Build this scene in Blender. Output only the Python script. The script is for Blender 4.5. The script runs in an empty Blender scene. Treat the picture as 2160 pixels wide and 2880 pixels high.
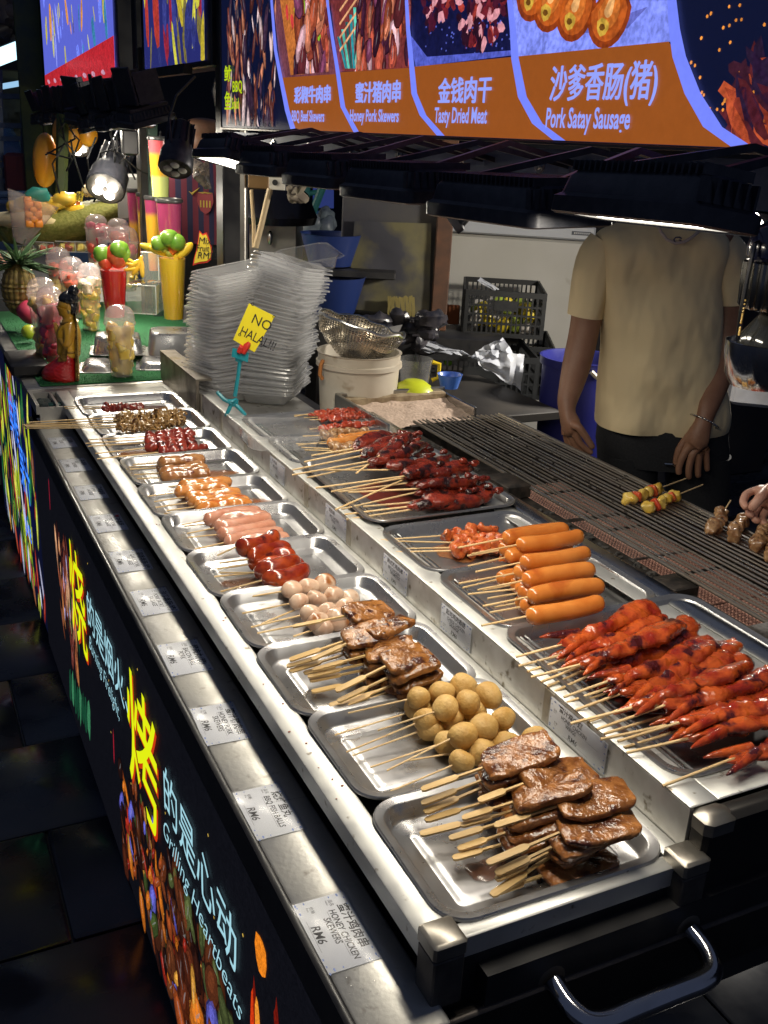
import bpy, math, random
from mathutils import Vector, Matrix, noise
R = math.radians
random.seed(7)
S = bpy.context.scene
COL = S.collection
# ------------------------------------------------------------------ camera
YAW, PITCH, ROLL, FPX = R(26.809), R(20.569), R(3.040), 2784.13      # focal length in pixels of the 2160 x 2880 photograph
CAM = Vector((0, 0, 0.8))                                            # counter top is z = 0, the ground z = -0.88
GZ = -0.88
fw = Vector((math.sin(YAW)*math.cos(PITCH), math.cos(YAW)*math.cos(PITCH), -math.sin(PITCH)))
r0 = Vector((math.cos(YAW), -math.sin(YAW), 0)); u0 = r0.cross(fw)
RT = math.cos(ROLL)*r0 + math.sin(ROLL)*u0; UP = -math.sin(ROLL)*r0 + math.cos(ROLL)*u0
cd = bpy.data.cameras.new('camera'); cam = bpy.data.objects.new('camera', cd); COL.objects.link(cam)
cam.matrix_world = Matrix(((RT.x, UP.x, -fw.x, CAM.x), (RT.y, UP.y, -fw.y, CAM.y), (RT.z, UP.z, -fw.z, CAM.z), (0, 0, 0, 1)))
cd.sensor_fit = 'VERTICAL'; cd.sensor_height = 36; cd.lens = FPX/2880*36; cd.clip_start = .02; cd.clip_end = 200
S.camera = cam
# ------------------------------------------------------------------ world (night)
W = bpy.data.worlds.new('World'); S.world = W; W.use_nodes = True
bg = W.node_tree.nodes['Background']; bg.inputs[0].default_value = (.15, .19, .32, 1); bg.inputs[1].default_value = .27
S.view_settings.view_transform = 'Standard'; S.view_settings.look = 'None'; S.view_settings.exposure = 0.08
S.view_settings.gamma = 1; S.view_settings.use_curve_mapping = False
S.cycles.transparent_max_bounces = 40; S.cycles.max_bounces = 8; S.cycles.diffuse_bounces = 3; S.cycles.glossy_bounces = 4
S.cycles.sample_clamp_indirect = 4; S.cycles.use_denoising = True
LAMP_W = 2.6
# ------------------------------------------------------------------ helpers: measured pixels -> points on real planes
CR = dict(A=(0,0,2.1829), B=(0,560,2.6758), C=(520,300,2.2726), W=(600,0,1.0635), E=(1140,420,1.6265), F=(40,1080,2.1829),
          G=(600,1120,1.8433), H=(1000,1400,1.4302), I=(600,1500,1.8433), J=(800,1900,1.2199), K=(60,1300,1.7649), L=(200,2000,1.659),
          M=(1100,2200,1.5651), N=(0,1050,3.318), O=(1800,500,3.161), P=(1500,1000,2.5136), S=(0,880,1.975), o=(0,0,1), d=(0,0,.76806))
def ray(c, x, y):
    o = CR[c]; x = o[0]+x/o[2]; y = o[1]+y/o[2]
    return fw + RT*((x-1080)/FPX) - UP*((y-1440)/FPX)
def atz(c, x, y, z=0.): d = ray(c, x, y); return CAM + d*((z-CAM.z)/d.z)
def atx(c, x, y, X): d = ray(c, x, y); return CAM + d*((X-CAM.x)/d.x)
def aty(c, x, y, Y): d = ray(c, x, y); return CAM + d*((Y-CAM.y)/d.y)
FH = Vector((math.sin(YAW), math.cos(YAW), 0)); RH = Vector((math.cos(YAW), -math.sin(YAW), 0))
def atd(c, x, y, D): d = ray(c, x, y); return CAM + d*(D/d.dot(FH))      # vertical plane D metres ahead
def lin(v): v /= 255; return v/12.92 if v <= .04045 else ((v+.055)/1.055)**2.4
def rgb(r, g, b): return (lin(r), lin(g), lin(b))
# ------------------------------------------------------------------ materials
MATS = {}
def mat(name, col=(.5,.5,.5), rough=.5, metal=0., col2=None, scale=30., bump=0., bscale=None, coat=0., lo=.35, hi=.65, rvar=0., sss=0., rand=0., spec=.5, stretch=None, emit=None, es=1., alpha=1., spots=None, detail=4.):
    if name in MATS: return MATS[name]
    m = bpy.data.materials.new(name); m.use_nodes = True; MATS[name] = m
    N = m.node_tree.nodes; Lk = m.node_tree.links.new; b = N['Principled BSDF']
    b.inputs['Base Color'].default_value = (*col, 1); b.inputs['Roughness'].default_value = rough; b.inputs['Metallic'].default_value = metal
    b.inputs['Specular IOR Level'].default_value = spec
    if coat: b.inputs['Coat Weight'].default_value = coat; b.inputs['Coat Roughness'].default_value = .08
    if sss: b.inputs['Subsurface Weight'].default_value = sss; b.inputs['Subsurface Radius'].default_value = (.01,.005,.003); b.inputs['Subsurface Scale'].default_value = 1
    if alpha < 1: b.inputs['Alpha'].default_value = alpha
    if emit: b.inputs['Emission Color'].default_value = (*emit, 1); b.inputs['Emission Strength'].default_value = es
    if col2 or bump or rvar or rand or spots:
        tc = N.new('ShaderNodeTexCoord'); vec = tc.outputs['Object']
        oi = N.new('ShaderNodeObjectInfo')
        if stretch:
            mp = N.new('ShaderNodeMapping'); mp.inputs['Scale'].default_value = stretch; Lk(vec, mp.inputs[0]); vec = mp.outputs[0]
        ad = N.new('ShaderNodeVectorMath'); ad.operation = 'ADD'; Lk(vec, ad.inputs[0])
        cb = N.new('ShaderNodeCombineXYZ'); mu = N.new('ShaderNodeMath'); mu.operation = 'MULTIPLY'; mu.inputs[1].default_value = 7.3
        Lk(oi.outputs['Random'], mu.inputs[0]); Lk(mu.outputs[0], cb.inputs[0]); Lk(mu.outputs[0], cb.inputs[1]); Lk(cb.outputs[0], ad.inputs[1]); vec = ad.outputs[0]
        nz = N.new('ShaderNodeTexNoise'); nz.inputs['Scale'].default_value = scale; nz.inputs['Detail'].default_value = detail; Lk(vec, nz.inputs['Vector'])
        out = None
        if col2:
            cr = N.new('ShaderNodeValToRGB'); cr.color_ramp.elements[0].position = lo; cr.color_ramp.elements[1].position = hi
            cr.color_ramp.elements[0].color = (*col, 1); cr.color_ramp.elements[1].color = (*col2, 1); Lk(nz.outputs['Fac'], cr.inputs[0]); out = cr.outputs[0]
        if spots:                                            # (colour, scale, threshold)
            n2 = N.new('ShaderNodeTexNoise'); n2.inputs['Scale'].default_value = spots[1]; n2.inputs['Detail'].default_value = 3; Lk(vec, n2.inputs['Vector'])
            c2 = N.new('ShaderNodeValToRGB'); c2.color_ramp.elements[0].position = spots[2]; c2.color_ramp.elements[1].position = spots[2]+.09
            Lk(n2.outputs['Fac'], c2.inputs[0]); mx = N.new('ShaderNodeMix'); mx.data_type = 'RGBA'; Lk(c2.outputs[0], mx.inputs[0])
            if out: Lk(out, mx.inputs[6])
            else: mx.inputs[6].default_value = (*col, 1)
            mx.inputs[7].default_value = (*spots[0], 1); out = mx.outputs[2]
        if rand:
            hs = N.new('ShaderNodeHueSaturation'); mr = N.new('ShaderNodeMapRange'); mr.inputs[3].default_value = 1-rand; mr.inputs[4].default_value = 1+rand
            Lk(oi.outputs['Random'], mr.inputs[0]); Lk(mr.outputs[0], hs.inputs['Value'])
            if out: Lk(out, hs.inputs['Color'])
            else: hs.inputs['Color'].default_value = (*col, 1)
            out = hs.outputs[0]
        if out: Lk(out, b.inputs['Base Color'])
        if rvar:
            mr = N.new('ShaderNodeMapRange'); mr.inputs[1].default_value = .3; mr.inputs[2].default_value = .7
            mr.inputs[3].default_value = max(.02, rough-rvar); mr.inputs[4].default_value = min(1, rough+rvar); Lk(nz.outputs['Fac'], mr.inputs[0]); Lk(mr.outputs[0], b.inputs['Roughness'])
        if bump:
            nb = nz
            if bscale: nb = N.new('ShaderNodeTexNoise'); nb.inputs['Scale'].default_value = bscale; nb.inputs['Detail'].default_value = 3; Lk(vec, nb.inputs['Vector'])
            bp = N.new('ShaderNodeBump'); bp.inputs['Strength'].default_value = 1; bp.inputs['Distance'].default_value = bump
            Lk(nb.outputs['Fac'], bp.inputs['Height']); Lk(bp.outputs[0], b.inputs['Normal']); Lk(bp.outputs[0], b.inputs['Coat Normal'])
    return m
def clear(name, tint=(1,1,1), milk=.12, rough=.08, gl=.9):
    if name in MATS: return MATS[name]
    m = bpy.data.materials.new(name); m.use_nodes = True; MATS[name] = m; N = m.node_tree.nodes; Lk = m.node_tree.links.new
    N.remove(N['Principled BSDF']); out = N['Material Output']
    tr = N.new('ShaderNodeBsdfTransparent'); tr.inputs[0].default_value = (*[min(1, .9*c+.08) for c in tint], 1)
    df = N.new('ShaderNodeBsdfDiffuse'); df.inputs[0].default_value = (*[.85*c for c in tint], 1)
    tl = N.new('ShaderNodeBsdfTranslucent'); tl.inputs[0].default_value = (*[.85*c for c in tint], 1)
    gs = N.new('ShaderNodeBsdfGlossy'); gs.inputs['Roughness'].default_value = rough
    fr = N.new('ShaderNodeFresnel'); fr.inputs[0].default_value = 1.5
    m0 = N.new('ShaderNodeMixShader'); Lk(df.outputs[0], m0.inputs[1]); Lk(tl.outputs[0], m0.inputs[2])
    m1 = N.new('ShaderNodeMixShader'); m1.inputs[0].default_value = milk; Lk(tr.outputs[0], m1.inputs[1]); Lk(m0.outputs[0], m1.inputs[2])
    mm = N.new('ShaderNodeMath'); mm.operation = 'MULTIPLY'; mm.inputs[1].default_value = gl; ge = N.new('ShaderNodeNewGeometry'); iv = N.new('ShaderNodeMath'); iv.operation = 'SUBTRACT'; iv.inputs[0].default_value = 1; Lk(ge.outputs['Backfacing'], iv.inputs[1]); m3 = N.new('ShaderNodeMath'); m3.operation = 'MULTIPLY'; Lk(fr.outputs[0], m3.inputs[0]); Lk(iv.outputs[0], m3.inputs[1]); Lk(m3.outputs[0], mm.inputs[0])
    m2 = N.new('ShaderNodeMixShader'); Lk(mm.outputs[0], m2.inputs[0]); Lk(m1.outputs[0], m2.inputs[1]); Lk(gs.outputs[0], m2.inputs[2]); Lk(m2.outputs[0], out.inputs[0])
    return m
def emitm(name, col, s=1.):
    if name in MATS: return MATS[name]
    m = bpy.data.materials.new(name); m.use_nodes = True; MATS[name] = m; N = m.node_tree.nodes
    N.remove(N['Principled BSDF']); e = N.new('ShaderNodeEmission'); e.inputs[0].default_value = (*col, 1); e.inputs[1].default_value = s
    m.node_tree.links.new(e.outputs[0], N['Material Output'].inputs[0]); return m
def printm(name, s, gloss=.25, scale=60., contrast=.5, emis=True):      # backlit print: colour comes from the printed shapes
    if name in MATS: return MATS[name]
    m = bpy.data.materials.new(name); m.use_nodes = True; MATS[name] = m; N = m.node_tree.nodes; Lk = m.node_tree.links.new
    b = N['Principled BSDF']; at = N.new('ShaderNodeAttribute'); at.attribute_name = 'Col'
    tc = N.new('ShaderNodeTexCoord'); nz = N.new('ShaderNodeTexNoise'); nz.inputs['Scale'].default_value = scale; nz.inputs['Detail'].default_value = 5; Lk(tc.outputs['Object'], nz.inputs['Vector'])
    mr = N.new('ShaderNodeMapRange'); mr.inputs[1].default_value = .3; mr.inputs[2].default_value = .7; mr.inputs[3].default_value = -contrast; mr.inputs[4].default_value = contrast; nz.inputs['Distortion'].default_value = 1.2; n2 = N.new('ShaderNodeTexNoise'); n2.inputs['Scale'].default_value = scale*4; n2.inputs['Detail'].default_value = 3; Lk(tc.outputs['Object'], n2.inputs['Vector']); av = N.new('ShaderNodeMath'); av.operation = 'MULTIPLY_ADD'; av.inputs[1].default_value = .5; hf = N.new('ShaderNodeMath'); hf.operation = 'MULTIPLY'; hf.inputs[1].default_value = .5; Lk(nz.outputs['Fac'], hf.inputs[0]); Lk(n2.outputs['Fac'], av.inputs[0]); Lk(hf.outputs[0], av.inputs[2]); mr.inputs[1].default_value = .38; mr.inputs[2].default_value = .62; Lk(av.outputs[0], mr.inputs[0])
    vm = N.new('ShaderNodeVectorMath'); vm.operation = 'SCALE'; Lk(at.outputs['Color'], vm.inputs[0]); wt = N.new('ShaderNodeMath'); wt.operation = 'MULTIPLY_ADD'; wt.inputs[2].default_value = 1; Lk(mr.outputs[0], wt.inputs[0]); Lk(at.outputs['Alpha'], wt.inputs[1]); Lk(wt.outputs[0], vm.inputs['Scale'])
    b.inputs['Base Color'].default_value = (.02,.02,.022,1); b.inputs['Roughness'].default_value = gloss
    if emis: Lk(vm.outputs[0], b.inputs['Emission Color']); b.inputs['Emission Strength'].default_value = s
    return m
steel = mat('brushed_steel', (.62,.62,.60), .27, 1, col2=(.50,.50,.49), scale=9, rvar=.09, bump=.0004, bscale=40)
traym = mat('tray_steel', (.42,.42,.42), .31, .85, col2=(.33,.33,.34), scale=16, rvar=.10, bump=.0006, bscale=18)
railm = mat('pale_steel', (.54,.54,.52), .48, .6, col2=(.60,.60,.57), scale=25, rvar=.1, spots=((.22,.19,.15), 60, .66))
ledgem = mat('ledge_steel', (.50,.49,.46), .46, .75, col2=(.42,.41,.38), scale=12, rvar=.12, bump=.0003, bscale=150, spots=((.3,.28,.25), 40, .64))
wallm = mat('taped_steel', (.66,.65,.62), .45, .6, col2=(.50,.48,.44), scale=18, rvar=.1, spots=((.20,.17,.12), 45, .62))
grimy = mat('grimy_steel', (.30,.27,.22), .45, .8, col2=(.14,.12,.10), scale=14, rvar=.12, bump=.001)
blk = mat('black_enamel', (.012,.012,.014), .38, 0, col2=(.025,.024,.024), scale=12, rvar=.1)
blkmet = mat('black_housing', (.022,.025,.035), .40, .2, col2=(.045,.045,.055), scale=60, bump=.0006)
charred = mat('charred_iron', (.012,.011,.010), .6, .3, col2=(.045,.035,.028), scale=50, bump=.003)
barm = mat('grill_bar_steel', (.46,.43,.38), .32, .9, col2=(.26,.23,.19), scale=9, rvar=.1)
bamboo = mat('bamboo', (.62,.42,.19), .55, 0, col2=(.72,.53,.28), scale=12, stretch=(1,12,12), rand=.14)
bamflat = mat('bamboo_flat', (.50,.32,.11), .55, 0, col2=(.62,.42,.18), scale=12, stretch=(1,12,12), rand=.18)
paper = mat('card_paper', (.60,.62,.68), .6, 0, col2=(.68,.70,.74), scale=20)
ink = mat('black_ink', (.01,.01,.015), .6)
rubber = mat('black_rubber', (.012,.012,.013), .6)
# food
def food(name, c1, c2, sc=60, bump=.002, rough=.28, coat=.5, spots=None, **k): return mat(name, c1, rough, 0, col2=c2, scale=sc, bump=bump, coat=coat, rand=.12, spots=spots, sss=.0, **k)
m_chick = food('honey_chicken_meat', (.17,.056,.014), (.38,.155,.045), 60, .0019, .17, .4, ((.075,.020,.008), 34, .55), bscale=190)
m_pork = food('honey_pork_meat', (.16,.055,.012), (.37,.155,.04), 60, .0019, .17, .45, ((.06,.015,.006), 38, .54), bscale=190)
m_fish = mat('fried_fish_paste', (.48,.27,.065), .6, 0, col2=(.64,.43,.16), scale=30, bump=.0014, bscale=260, rand=.06)
m_porkball = food('pork_ball_meat', (.60,.38,.26), (.70,.52,.38), 40, .0008, .22, .4, ((.34,.12,.03), 26, .56))
m_glaze = food('red_glazed_sausage', (.20,.016,.006), (.40,.060,.01), 40, .0012, .2, .7, ((.07,.008,.004), 28, .62))
m_pink = food('pink_sausage_skin', (.50,.20,.12), (.58,.29,.19), 35, .0005, .25, .7)
m_orange = food('orange_sausage_skin', (.52,.17,.025), (.60,.27,.08), 40, .0010, .22, .8, ((.40,.09,.012), 30, .6))
m_brown = food('brown_sausage_skin', (.27,.10,.03), (.42,.20,.07), 60, .0012, .24, .7, ((.16,.035,.015), 30, .58))
m_cheese = food('cheese_sausage_skin', (.54,.155,.022), (.62,.215,.04), 26, .0004, .24, .35, ((.42,.095,.014), 14, .60))
m_redmeat = food('red_marinated_meat', (.17,.014,.008), (.33,.04,.018), 60, .002, .28, .8, ((.05,.01,.008), 45, .6))
m_squid = food('spiced_squid', (.28,.14,.035), (.48,.31,.13), 80, .002, .25, .8, ((.08,.028,.01), 60, .56))
m_rib = food('dark_glazed_rib', (.085,.010,.007), (.22,.026,.010), 40, .0024, .18, .5, ((.018,.006,.006), 32, .53), bscale=170)
m_wing = food('red_chicken_wing', (.24,.018,.006), (.50,.090,.014), 35, .0020, .17, .9, ((.06,.008,.008), 26, .545), bscale=150)
m_spice = food('spiced_chicken', (.45,.06,.012), (.62,.17,.04), 80, .003, .4, .3, ((.12,.02,.01), 60, .6))
m_yellow = food('yellow_satay', (.60,.36,.03), (.70,.50,.12), 60, .0016, .35, .4)
m_satay = food('grilled_satay', (.26,.12,.045), (.45,.27,.13), 70, .0018, .3, .6, ((.09,.03,.015), 50, .58))
m_beef = food('red_beef', (.32,.030,.012), (.50,.08,.03), 60, .0016, .3, .6)
m_pepper = food('red_pepper', (.55,.06,.02), (.62,.14,.04), 20, .0003, .25, .4)
# ------------------------------------------------------------------ mesh builder
class MB:
    def __init__(s): s.v = []; s.f = []; s.c = []; s.col = None
    def add(s, vs, fs):
        o = len(s.v); s.v += [tuple(p) for p in vs]; s.f += [tuple(i+o for i in f) for f in fs]; s.c += [s.col]*len(fs); return s
    def box(s, lo, hi, M=None):
        x0,y0,z0 = lo; x1,y1,z1 = hi
        v = [Vector(p) for p in ((x0,y0,z0),(x1,y0,z0),(x1,y1,z0),(x0,y1,z0),(x0,y0,z1),(x1,y0,z1),(x1,y1,z1),(x0,y1,z1))]
        if M: v = [M@p for p in v]
        return s.add(v, [(0,3,2,1),(4,5,6,7),(0,1,5,4),(1,2,6,5),(2,3,7,6),(3,0,4,7)])
    def bbox(s, lo, hi, b=.002, M=None):                    # box with chamfered vertical and top edges
        x0,y0,z0 = lo; x1,y1,z1 = hi
        def ring(i, z): return [Vector(p) for p in ((x0+i+b,y0+i,z),(x1-i-b,y0+i,z),(x1-i,y0+i+b,z),(x1-i,y1-i-b,z),(x1-i-b,y1-i,z),(x0+i+b,y1-i,z),(x0+i,y1-i-b,z),(x0+i,y0+i+b,z))]
        return s.loft([ring(b,z0), ring(0,z0+b), ring(0,z1-b), ring(b,z1)], M=M)
    def loft(s, rings, cap0=True, cap1=True, M=None, closed=True):
        n = len(rings[0]); v = [M@Vector(p) if M else Vector(p) for r in rings for p in r]; f = []
        for i in range(len(rings)-1):
            for j in range(n if closed else n-1): a = i*n+j; b = i*n+(j+1)%n; f.append((a,b,b+n,a+n))
        if cap0: f.append(tuple(reversed(range(n))))
        if cap1: f.append(tuple(range((len(rings)-1)*n, len(rings)*n)))
        return s.add(v, f)
    def tube(s, pts, rad, n=8, cap=True):
        pts = [Vector(p) for p in pts]; rad = rad if isinstance(rad, (list,tuple)) else [rad]*len(pts); rings = []; prev = None
        for i, p in enumerate(pts):
            t = (pts[min(i+1,len(pts)-1)]-pts[max(i-1,0)]).normalized()
            if prev is None: a = t.orthogonal().normalized()
            else: a = (prev - t*prev.dot(t)); a = a.normalized() if a.length > 1e-6 else t.orthogonal().normalized()
            prev = a; b = t.cross(a)
            rings.append([p+(a*math.cos(2*math.pi*k/n)+b*math.sin(2*math.pi*k/n))*rad[i] for k in range(n)])
        return s.loft(rings, cap, cap)
    def lathe(s, prof, n=24, M=None, cap0=True, cap1=True):
        return s.loft([[(r*math.cos(2*math.pi*k/n), r*math.sin(2*math.pi*k/n), z) for k in range(n)] for r, z in prof], cap0, cap1, M)
    def sell(s, a, b, c, e1=1., e2=1., nu=12, nv=20, amp=0., fr=30., seed=0., M=None, fn=None):     # noisy super-ellipsoid
        def pw(x, e): return math.copysign(abs(x)**e, x)
        vs = []; 
        for i in range(1, nu):
            ph = -math.pi/2+math.pi*i/nu
            for j in range(nv):
                th = 2*math.pi*j/nv
                vs.append(Vector((a*pw(math.cos(ph),e1)*pw(math.cos(th),e2), b*pw(math.cos(ph),e1)*pw(math.sin(th),e2), c*pw(math.sin(ph),e1))))
        vs += [Vector((0,0,-c)), Vector((0,0,c))]; fs = []
        for i in range(nu-2):
            for j in range(nv): p = i*nv+j; q = i*nv+(j+1)%nv; fs.append((p,q,q+nv,p+nv))
        k = len(vs)-2
        for j in range(nv): fs.append((k,(j+1)%nv,j)); fs.append((k+1,(nu-2)*nv+j,(nu-2)*nv+(j+1)%nv))
        o = Vector((seed*3.1, seed*1.7, seed))
        if amp: vs = [p + p.normalized()*amp*noise.noise(p*fr+o)*1.6 for p in vs]
        if fn: vs = [fn(p) for p in vs]
        if M: vs = [M@p for p in vs]
        return s.add(vs, fs)
    def mesh(s, name, mats, smooth=True, ang=None):
        me = bpy.data.meshes.new(name); me.from_pydata(s.v, [], s.f)
        for m in (mats if isinstance(mats, list) else [mats]): me.materials.append(m)
        if any(c is not None for c in s.c):
            at = me.color_attributes.new('Col', 'FLOAT_COLOR', 'CORNER'); i = 0
            for p, c in zip(me.polygons, s.c):
                for _ in p.loop_indices: c = c or (1,1,1,0); at.data[i].color = tuple(c) if len(c) == 4 else (*c, 1); i += 1
        if smooth:
            me.polygons.foreach_set('use_smooth', [True]*len(me.polygons))
            me.set_sharp_from_angle(angle=R(ang if ang else 40))
        me.update(); return me
    def build(s, name, m, parent=None, smooth=True, ang=None, M=None): return link(name, s.mesh(name, m, smooth, ang), parent, M)
def link(name, data, parent=None, M=None):
    o = bpy.data.objects.new(name, data); COL.objects.link(o)
    if parent: o.parent = parent
    if M is not None: o.matrix_local = M
    return o
def tag(o, label=None, cat=None, group=None, kind=None):
    if label: o['label'] = label
    if cat: o['category'] = cat
    if group: o['group'] = group
    if kind: o['kind'] = kind
    return o
def thing(name, label, cat, loc=(0,0,0), group=None, M=None):
    o = bpy.data.objects.new(name, None); COL.objects.link(o); o.empty_display_size = .02
    if M is not None: o.matrix_world = M
    else: o.location = loc
    return tag(o, label, cat, group)
def frame(o, x, z=(0,0,1)):                                # matrix with local X along x, Z near z
    x = Vector(x).normalized(); z = Vector(z); y = z.cross(x).normalized(); z = x.cross(y)
    return Matrix(((x.x,y.x,z.x,o[0]),(x.y,y.y,z.y,o[1]),(x.z,y.z,z.z,o[2]),(0,0,0,1)))
def text(body, m, parent, M, size=.02, name='lettering', sx=1., shear=0., bold=0., align='LEFT', ext=0.):
    c = bpy.data.curves.new(name, 'FONT'); c.body = body; c.size = size; c.shear = shear; c.offset = bold; c.align_x = align; c.extrude = ext
    c.materials.append(m); c.resolution_u = 3
    return link(name, c, parent, M @ Matrix.Diagonal((sx,1,1,1)))
def rr(w, h, r, n=5, z=0., cx=0., cy=0.):
    o = []
    for qx, qy, a0 in ((1,1,0),(-1,1,90),(-1,-1,180),(1,-1,270)):
        for k in range(n+1):
            a = R(a0+90*k/n); o.append((cx+qx*(w/2-r)+r*math.cos(a), cy+qy*(h/2-r)+r*math.sin(a), z))
    return o
_o = 'topmost second third fourth fifth sixth seventh eighth ninth tenth eleventh twelfth thirteenth fourteenth fifteenth sixteenth seventeenth eighteenth nineteenth'.split(); _t = ['', '', 'twenty', 'thirty']
def nth(k):                                             # 0 -> topmost
    k += 1
    if k == 1: return 'topmost'
    if k < 20: return _o[k-1]
    return {20:'twentieth',30:'thirtieth'}.get(k) or _t[k//10]+'-'+('first' if k % 10 == 1 else _o[k%10-1])
ORD = ['lowest','second lowest','third lowest','fourth lowest','fifth lowest','sixth lowest','seventh lowest','eighth lowest','ninth lowest','tenth lowest','eleventh lowest','twelfth lowest','thirteenth lowest','fourteenth lowest','fifteenth lowest','sixteenth lowest','seventeenth lowest','eighteenth lowest','nineteenth lowest','twentieth lowest','twenty-first lowest','twenty-second lowest','twenty-third lowest','twenty-fourth lowest']
# ================================================================== GROUND
g = MB(); g.box((-14,-6,GZ-.1),(16,24,GZ-.012)); ground = tag(g.build('ground', mat('wet_asphalt', (.012,.013,.016), .35, 0, col2=(.03,.03,.035), scale=3, rvar=.2)), kind='structure')
slabm = mat('dark_paving', (.022,.026,.038), .32, 0, col2=(.05,.055,.07), scale=5, rvar=.22, bump=.002, rand=.3)
b = MB(); b.bbox((-.297,-.197,-.012),(.297,.197,0), .004); slab = b.mesh('paving_slab', slabm)
rnd = random.Random(3)
for i in range(-5, 9):
    for j in range(0, 17):
        x = i*.6 + (.3 if j % 2 else 0) - .1; y = j*.4 + .4
        if i > 2 and j > 12: continue
        o = link('paving_slab', slab, ground); o.location = (x, y, GZ + rnd.uniform(-.002,.002)); o.rotation_euler = (rnd.uniform(-.002,.002), rnd.uniform(-.002,.002), 0)
# ================================================================== COUNTER
XP = .352; Y0 = .66; Y1 = 3.17; ZL = -.065
ctr = thing('grill_counter', 'long steel barbecue counter with black lightbox front holding all the skewer trays', 'food counter', (.6, 1.9, GZ))
ci = ctr.matrix_world.inverted() if False else Matrix.Translation((-.6,-1.9,-GZ))
def cpart(name, mb, m, **k): o = mb.build(name, m, ctr, **k); o.matrix_local = ci; return o
b = MB(); b.bbox((XP,Y0,ZL-.03),(.445,Y1-.06,ZL), .002); cpart('price_ledge', b, ledgem)
b = MB(); b.box((.36,Y0+.02,-.80),(.50,Y1,-.10)); b.box((.5,Y0+.02,-.2),(1.25,Y1,-.045)); cpart('cabinet_body', b, blk, smooth=False)
b = MB(); b.bbox((XP-.012,Y0-.005,-.125),(XP-.001,Y1,ZL+.002), .002); b.box((XP-.012,Y0-.005,-.86),(XP-.003,Y0+.02,-.125)); cpart('front_frame', b, blk)
b = MB(); b.bbox((.434,.70,-.03),(.472,3.22,0), .0015); cpart('tray_rail', b, railm)
b = MB(); b.bbox((.7735,.70,-.03),(.8015,3.22,0), .0015); cpart('tray_rail', b, railm)
b = MB(); b.bbox((.4725,.70,-.03),(.773,.722,-.0004), .0015); cpart('tray_rail', b, railm)
b = MB(); b.bbox((.4725,3.10,-.03),(.773,3.22,-.0004), .0015); cpart('tray_rail', b, railm)
b = MB(); b.box((.47,.72,-.042),(.775,3.12,-.036)); cpart('pan_floor', b, grimy, smooth=False)
b = MB(); b.bbox((.44,.703,-.105),(.8015,.7235,-.031), .002); b.box((.36,.70,-.145),(1.3,.712,-.085)); cpart('end_panel', b, blk)
for cx_, cy_ in ((.452,.703),(.788,.700)):                   # square corner posts with a cap
    b = MB(); b.bbox((cx_-.019,cy_-.019,-.072),(cx_+.019,cy_+.019,-.006), .002); o = cpart('corner_post', b, mat('post_steel', (.16,.145,.13), .5, .8, col2=(.09,.085,.08), scale=30))
    b = MB(); b.bbox((cx_-.0205,cy_-.0205,-.0055),(cx_+.0205,cy_+.0205,.016), .003); k = b.build('post_cap', mat('cap_steel', (.34,.32,.28), .38, .85, col2=(.25,.23,.2), scale=30), o)
b = MB(); b.bbox((.33,.675,-.165),(1.32,.69,-.088), .003); b.box((.345,.69,-.86),(.375,.72,-.165)); b.box((1.27,.69,-.86),(1.30,.72,-.165)); cpart('table_frame', b, mat('dark_frame', (.07,.06,.055), .34, .8, col2=(.035,.032,.03), scale=8))
hA = aty('M',718,880,.675); hB_ = aty('M',1320,655,.675); hz = min(hA.z,hB_.z); hA.z = hB_.z = (hA.z+hB_.z)/2; dn = Vector((0,-.058,-.012)); ux = (hB_-hA).normalized()
hp = [hA, hA+dn*.45, hA+dn*.86+ux*.010, hA+dn+ux*.032, hA.lerp(hB_,.35)+dn, hA.lerp(hB_,.65)+dn, hB_+dn-ux*.032, hB_+dn*.86-ux*.010, hB_+dn*.45, hB_]
hq = []                                                      # rounded tube handle
for i in range(len(hp)-1):
    for k in range(4):
        t = k/4; P0 = hp[max(i-1,0)]; P1 = hp[i]; P2 = hp[i+1]; P3 = hp[min(i+2,len(hp)-1)]
        hq.append(.5*((2*P1)+(P2-P0)*t+(2*P0-5*P1+4*P2-P3)*t*t+(3*P1-P0-3*P2+P3)*t**3))
hq.append(hp[-1]); b = MB(); b.tube(hq, .0125, 14); hd = cpart('handle', b, mat('chrome', (.55,.55,.57), .14, 1, col2=(.45,.45,.46), scale=20, rvar=.06))
b = MB()
for p in (hp[0], hp[-1]): b = MB(); b.lathe([(.022,0),(.022,.006),(.015,.008)], 14, frame(p+Vector((0,.012,0)), (1,0,0), (0,-1,0))); b.build('mounting_plate', grimy, hd)
# upper shelf ------------------------------------------------------
ZS = .058
b = MB(); b.box((.8028,.722,-.02),(.8085,2.86,ZS-.0005)); cpart('shelf_front_wall', b, wallm, smooth=False)
b = MB(); b.bbox((.803,.722,ZS),(.848,2.86,ZS+.003), .001); b.bbox((1.125,.722,ZS-.0004),(1.168,2.5,ZS+.0026), .001); b.bbox((.8485,.722,ZS-.0002),(1.1245,.775,ZS+.0028), .001); cpart('shelf_top', b, railm)
b = MB()
for x in (.858,.868): b.tube([(x,.76,ZS-.004),(x,2.5,ZS-.004)], .0022, 6)
for y in (1.19,1.43,1.66,2.12,2.3): b.tube([(.85,y,ZS-.002),(1.12,y,ZS-.002)], .003, 6)
cpart('support_rod', b, steel)
b = MB(); b.box((.81,.725,-.03),(1.2,2.55,-.02)); cpart('shelf_floor', b, grimy, smooth=False)
b = MB(); b.bbox((.803,.690,-.085),(1.24,.7215,ZS+.001), .006); cpart('shelf_end', b, mat('end_black', (.04,.037,.035), .35, .6, col2=(.03,.028,.026), scale=10))
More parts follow.
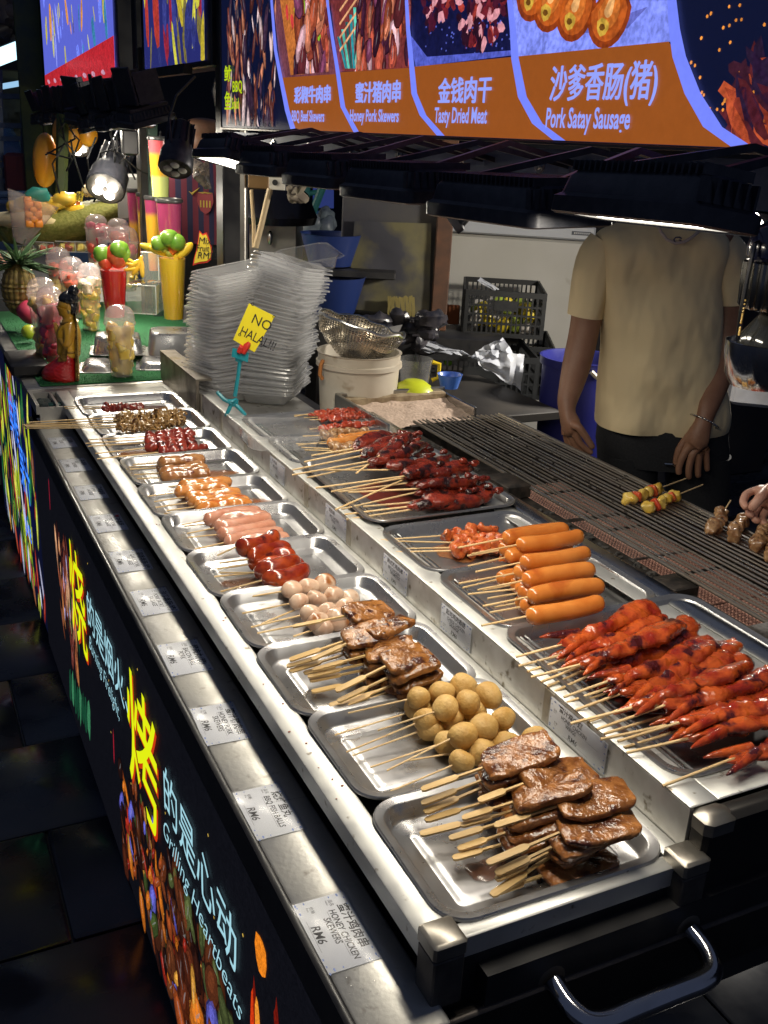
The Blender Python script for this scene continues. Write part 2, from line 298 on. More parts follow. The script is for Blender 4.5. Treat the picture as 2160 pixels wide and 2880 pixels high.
b = MB(); b.bbox((.8025,.688,.030),(.852,.724,ZS+.0045), .008); cpart('shelf_corner_cap', b, mat('cap_steel', ()))
b = MB(); b.bbox((1.169,.70,.02),(1.212,2.50,.066), .004); cpart('steel_runner', b, steel)
sy = [.722,1.02,1.30,1.52,1.75,1.99,2.21,2.43,2.65,2.86]
for i in range(len(sy)-1):                                   # tape seams between wall sheets
    b = MB(); b.box((.8018,sy[i+1]-.014,.002),(.8029,sy[i+1]+.010,ZS-.001)); cpart('tape_strip', b, mat('old_tape', (.42,.38,.30), .4, 0, col2=(.30,.26,.19), scale=40), smooth=False)
# far divider sheet at the end of the first counter
b = MB(); b.box((.79,2.86,-.02),(.80,3.30,.10)); b.box((.80,2.86,.094),(.84,3.30,.10)); cpart('divider_sheet', b, grimy, smooth=False)
b = MB(); b.box((.841,2.50,-.02),(1.15,3.25,.0)); cpart('rear_shelf', b, wallm, smooth=False)
# ledge box at far end
b = MB(); b.box((.352,3.06,-.03),(.362,3.24,0)); b.box((.352,3.225,-.04),(.80,3.27,-.004)); b.box((.362,3.06,-.06),(.44,3.07,-.01)); b.box((.412,3.07,-.06),(.420,3.22,-.004)); cpart('end_box', b, ledgem, smooth=False)
b = MB(); b.sell(.022,.05,.012,seed=3,amp=.012,fr=60,M=Matrix.Translation((.385,3.15,-.022))); tag(b.build('rag', mat('dark_rag', (.02,.03,.03), .8)), 'crumpled dark rag stuffed into the box at the far end of ledge', 'rag')
b = MB(); b.bbox((.395,3.10,-.03),(.447,3.13,-.012),.002); tag(b.build('clamp_block', mat('dark_green_paint', (.01,.05,.045), .4)), 'small dark green clamp block beside the crumpled rag', 'clamp')
# ---------------- lightbox prints on the counter front
pr = printm('backlit_print', .8, .9, 90, .4)
def lb(pts, col, X, lay, mb):                               # flat shape on plane X, points (y, z), facing -X
    mb.col = tuple(col) if len(col) == 4 else (*col, .12 if lay in (0,30,32) else 1.0); n = len(pts); v = [(X-.00012*lay, y, z) for y, z in pts]; mb.add(v, [tuple(range(n))])
def blobby(y, z, a, bb, ang, n=9, seed=0, jag=.15):
    r = random.Random(seed); o = []
    for k in range(n):
        t = 2*math.pi*k/n; q = 1+r.uniform(-jag,jag); u = a*math.cos(t)*q; w = bb*math.sin(t)*q
        o.append((y+u*math.cos(ang)-w*math.sin(ang), z+u*math.sin(ang)+w*math.cos(ang)))
    return o
def streaks(mb, X, rect, cols, n, size, seed, ang=(0,3.14), lay0=2, asp=(.15,.5), clip=None):
    r = random.Random(seed)
    for i in range(n):
        y = r.uniform(rect[0],rect[1]); z = r.uniform(rect[2],rect[3]); s = r.uniform(*size)
        c = r.choice(cols); k = r.uniform(.6,1.2); w = s*r.uniform(*asp); an = r.uniform(*ang); L_ = lay0+(i%6)*4
        cl = (lambda q: q) if not clip else (lambda q: [(min(max(p[0],clip[0]),clip[1]), min(max(p[1],clip[2]),clip[3])) for p in q])
        lb(cl(blobby(y,z,s*1.08,w*1.15,an,12,i+seed,.10)), tuple(v*k*.25 for v in c), X, L_, mb); lb(cl(blobby(y,z,s,w,an,12,i+seed,.10)), tuple(v*k*.8 for v in c), X, L_+1, mb)
        lb(cl(blobby(y+w*.12,z+w*.25,s*.62,w*.5,an,10,i+seed+1,.15)), tuple(min(1,v*k*1.35) for v in c), X, L_+2, mb)
        if i % 2: lb(cl(blobby(y+s*.2*math.cos(an),z+w*.40,s*.42,w*.10,an,8,i+seed+2,.35)), tuple(.6*v*k+.16 for v in c), X, L_+3, mb)
ff = XP-.0035
b = MB(); b.col = (.004,.004,.006)
b.add([(ff,Y0+.02,-.86),(ff,Y1,-.86),(ff,Y1,-.126),(ff,Y0+.02,-.126)], [(0,1,2,3)])
meatc = [rgb(150,80,50), rgb(190,120,70), rgb(110,50,40), rgb(220,160,120), rgb(60,25,20), rgb(120,60,50)]
streaks(b, ff, (2.50,2.78,-.62,-.30), meatc, 60, (.02,.07), 11, (1.1,2.0), asp=(.15,.35))
for k in range(6): lb(blobby(2.60+k*.022,-.40-.012*k,.012,.10,.05*k,8,k,.2), rgb(180,100,70) if k%2 else rgb(200,190,240), ff, 9, b)
for k in range(6): lb(blobby(2.46+k*.03,-.46,.006,.09,.1,8,k,.2), rgb(25,95,60), ff, 10, b)
for k in range(8): lb(blobby(2.38+k*.045,-.70-.01*k,.02,.07,.3,8,k+5,.3), rgb(22,75,50) if k%3 else rgb(60,130,90), ff, 8, b)
lb(blobby(2.86,-.22,.004,.06,.12,8,3,.2), rgb(190,30,60), ff, 9, b); lb(blobby(2.02,-.55,.006,.05,.1,8,4,.2), rgb(170,30,50), ff, 9, b)
foodc = [rgb(150,70,30), rgb(90,40,20), rgb(200,110,30), rgb(100,100,200), rgb(210,150,60), rgb(50,22,14), rgb(150,40,25), rgb(70,35,18), rgb(60,75,35), rgb(40,18,12), rgb(95,50,25), rgb(35,16,10), rgb(120,60,30)]
streaks(b, ff, (1.35,1.98,-.83,-.56), foodc, 130, (.014,.055), 21, (.6,2.4), asp=(.25,.7))
streaks(b, ff, (1.52,1.82,-.62,-.50), foodc, 40, (.012,.04), 25, (1.0,2.2), asp=(.2,.5))
streaks(b, ff, (1.05,1.45,-.84,-.60), foodc[:4]+foodc[4:6]+[rgb(70,30,16)], 150, (.02,.07), 23, (.6,2.4), asp=(.25,.7))
streaks(b, ff, (1.10,1.50,-.60,-.46), [rgb(50,22,12), rgb(90,45,22), rgb(35,16,10), rgb(80,90,50)], 50, (.02,.06), 24, (.6,2.4), asp=(.3,.7))
fl = [rgb(255,110,20), rgb(220,60,12), rgb(150,30,8), rgb(255,160,50), rgb(120,22,6), rgb(90,14,4)]
r_ = random.Random(5)
for k in range(46):
    y = r_.uniform(.68,1.02); z = -.235-.55*abs(y-.80)+r_.uniform(-.5,-.03); lb(blobby(y,z,.012,r_.uniform(.06,.13),r_.uniform(-.2,.2),10,k,.2), fl[2+k%4] if z<-.5 else fl[k%5], ff, 2+k%7, b)
lb(blobby(.985,-.235,.022,.035,0,10,2,.15), rgb(250,140,30), ff, 9, b)
for k in range(30): y = r_.uniform(.9,2.3); z = r_.uniform(-.8,-.16); lb(blobby(y,z,.003,.003,0,5,k), rgb(240,200,90), ff, 10, b)
cpart('lightbox_picture', b, pr, smooth=False)
def lbt(body, y, ztop, size, m, sx=1., lay=12, shear=0., bold=0., X=ff, parent=ctr, inv=ci):
    M = Matrix(((0,0,-1,X-.00012*lay-.0034),(-1,0,0,y),(0,1,0,ztop-size*.88),(0,0,0,1)))
    o = text(body, m, parent, Matrix.Identity(4), size, sx=sx, shear=shear, bold=bold); o.matrix_local = inv @ M @ Matrix.Diagonal((sx,1,1,1)); return o
ty = emitm('neon_yellow_print', rgb(222,235,20), 1.0); tr_ = emitm('red_shadow_print', rgb(205,60,20), .9); tc_ = emitm('pale_cyan_print', rgb(165,215,228), .95)
lbt('烧', 2.525, -.205, .30, tr_, .82, 12, .0, .0015); lbt('烧', 2.535, -.199, .30, ty, .82, 14, .0, .0015)
lbt('烤', 1.815, -.205, .31, tr_, .90, 12, .0, .0015); lbt('烤', 1.825, -.199, .31, ty, .90, 14, .0, .0015)
lbt('的是烟火、', 2.27, -.25, .108, tc_, 1.0, 12, .0, .0004); lbt('的是心动', 1.515, -.26, .108, tc_, 1.02, 12, .0, .0004)
lbt('Burning Firelight,', 2.27, -.365, .060, tc_, .88, 12, .45, -.0004); lbt('Grilling Heartbeats', 1.53, -.375, .066, tc_, .92, 12, .45, -.0004)
# ================================================================== SECOND (FRUIT) COUNTER
fc = thing('fruit_counter', 'steel fruit juice counter with bright lightbox front beyond the barbecue counter', 'fruit counter', (.7, 4.2, GZ))
fi = Matrix.Translation((-.7,-4.2,-GZ))
def fpart(name, mb, m, **k): o = mb.build(name, m, fc, **k); o.matrix_local = fi; return o
b = MB(); b.bbox((.352,3.272,-.05),(1.25,5.4,0), .003); fpart('counter_top', b, ledgem)
b = MB(); b.box((.36,3.275,-.82),(1.2,5.38,-.051)); fpart('cabinet_body', b, blk, smooth=False)
b = MB(); fx = .3515; b.col = rgb(10,14,40); b.add([(fx,3.18,-.84),(fx,4.5,-.84),(fx,4.5,-.03),(fx,3.18,-.03)], [(0,1,2,3)])
fruitc = [rgb(190,210,40), rgb(120,160,30), rgb(190,60,40), rgb(220,220,255), rgb(40,120,60), rgb(150,90,60), rgb(230,240,90)]
streaks(b, fx, (3.22,4.45,-.82,-.05), fruitc, 190, (.03,.10), 31, (1.0,2.1), asp=(.15,.4))
lb([(3.92,-.12),(3.36,-.10),(3.34,-.52),(3.86,-.62)], rgb(8,12,60), fx, 9, b)
fpart('lightbox_picture', b, printm('backlit_print', 1), smooth=False)
nb = emitm('neon_blue_print', rgb(60,130,255), 1.3)
for i, (s_, y_, z_) in enumerate((('鲜榨',3.86,-.12),('果汁',3.62,-.26),('Juice',3.60,-.50))): lbt(s_, y_, z_, .19 if i<2 else .12, nb, .72, 14, 0, .001, X=fx, parent=fc, inv=fi)
# far third lightbox
b = MB(); X3 = .33; b.col = rgb(16,30,80); b.add([(X3,4.7,-.7),(X3,6.6,-.7),(X3,6.6,.06),(X3,4.7,.06)], [(0,1,2,3)])
streaks(b, X3, (4.75,6.5,-.66,.04), [rgb(60,120,230), rgb(180,200,60), rgb(90,150,240), rgb(210,220,255)], 60, (.04,.16), 41, (1.2,1.9), asp=(.1,.3))
b.col = (.01,.01,.01); b.box((X3+.002,4.7,-.8),(X3+.5,6.6,.06)); tag(b.build('far_lightbox', printm('backlit_print', 1), smooth=False), 'blue lit stall front farthest down the row at the left edge', 'lightbox')
# ================================================================== TRAYS
def tray(w, d, h, label, x0, y0, z, ang=0., tilt=(0,0), group='steel trays of skewers'):
    b = MB(); r = .042
    def L(i, zz, rad=None): return rr(w-2*i, d-2*i, max(.006, (rad or r)-i*.75), 6, zz)
    b.loft([L(.003,-.004), L(0,-.0035), L(0,0), L(.0012,.0012), L(.003,.0006), L(.0115,-.0008), L(.0135,-.002), L(.019,-h+.004), L(.0235,-h), L(.040,-h-.0002), L(.0425,-h-.0016), L(.046,-h-.0018), L(.049,-h), L(.06,-h)], cap0=False, cap1=True)
    o = b.build('steel_tray', traym, None, True, 50); tag(o, label, 'tray', group)
    o.location = (x0+w/2, y0+d/2, z); o.rotation_euler = (R(tilt[0]), R(tilt[1]), R(ang)); return o
LT = ['holding honey chicken slices, nearest the camera', 'holding yellow fish balls', 'holding stacked honey pork slices', 'holding pale pork balls', 'holding dark red glazed sausages', 'holding pink sausages', 'holding orange sausages', 'holding two visible brown sausages', 'holding red marinated meat balls', 'holding spiced brown squid, partly covered', 'farthest in the front row, mostly empty with little meat']
TY = [.715,.945,1.160,1.376,1.590,1.806,2.018,2.236,2.452,2.668,2.885]
for i, (l, y) in enumerate(zip(LT, TY)):
    tray(.318, .224, .024, 'steel tray '+l, .4655+(.004 if i%2 else 0), y, .0045+.0012*(i%2), ang=(-.4,.6,.2,-.5,.8,-.3,.4,.9,-.8,.5,0)[i], tilt=(.9,0))
tray(.40, .435, .026, 'largest steel tray filled with red chicken wings, nearest on the upper shelf', .822, .765, .068, tilt=(.5,-.3), group='steel trays on the upper shelf')
tray(.345, .235, .025, 'steel tray under the stacked orange cheese sausages', .828, 1.198, .066, tilt=(.6,0), group='steel trays on the upper shelf')
tray(.335, .230, .022, 'steel tray with orange spice stains under red spiced chicken', .826, 1.438, .066, ang=.6, tilt=(.6,0), group='steel trays on the upper shelf')
tray(.365, .425, .022, 'large steel tray under the dark glazed ribs', .820, 1.68, .078, ang=.5, tilt=(1.2,0), group='steel trays on the upper shelf')
tray(.345, .225, .022, 'steel tray with golden brown skewers behind the dark ribs', .822, 2.113, .066, ang=-.4, tilt=(.5,0), group='steel trays on the upper shelf')
tray(.345, .225, .022, 'farthest upper shelf tray with thin red beef skewers', .822, 2.328, .066, tilt=(.5,0), group='steel trays on the upper shelf')
# spice / oil stains on trays are thin films of sauce
def puddle(x, y, z, a, bb, m, seed, label):
    b = MB(); n = 26; r = random.Random(seed); pts = []
    for k in range(n): t = 2*math.pi*k/n; q = 1+.35*noise.noise(Vector((math.cos(t)*1.7+seed, math.sin(t)*1.7, 0))); pts.append((x+a*math.cos(t)*q, y+bb*math.sin(t)*q, z))
    b.loft([pts, [(x+(p[0]-x)*.93, y+(p[1]-y)*.93, z+.0009) for p in pts]], cap0=False); return tag(b.build('sauce_puddle', m), label, 'sauce')
oil = mat('orange_oil', (.42,.10,.012), .12, 0, col2=(.30,.13,.03), scale=60, coat=.5, alpha=.62)
puddle(.60,2.55,-.0185,.10,.05,oil,2,'orange oil pooled under the red meat ball skewers')
puddle(.955,1.55,.0455,.055,.055,mat('spice_film', (.45,.13,.02), .5, 0, col2=(.36,.16,.05), scale=90, alpha=.5),6,'orange spice powder smeared beneath the red spiced chicken')
for k, (x, y, a, c_, m_, lab) in enumerate(((.70,2.33,.045,.03,oil,'thin orange oil film beside the brown sausages'),(.72,2.10,.04,.028,oil,'orange grease film at the end of the orange sausages'),(.56,1.68,.05,.03,mat('brown_juice', (.16,.05,.015), .15, 0, alpha=.5),'brown glaze smear in front of the red glazed sausages'),(.66,1.24,.06,.04,mat('brown_juice', ()),'brown juice under the honey pork slices'),(.70,.83,.06,.045,mat('brown_juice', ()),'brown juice seeping from the honey chicken pile'),(.57,.80,.03,.018,mat('brown_juice', ()),'small brown glaze smear among the grip ends of the nearest tray'))): puddle(x, y, -.0183, a, c_, m_, 20+k, lab)
puddle(1.0,.98,.0428,.10,.10,mat('red_sauce', (.24,.02,.008), .2, 0, alpha=.5),31,'thin red sauce pooled under the chicken wings')
puddle(.98,1.86,.057,.10,.09,mat('red_sauce', ()),32,'thin red sauce under the dark ribs')
puddle(.66,3.0,-.0185,.08,.045,mat('dark_sauce', (.10,.02,.01), .2, 0, alpha=.75),9,'dark sauce pooled in the farthest front tray')
# ================================================================== PRICE CARDS
def card(pts, up, lines, label, group, thick=.0015, off=None):
    # pts: three corners top-left, top-right, bottom-left as read (world points)
    TL, TRr, BL = pts; ex = (TRr-TL); ey = (BL-TL); w = ex.length; h = ey.length; X = ex.normalized(); Z = Vector(up); Y = Z.cross(X).normalized()
    if Y.dot(ey) > 0: Y = -Y; 
    M = Matrix(((X.x,Y.x,Z.x,TL.x),(X.y,Y.y,Z.y,TL.y),(X.z,Y.z,Z.z,TL.z),(0,0,0,1)))
    t = thing('price_card', label, 'price card', M=M, group=group)
    b = MB(); b.bbox((0,-h,0),(w,0,.0008), .0003); b.build('card', paper, t)
    b = MB(); b.bbox((-.003,-h-.003,.0009),(w+.003,.003,.0018), .0004); b.build('plastic_sleeve', clear('card_plastic', (1,1,1), .04, .2, .35), t)
    b = MB(); bm = mat('blue_vine_print', (.16,.24,.55), .5)     # printed vine border
    r = random.Random(len(label))
    for k in range(34):
        s = k/34*2*(w+h); 
        if s < w: px, py = s, -.004
        elif s < w+h: px, py = w-.004, -(s-w)
        elif s < 2*w+h: px, py = w-(s-w-h), -h+.004
        else: px, py = .004, -h+(s-2*w-h)
        edge = min(abs(px), abs(px-w))+min(abs(py), abs(py+h))
        if edge > .026: continue
        q = r.uniform(.0015,.0032); b.add([(px+q*math.cos(a+k), py+q*.5*math.sin(a+k), .00084) for a in (0,1.2,2.5,3.6,5)], [(0,1,2,3,4)])
    if b.v: b.build('vine_border', bm, t, smooth=False)
    zz = .00088
    T = Matrix.Translation
    text(lines[0], ink, t, T((w*.16,-h*.24,zz)), h*.22, sx=1, shear=.1, bold=h*.004)
    text('品名', ink, t, T((w*.07,-h*.36,zz)), h*.085); text('Name', ink, t, T((w*.07,-h*.42,zz)), h*.05)
    ls = lines[1].split('|')
    for i, l in enumerate(ls): text(l, ink, t, T((w*(.21 if i == 0 else .30),-h*(.44+.16*i),zz)), h*.175, sx=.86, shear=.12, bold=h*.003)
    text('价格', ink, t, T((w*.10,-h*.74,zz)), h*.085); text('Price', ink, t, T((w*.10,-h*.80,zz)), h*.05)
    text(lines[2], ink, t, T((w*.36,-h*.88,zz)), h*.23, shear=.15, bold=h*.004)
    b = MB(); b.box((w*.22,-h*.475,.00084),(w*.86,-h*.47,.00086)); b.box((w*.28,-h*.905,.00084),(w*.72,-h*.90,.00086)); b.build('printed_line', ink, t, smooth=False)
    return t
zl = ZL+.0006
# ledge cards: corners in the photo order a (far left), b (far right), c (near right), d (near left); text top is towards the rail
LC = [('N',(345,420),(550,405),(600,455),(380,470),('烤鱿鱼须','BBQ|SQUID','RM6')),
      ('N',(445,610),(665,590),(730,685),(500,708),('烤鱿鱼','BBQ|SQUID','RM6')),
      ('N',(550,812),(785,790),(868,900),(620,928),('牛肉串','BEEF|SKEWERS','RM6')),
      ('N',(685,1058),(945,1035),(1018,1160),(750,1187),('黑椒香肠','PEPPER|SAUSAGE','RM6')),
      ('N',(828,1330),(1110,1305),(1210,1455),(905,1485),('辣味香肠','SPICY PORK|SAUSAGE','RM6')),
      ('K',(425,450),(600,430),(650,530),(480,550),('蒜香香肠(猪)','GARLIC PORK|SAUSAGE','RM6')),
      ('K',(530,640),(715,620),(780,735),(600,762),('沙爹香肠(猪)','PORK SATAY|SAUSAGE','RM6')),
      ('K',(670,905),(870,880),(955,1025),(745,1062),('猪肉丸(猪)','BACON BALL|PORK','RM6')),
      ('K',(848,1230),(1050,1190),(1150,1365),(920,1420),('蜜汁猪肉串','HONEY PORK|SKEWERS','RM6')),
      ('L',(765,390),(965,335),(1100,550),(870,615),('烧烤鱼丸','BBQ FISH BALLS','RM6')),
      ('L',(1040,895),(1270,840),(1465,1145),(1190,1228),('蜜汁鸡肉串','HONEY CHICKEN|SKEWERS','RM6'))]
CN = ['mostly hidden under the long squid stick ends', 'second from the far end of the ledge', 'third from the far end of the ledge', 'fourth from the far end of the ledge', 'with a red mark, fifth from the far end', 'reading GARLIC PORK SAUSAGE', 'reading PORK SATAY SAUSAGE', 'reading BACON BALL PORK', 'reading HONEY PORK SKEWERS', 'reading BBQ FISH BALLS', 'reading HONEY CHICKEN SKEWERS, nearest the camera']
for (c, a, bq, cq, dq, ln), nm in zip(LC, CN):
    a, bq, cq, dq = [atz(c, *p, zl) for p in (a, bq, cq, dq)]
    t = card((bq, bq+((cq-bq)+(dq-a))*.5, bq+((a-bq)+(dq-cq))*.5), (0,0,1), ln, 'white price card on the ledge '+nm, 'price cards along the ledge')
    if 'red mark' in nm:
        m_ = MB(); m_.box((.012,-.012,.0009),(.024,-.004,.001)); m_.build('red_mark', mat('red_ink', (.6,.01,.02), .5), t, smooth=False)
SC = [('H',(790,795),(1020,975),(975,1150),('蜜汁鸡中翅','HONEY CHICKEN|WINGS','RM6'),'reading HONEY CHICKEN WINGS'),
      ('G',(1190,1020),(1345,1150),(1330,1280),('起司鸡肉香肠','CHEESE CHICKEN|SAUSAGE','RM6'),'reading CHEESE CHICKEN SAUSAGE'),
      ('G',(888,762),(1012,865),(1003,1040),('韩式辣鸡肉串','BBQ CHICKEN|DRUMSTICK','RM6'),'reading BBQ CHICKEN'),
      ('G',(585,520),(692,600),(690,745),('鸡肉串','BBQ CHICKEN|WING','RM6'),'grimy, below the dark ribs'),
      ('G',(296,282),(370,345),(375,445),('牛肉串','BBQ BEEF','RM6'),'faded, farthest along the wall')]
for c, a, bq, cq, ln, nm in SC:
    A_ = atx(c,*a,.8014); B_ = atx(c,*bq,.8014); w = abs(A_.y-B_.y); zt = min(.054,(A_.z+B_.z)/2+.0); h = .050
    TL = Vector((.8014, max(A_.y,B_.y), .053)); card((TL, TL+Vector((0,-w,0)), TL+Vector((0,0,-h))), (-1,0,0), ln, 'laminated price card taped to shelf wall '+nm, 'price cards on the shelf wall')
# ================================================================== SKEWERS
POOL = {}
def var(key, fn, n=4):
    if key not in POOL: POOL[key] = [fn(i+1) for i in range(n)]
    return POOL[key][random.randrange(n)]
def f_ball(r, m, amp=.05, fr=25): return lambda s: MB().sell(r,r,r*.96,nu=14,nv=20,amp=r*amp,fr=fr,seed=s).mesh('ball', m)
def f_pball(s): return MB().sell(.0205,.0185,.0165,nu=14,nv=20,amp=.0034,fr=34,seed=s).mesh('pork_ball', m_porkball)
def f_slab(L, Wd, T, m, amp=.0018, wave=.006):
    def f(s):
        o = Vector((s*5.,s*2.,0))
        def fn(p):
            q = p.copy(); q.z += wave*noise.noise(Vector((p.x*18,p.y*18,0))+o) + (.20*T)*noise.noise(p*80+o)+(.12*T)*noise.noise(p*230+o); k = 1+.07*noise.noise(Vector((math.atan2(p.y,p.x)*1.6,0,0))+o)
            q.x = q.x*k+L/2-.006; q.y *= k*(1-.10*abs(p.x)/L); return q
        return MB().sell(L/2,Wd/2,T/2,.55,.34,22,64,amp,70,s,fn=fn).mesh('meat_slice', m)
    return f
def f_saus(L, r, m, wr=.0008, bend=.006, fr=60, name='sausage'):
    def f(s):
        b = MB(); rings = []; n = 26; o = Vector((s*4.,0,0)); bd = bend*(1 if s%2 else -1)
        for i in range(n+1):
            t = i/n; x = L*t; e = min(t,1-t)*L; rad = r*(math.sqrt(max(0.,1-(1-min(1,e/(r*1.1)))**2))*.94+.06)
            ring = []
            for k in range(16):
                a = 2*math.pi*k/16; d = Vector((0,math.cos(a),math.sin(a))); p = Vector((x,0,0))+d*rad
                p += d*wr*noise.noise(p*fr+o)*2 ; p.y += bd*math.sin(math.pi*t); p.z += .4*bd*math.sin(math.pi*t); ring.append(p)
            rings.append(ring)
        b.loft(rings); return b.mesh(name, m, True, 60)
    return f
def f_wing(L, r, m, s0=0):
    def f(s):
        b = MB(); rings = []; n = 44; o = Vector((s*6.+s0,1,0)); sd = random.Random(s+s0); bd = sd.uniform(-.02,.02); ph = sd.uniform(0,6)
        for i in range(n+1):
            t = i/n; prof = .20+.50*t**.7+.22*math.exp(-((t-.72)/.15)**2)+.20*math.exp(-((t-.36)/.08)**2)
            if t > .90: prof *= math.sqrt(max(.02,1-((t-.90)/.105)**2))
            if t < .05: prof *= .35+.65*t/.05
            tw = .8*math.sin(3*t+ph)
            ring = []
            for k in range(20):
                a = 2*math.pi*k/20; cc = math.cos(a); ss = math.sin(a); lobes = 1+.16*math.sin(2*a+5*t+ph)+.07*math.sin(3*a-7*t)
                yy = cc*r*prof*lobes*1.1; zz = ss*r*prof*lobes*.72
                p = Vector((L*t, yy*math.cos(tw*.3)-zz*math.sin(tw*.3), yy*math.sin(tw*.3)+zz*math.cos(tw*.3)))
                d = Vector((0,cc,ss)); p += d*(.0055*noise.noise(p*38+o)+.0034*noise.noise(p*110+o)+.002*math.sin(60*t+3*cc)*noise.noise(p*20+o)); p.y += bd*math.sin(math.pi*t); ring.append(p)
            rings.append(ring)
        b.loft(rings)
        for q in range(2):                                   # wing tips / loose skin
            y0 = (.012 if q else -.012)*sd.uniform(.7,1.4)
            b.tube([(L*.22,y0*.4,0),(L*.10,y0,-.002),(L*.0,y0*1.5,-.004),(-L*.06,y0*1.7,-.006)],[.009,.007,.0045,.0012],8)
        return b.mesh('wing_meat', m, True, 60)
    return f
def f_rib(L, r, s0=0):
    def f(s):
        b = MB(); rings = []; n = 34; o = Vector((s*6.+s0,3,0)); sd = random.Random(s+s0); bd = sd.uniform(-.015,.015)
        for i in range(n+1):
            t = i/n; prof = .55+.45*math.sin(math.pi*min(1,t*1.1))+.25*noise.noise(Vector((t*4,s,s0)))
            if t > .93: prof *= .55
            if t < .06: prof *= .3+.7*t/.06
            ring = []
            for k in range(18):
                a = 2*math.pi*k/18; cc = math.cos(a); ss = math.sin(a); c2 = math.copysign(abs(cc)**.7,cc); s2 = math.copysign(abs(ss)**.7,ss)
                p = Vector((L*t, c2*r*prof, s2*r*prof*.62)); d = Vector((0,cc,ss)); p += d*(.005*noise.noise(p*40+o)+.0025*noise.noise(p*120+o)); p.y += bd*math.sin(math.pi*t); p.z += .006*math.sin(5*t+s); ring.append(p)
            rings.append(ring)
        b.loft(rings)
        for q in range(3):
            x = sd.uniform(.5,1)*L; b.sell(.010,.008,.007,1,1,8,10,.004,90,q+s,Matrix.Translation((x,sd.uniform(-.6,.6)*r,.5*r)))
        return b.mesh('rib_meat', m_rib, True, 60)
    return f
def f_chunk(a, bb, c, m, amp=.004, fr=70, name='meat_chunk'): return lambda s: MB().sell(a,bb,c,.8,.8,12,18,amp,fr,s).mesh(name, m)
def f_squid(s):
    b = MB(); sd = random.Random(s)
    for q in range(5):
        x = sd.uniform(0,.02); y = sd.uniform(-.014,.014); z = sd.uniform(-.004,.014); rr_ = sd.uniform(.006,.012); ax = Vector((sd.uniform(-1,1),sd.uniform(-1,1),sd.uniform(-1,1))).normalized(); u = ax.orthogonal().normalized(); w = ax.cross(u)
        b.tube([Vector((x,y,z))+(u*math.cos(t*.5)+w*math.sin(t*.5))*rr_*(1-.03*t)+ax*.001*t for t in range(13)], [.0042-.0002*t for t in range(13)], 7)
    b.sell(.013,.011,.008,1,1,8,12,.005,80,s,Matrix.Translation((.01,0,.003)))
    return b.mesh('squid_piece', m_squid)
SK = {}
def skewer(kind, c, p1, p2, z1, z2, tray_key, zup=(0,0,1), roll=0, dirc=None, ext=None, depth_along=None):
    A = atz(c, *p1, z1); B = atz(c, *p2, z2)
    if dirc is not None:                                     # direction of food given by a third point (px, height)
        Cc = atz(c, *dirc[0], dirc[1]); d = (Cc-B).normalized()
    else: d = (B-A).normalized()
    SK.setdefault(tray_key, []).append((kind, A, B, d, p1, c, roll, ext))
def round_stick(A, B, r=.0016):
    b = MB(); n = 7; b.tube([A, A+(B-A)*.5, B], [r, r, r*.95], n); return b
def flat_stick(A, B, d):
    # broad flat grip then a narrow shank
    L = (B-A).length; b = MB(); x = (B-A).normalized(); y = Vector((0,0,1)).cross(x).normalized(); z = x.cross(y)
    g = min(.055, L*.55); st = [(0,.0030),(.004,.0052),(g*.8,.0056),(g*.93,.0050),(g,.0019),(L,.0016)]
    rings = []
    for s_, w in st:
        h = .0014; p = A+x*s_; rings.append([p+y*w+z*h, p-y*w+z*h, p-y*w-z*h, p+y*w-z*h])
    return b.loft(rings)
def emit_skewers():
    for key, lst in SK.items():
        cfg = KEYS[key]; lst.sort(key=lambda q: -(CR[q[5]][1]+q[4][1]/CR[q[5]][2]))
        for i, (kind, A, B, d, p1, c, roll, ext) in enumerate(lst):
            M = frame(B, d); Mi = M.inverted()
            if roll: M = M @ Matrix.Rotation(R(roll), 4, 'X'); Mi = M.inverted()
            lab = cfg[1] % (ORD[i] if len(lst) > 1 else 'only')
            t = thing(cfg[0], lab, 'skewer', M=M, group=cfg[2])
            a = Mi@A; L = cfg[3] if ext is None else ext
            end = Vector((L*.9, 0, 0)) if cfg[4] == 'r' else Vector((L*.3,0,0))
            sb = round_stick(a, Vector((0,0,0)), cfg[5]) if cfg[4] == 'r' else flat_stick(a, Vector((0,0,0)), d)
            if cfg[4] == 'r': sb.tube([(-.0005,0,0), (end.x,0,0)], cfg[5]*.95, 6)
            sb.build('stick', bamflat if cfg[4] == 'f' else bamboo, t)
            KIND[kind](t, L)
def k_balls(name, fn, step, n, jit=.002):
    def f(t, L):
        for k in range(n):
            o = link(name, var(name, fn, 5), t); o.location = (step*(k+.5), random.uniform(-jit,jit), random.uniform(-jit,jit)); o.rotation_euler = (random.uniform(0,6),random.uniform(-.4,.4),random.uniform(-.4,.4)); s_ = random.uniform(.92,1.07); o.scale = (s_,s_,s_)
    return f
def k_one(name, fn, off=(0,0,0), n=5, rx=.5):
    def f(t, L): o = link(name, var(name, fn, n), t); o.location = off; o.rotation_euler = (random.uniform(-rx,rx),0,0)
    return f
def k_satay(m, pep=False):
    def f(t, L):
        n = 6
        for k in range(n):
            if pep and k in (1,4):
                o = link('pepper_piece', var('pepper', lambda s: MB().sell(.0055,.0155,.012,.5,.5,8,12,.001,60,s).mesh('pepper_piece', m_pepper), 3), t)
            else: o = link('meat_chunk', var(m.name, f_chunk(.0135,.0155,.0125,m,.005), 5), t)
            o.location = (L/n*(k+.5), random.uniform(-.002,.002), 0); o.rotation_euler = (random.uniform(0,6),random.uniform(-.3,.3),random.uniform(-.3,.3))
    return f
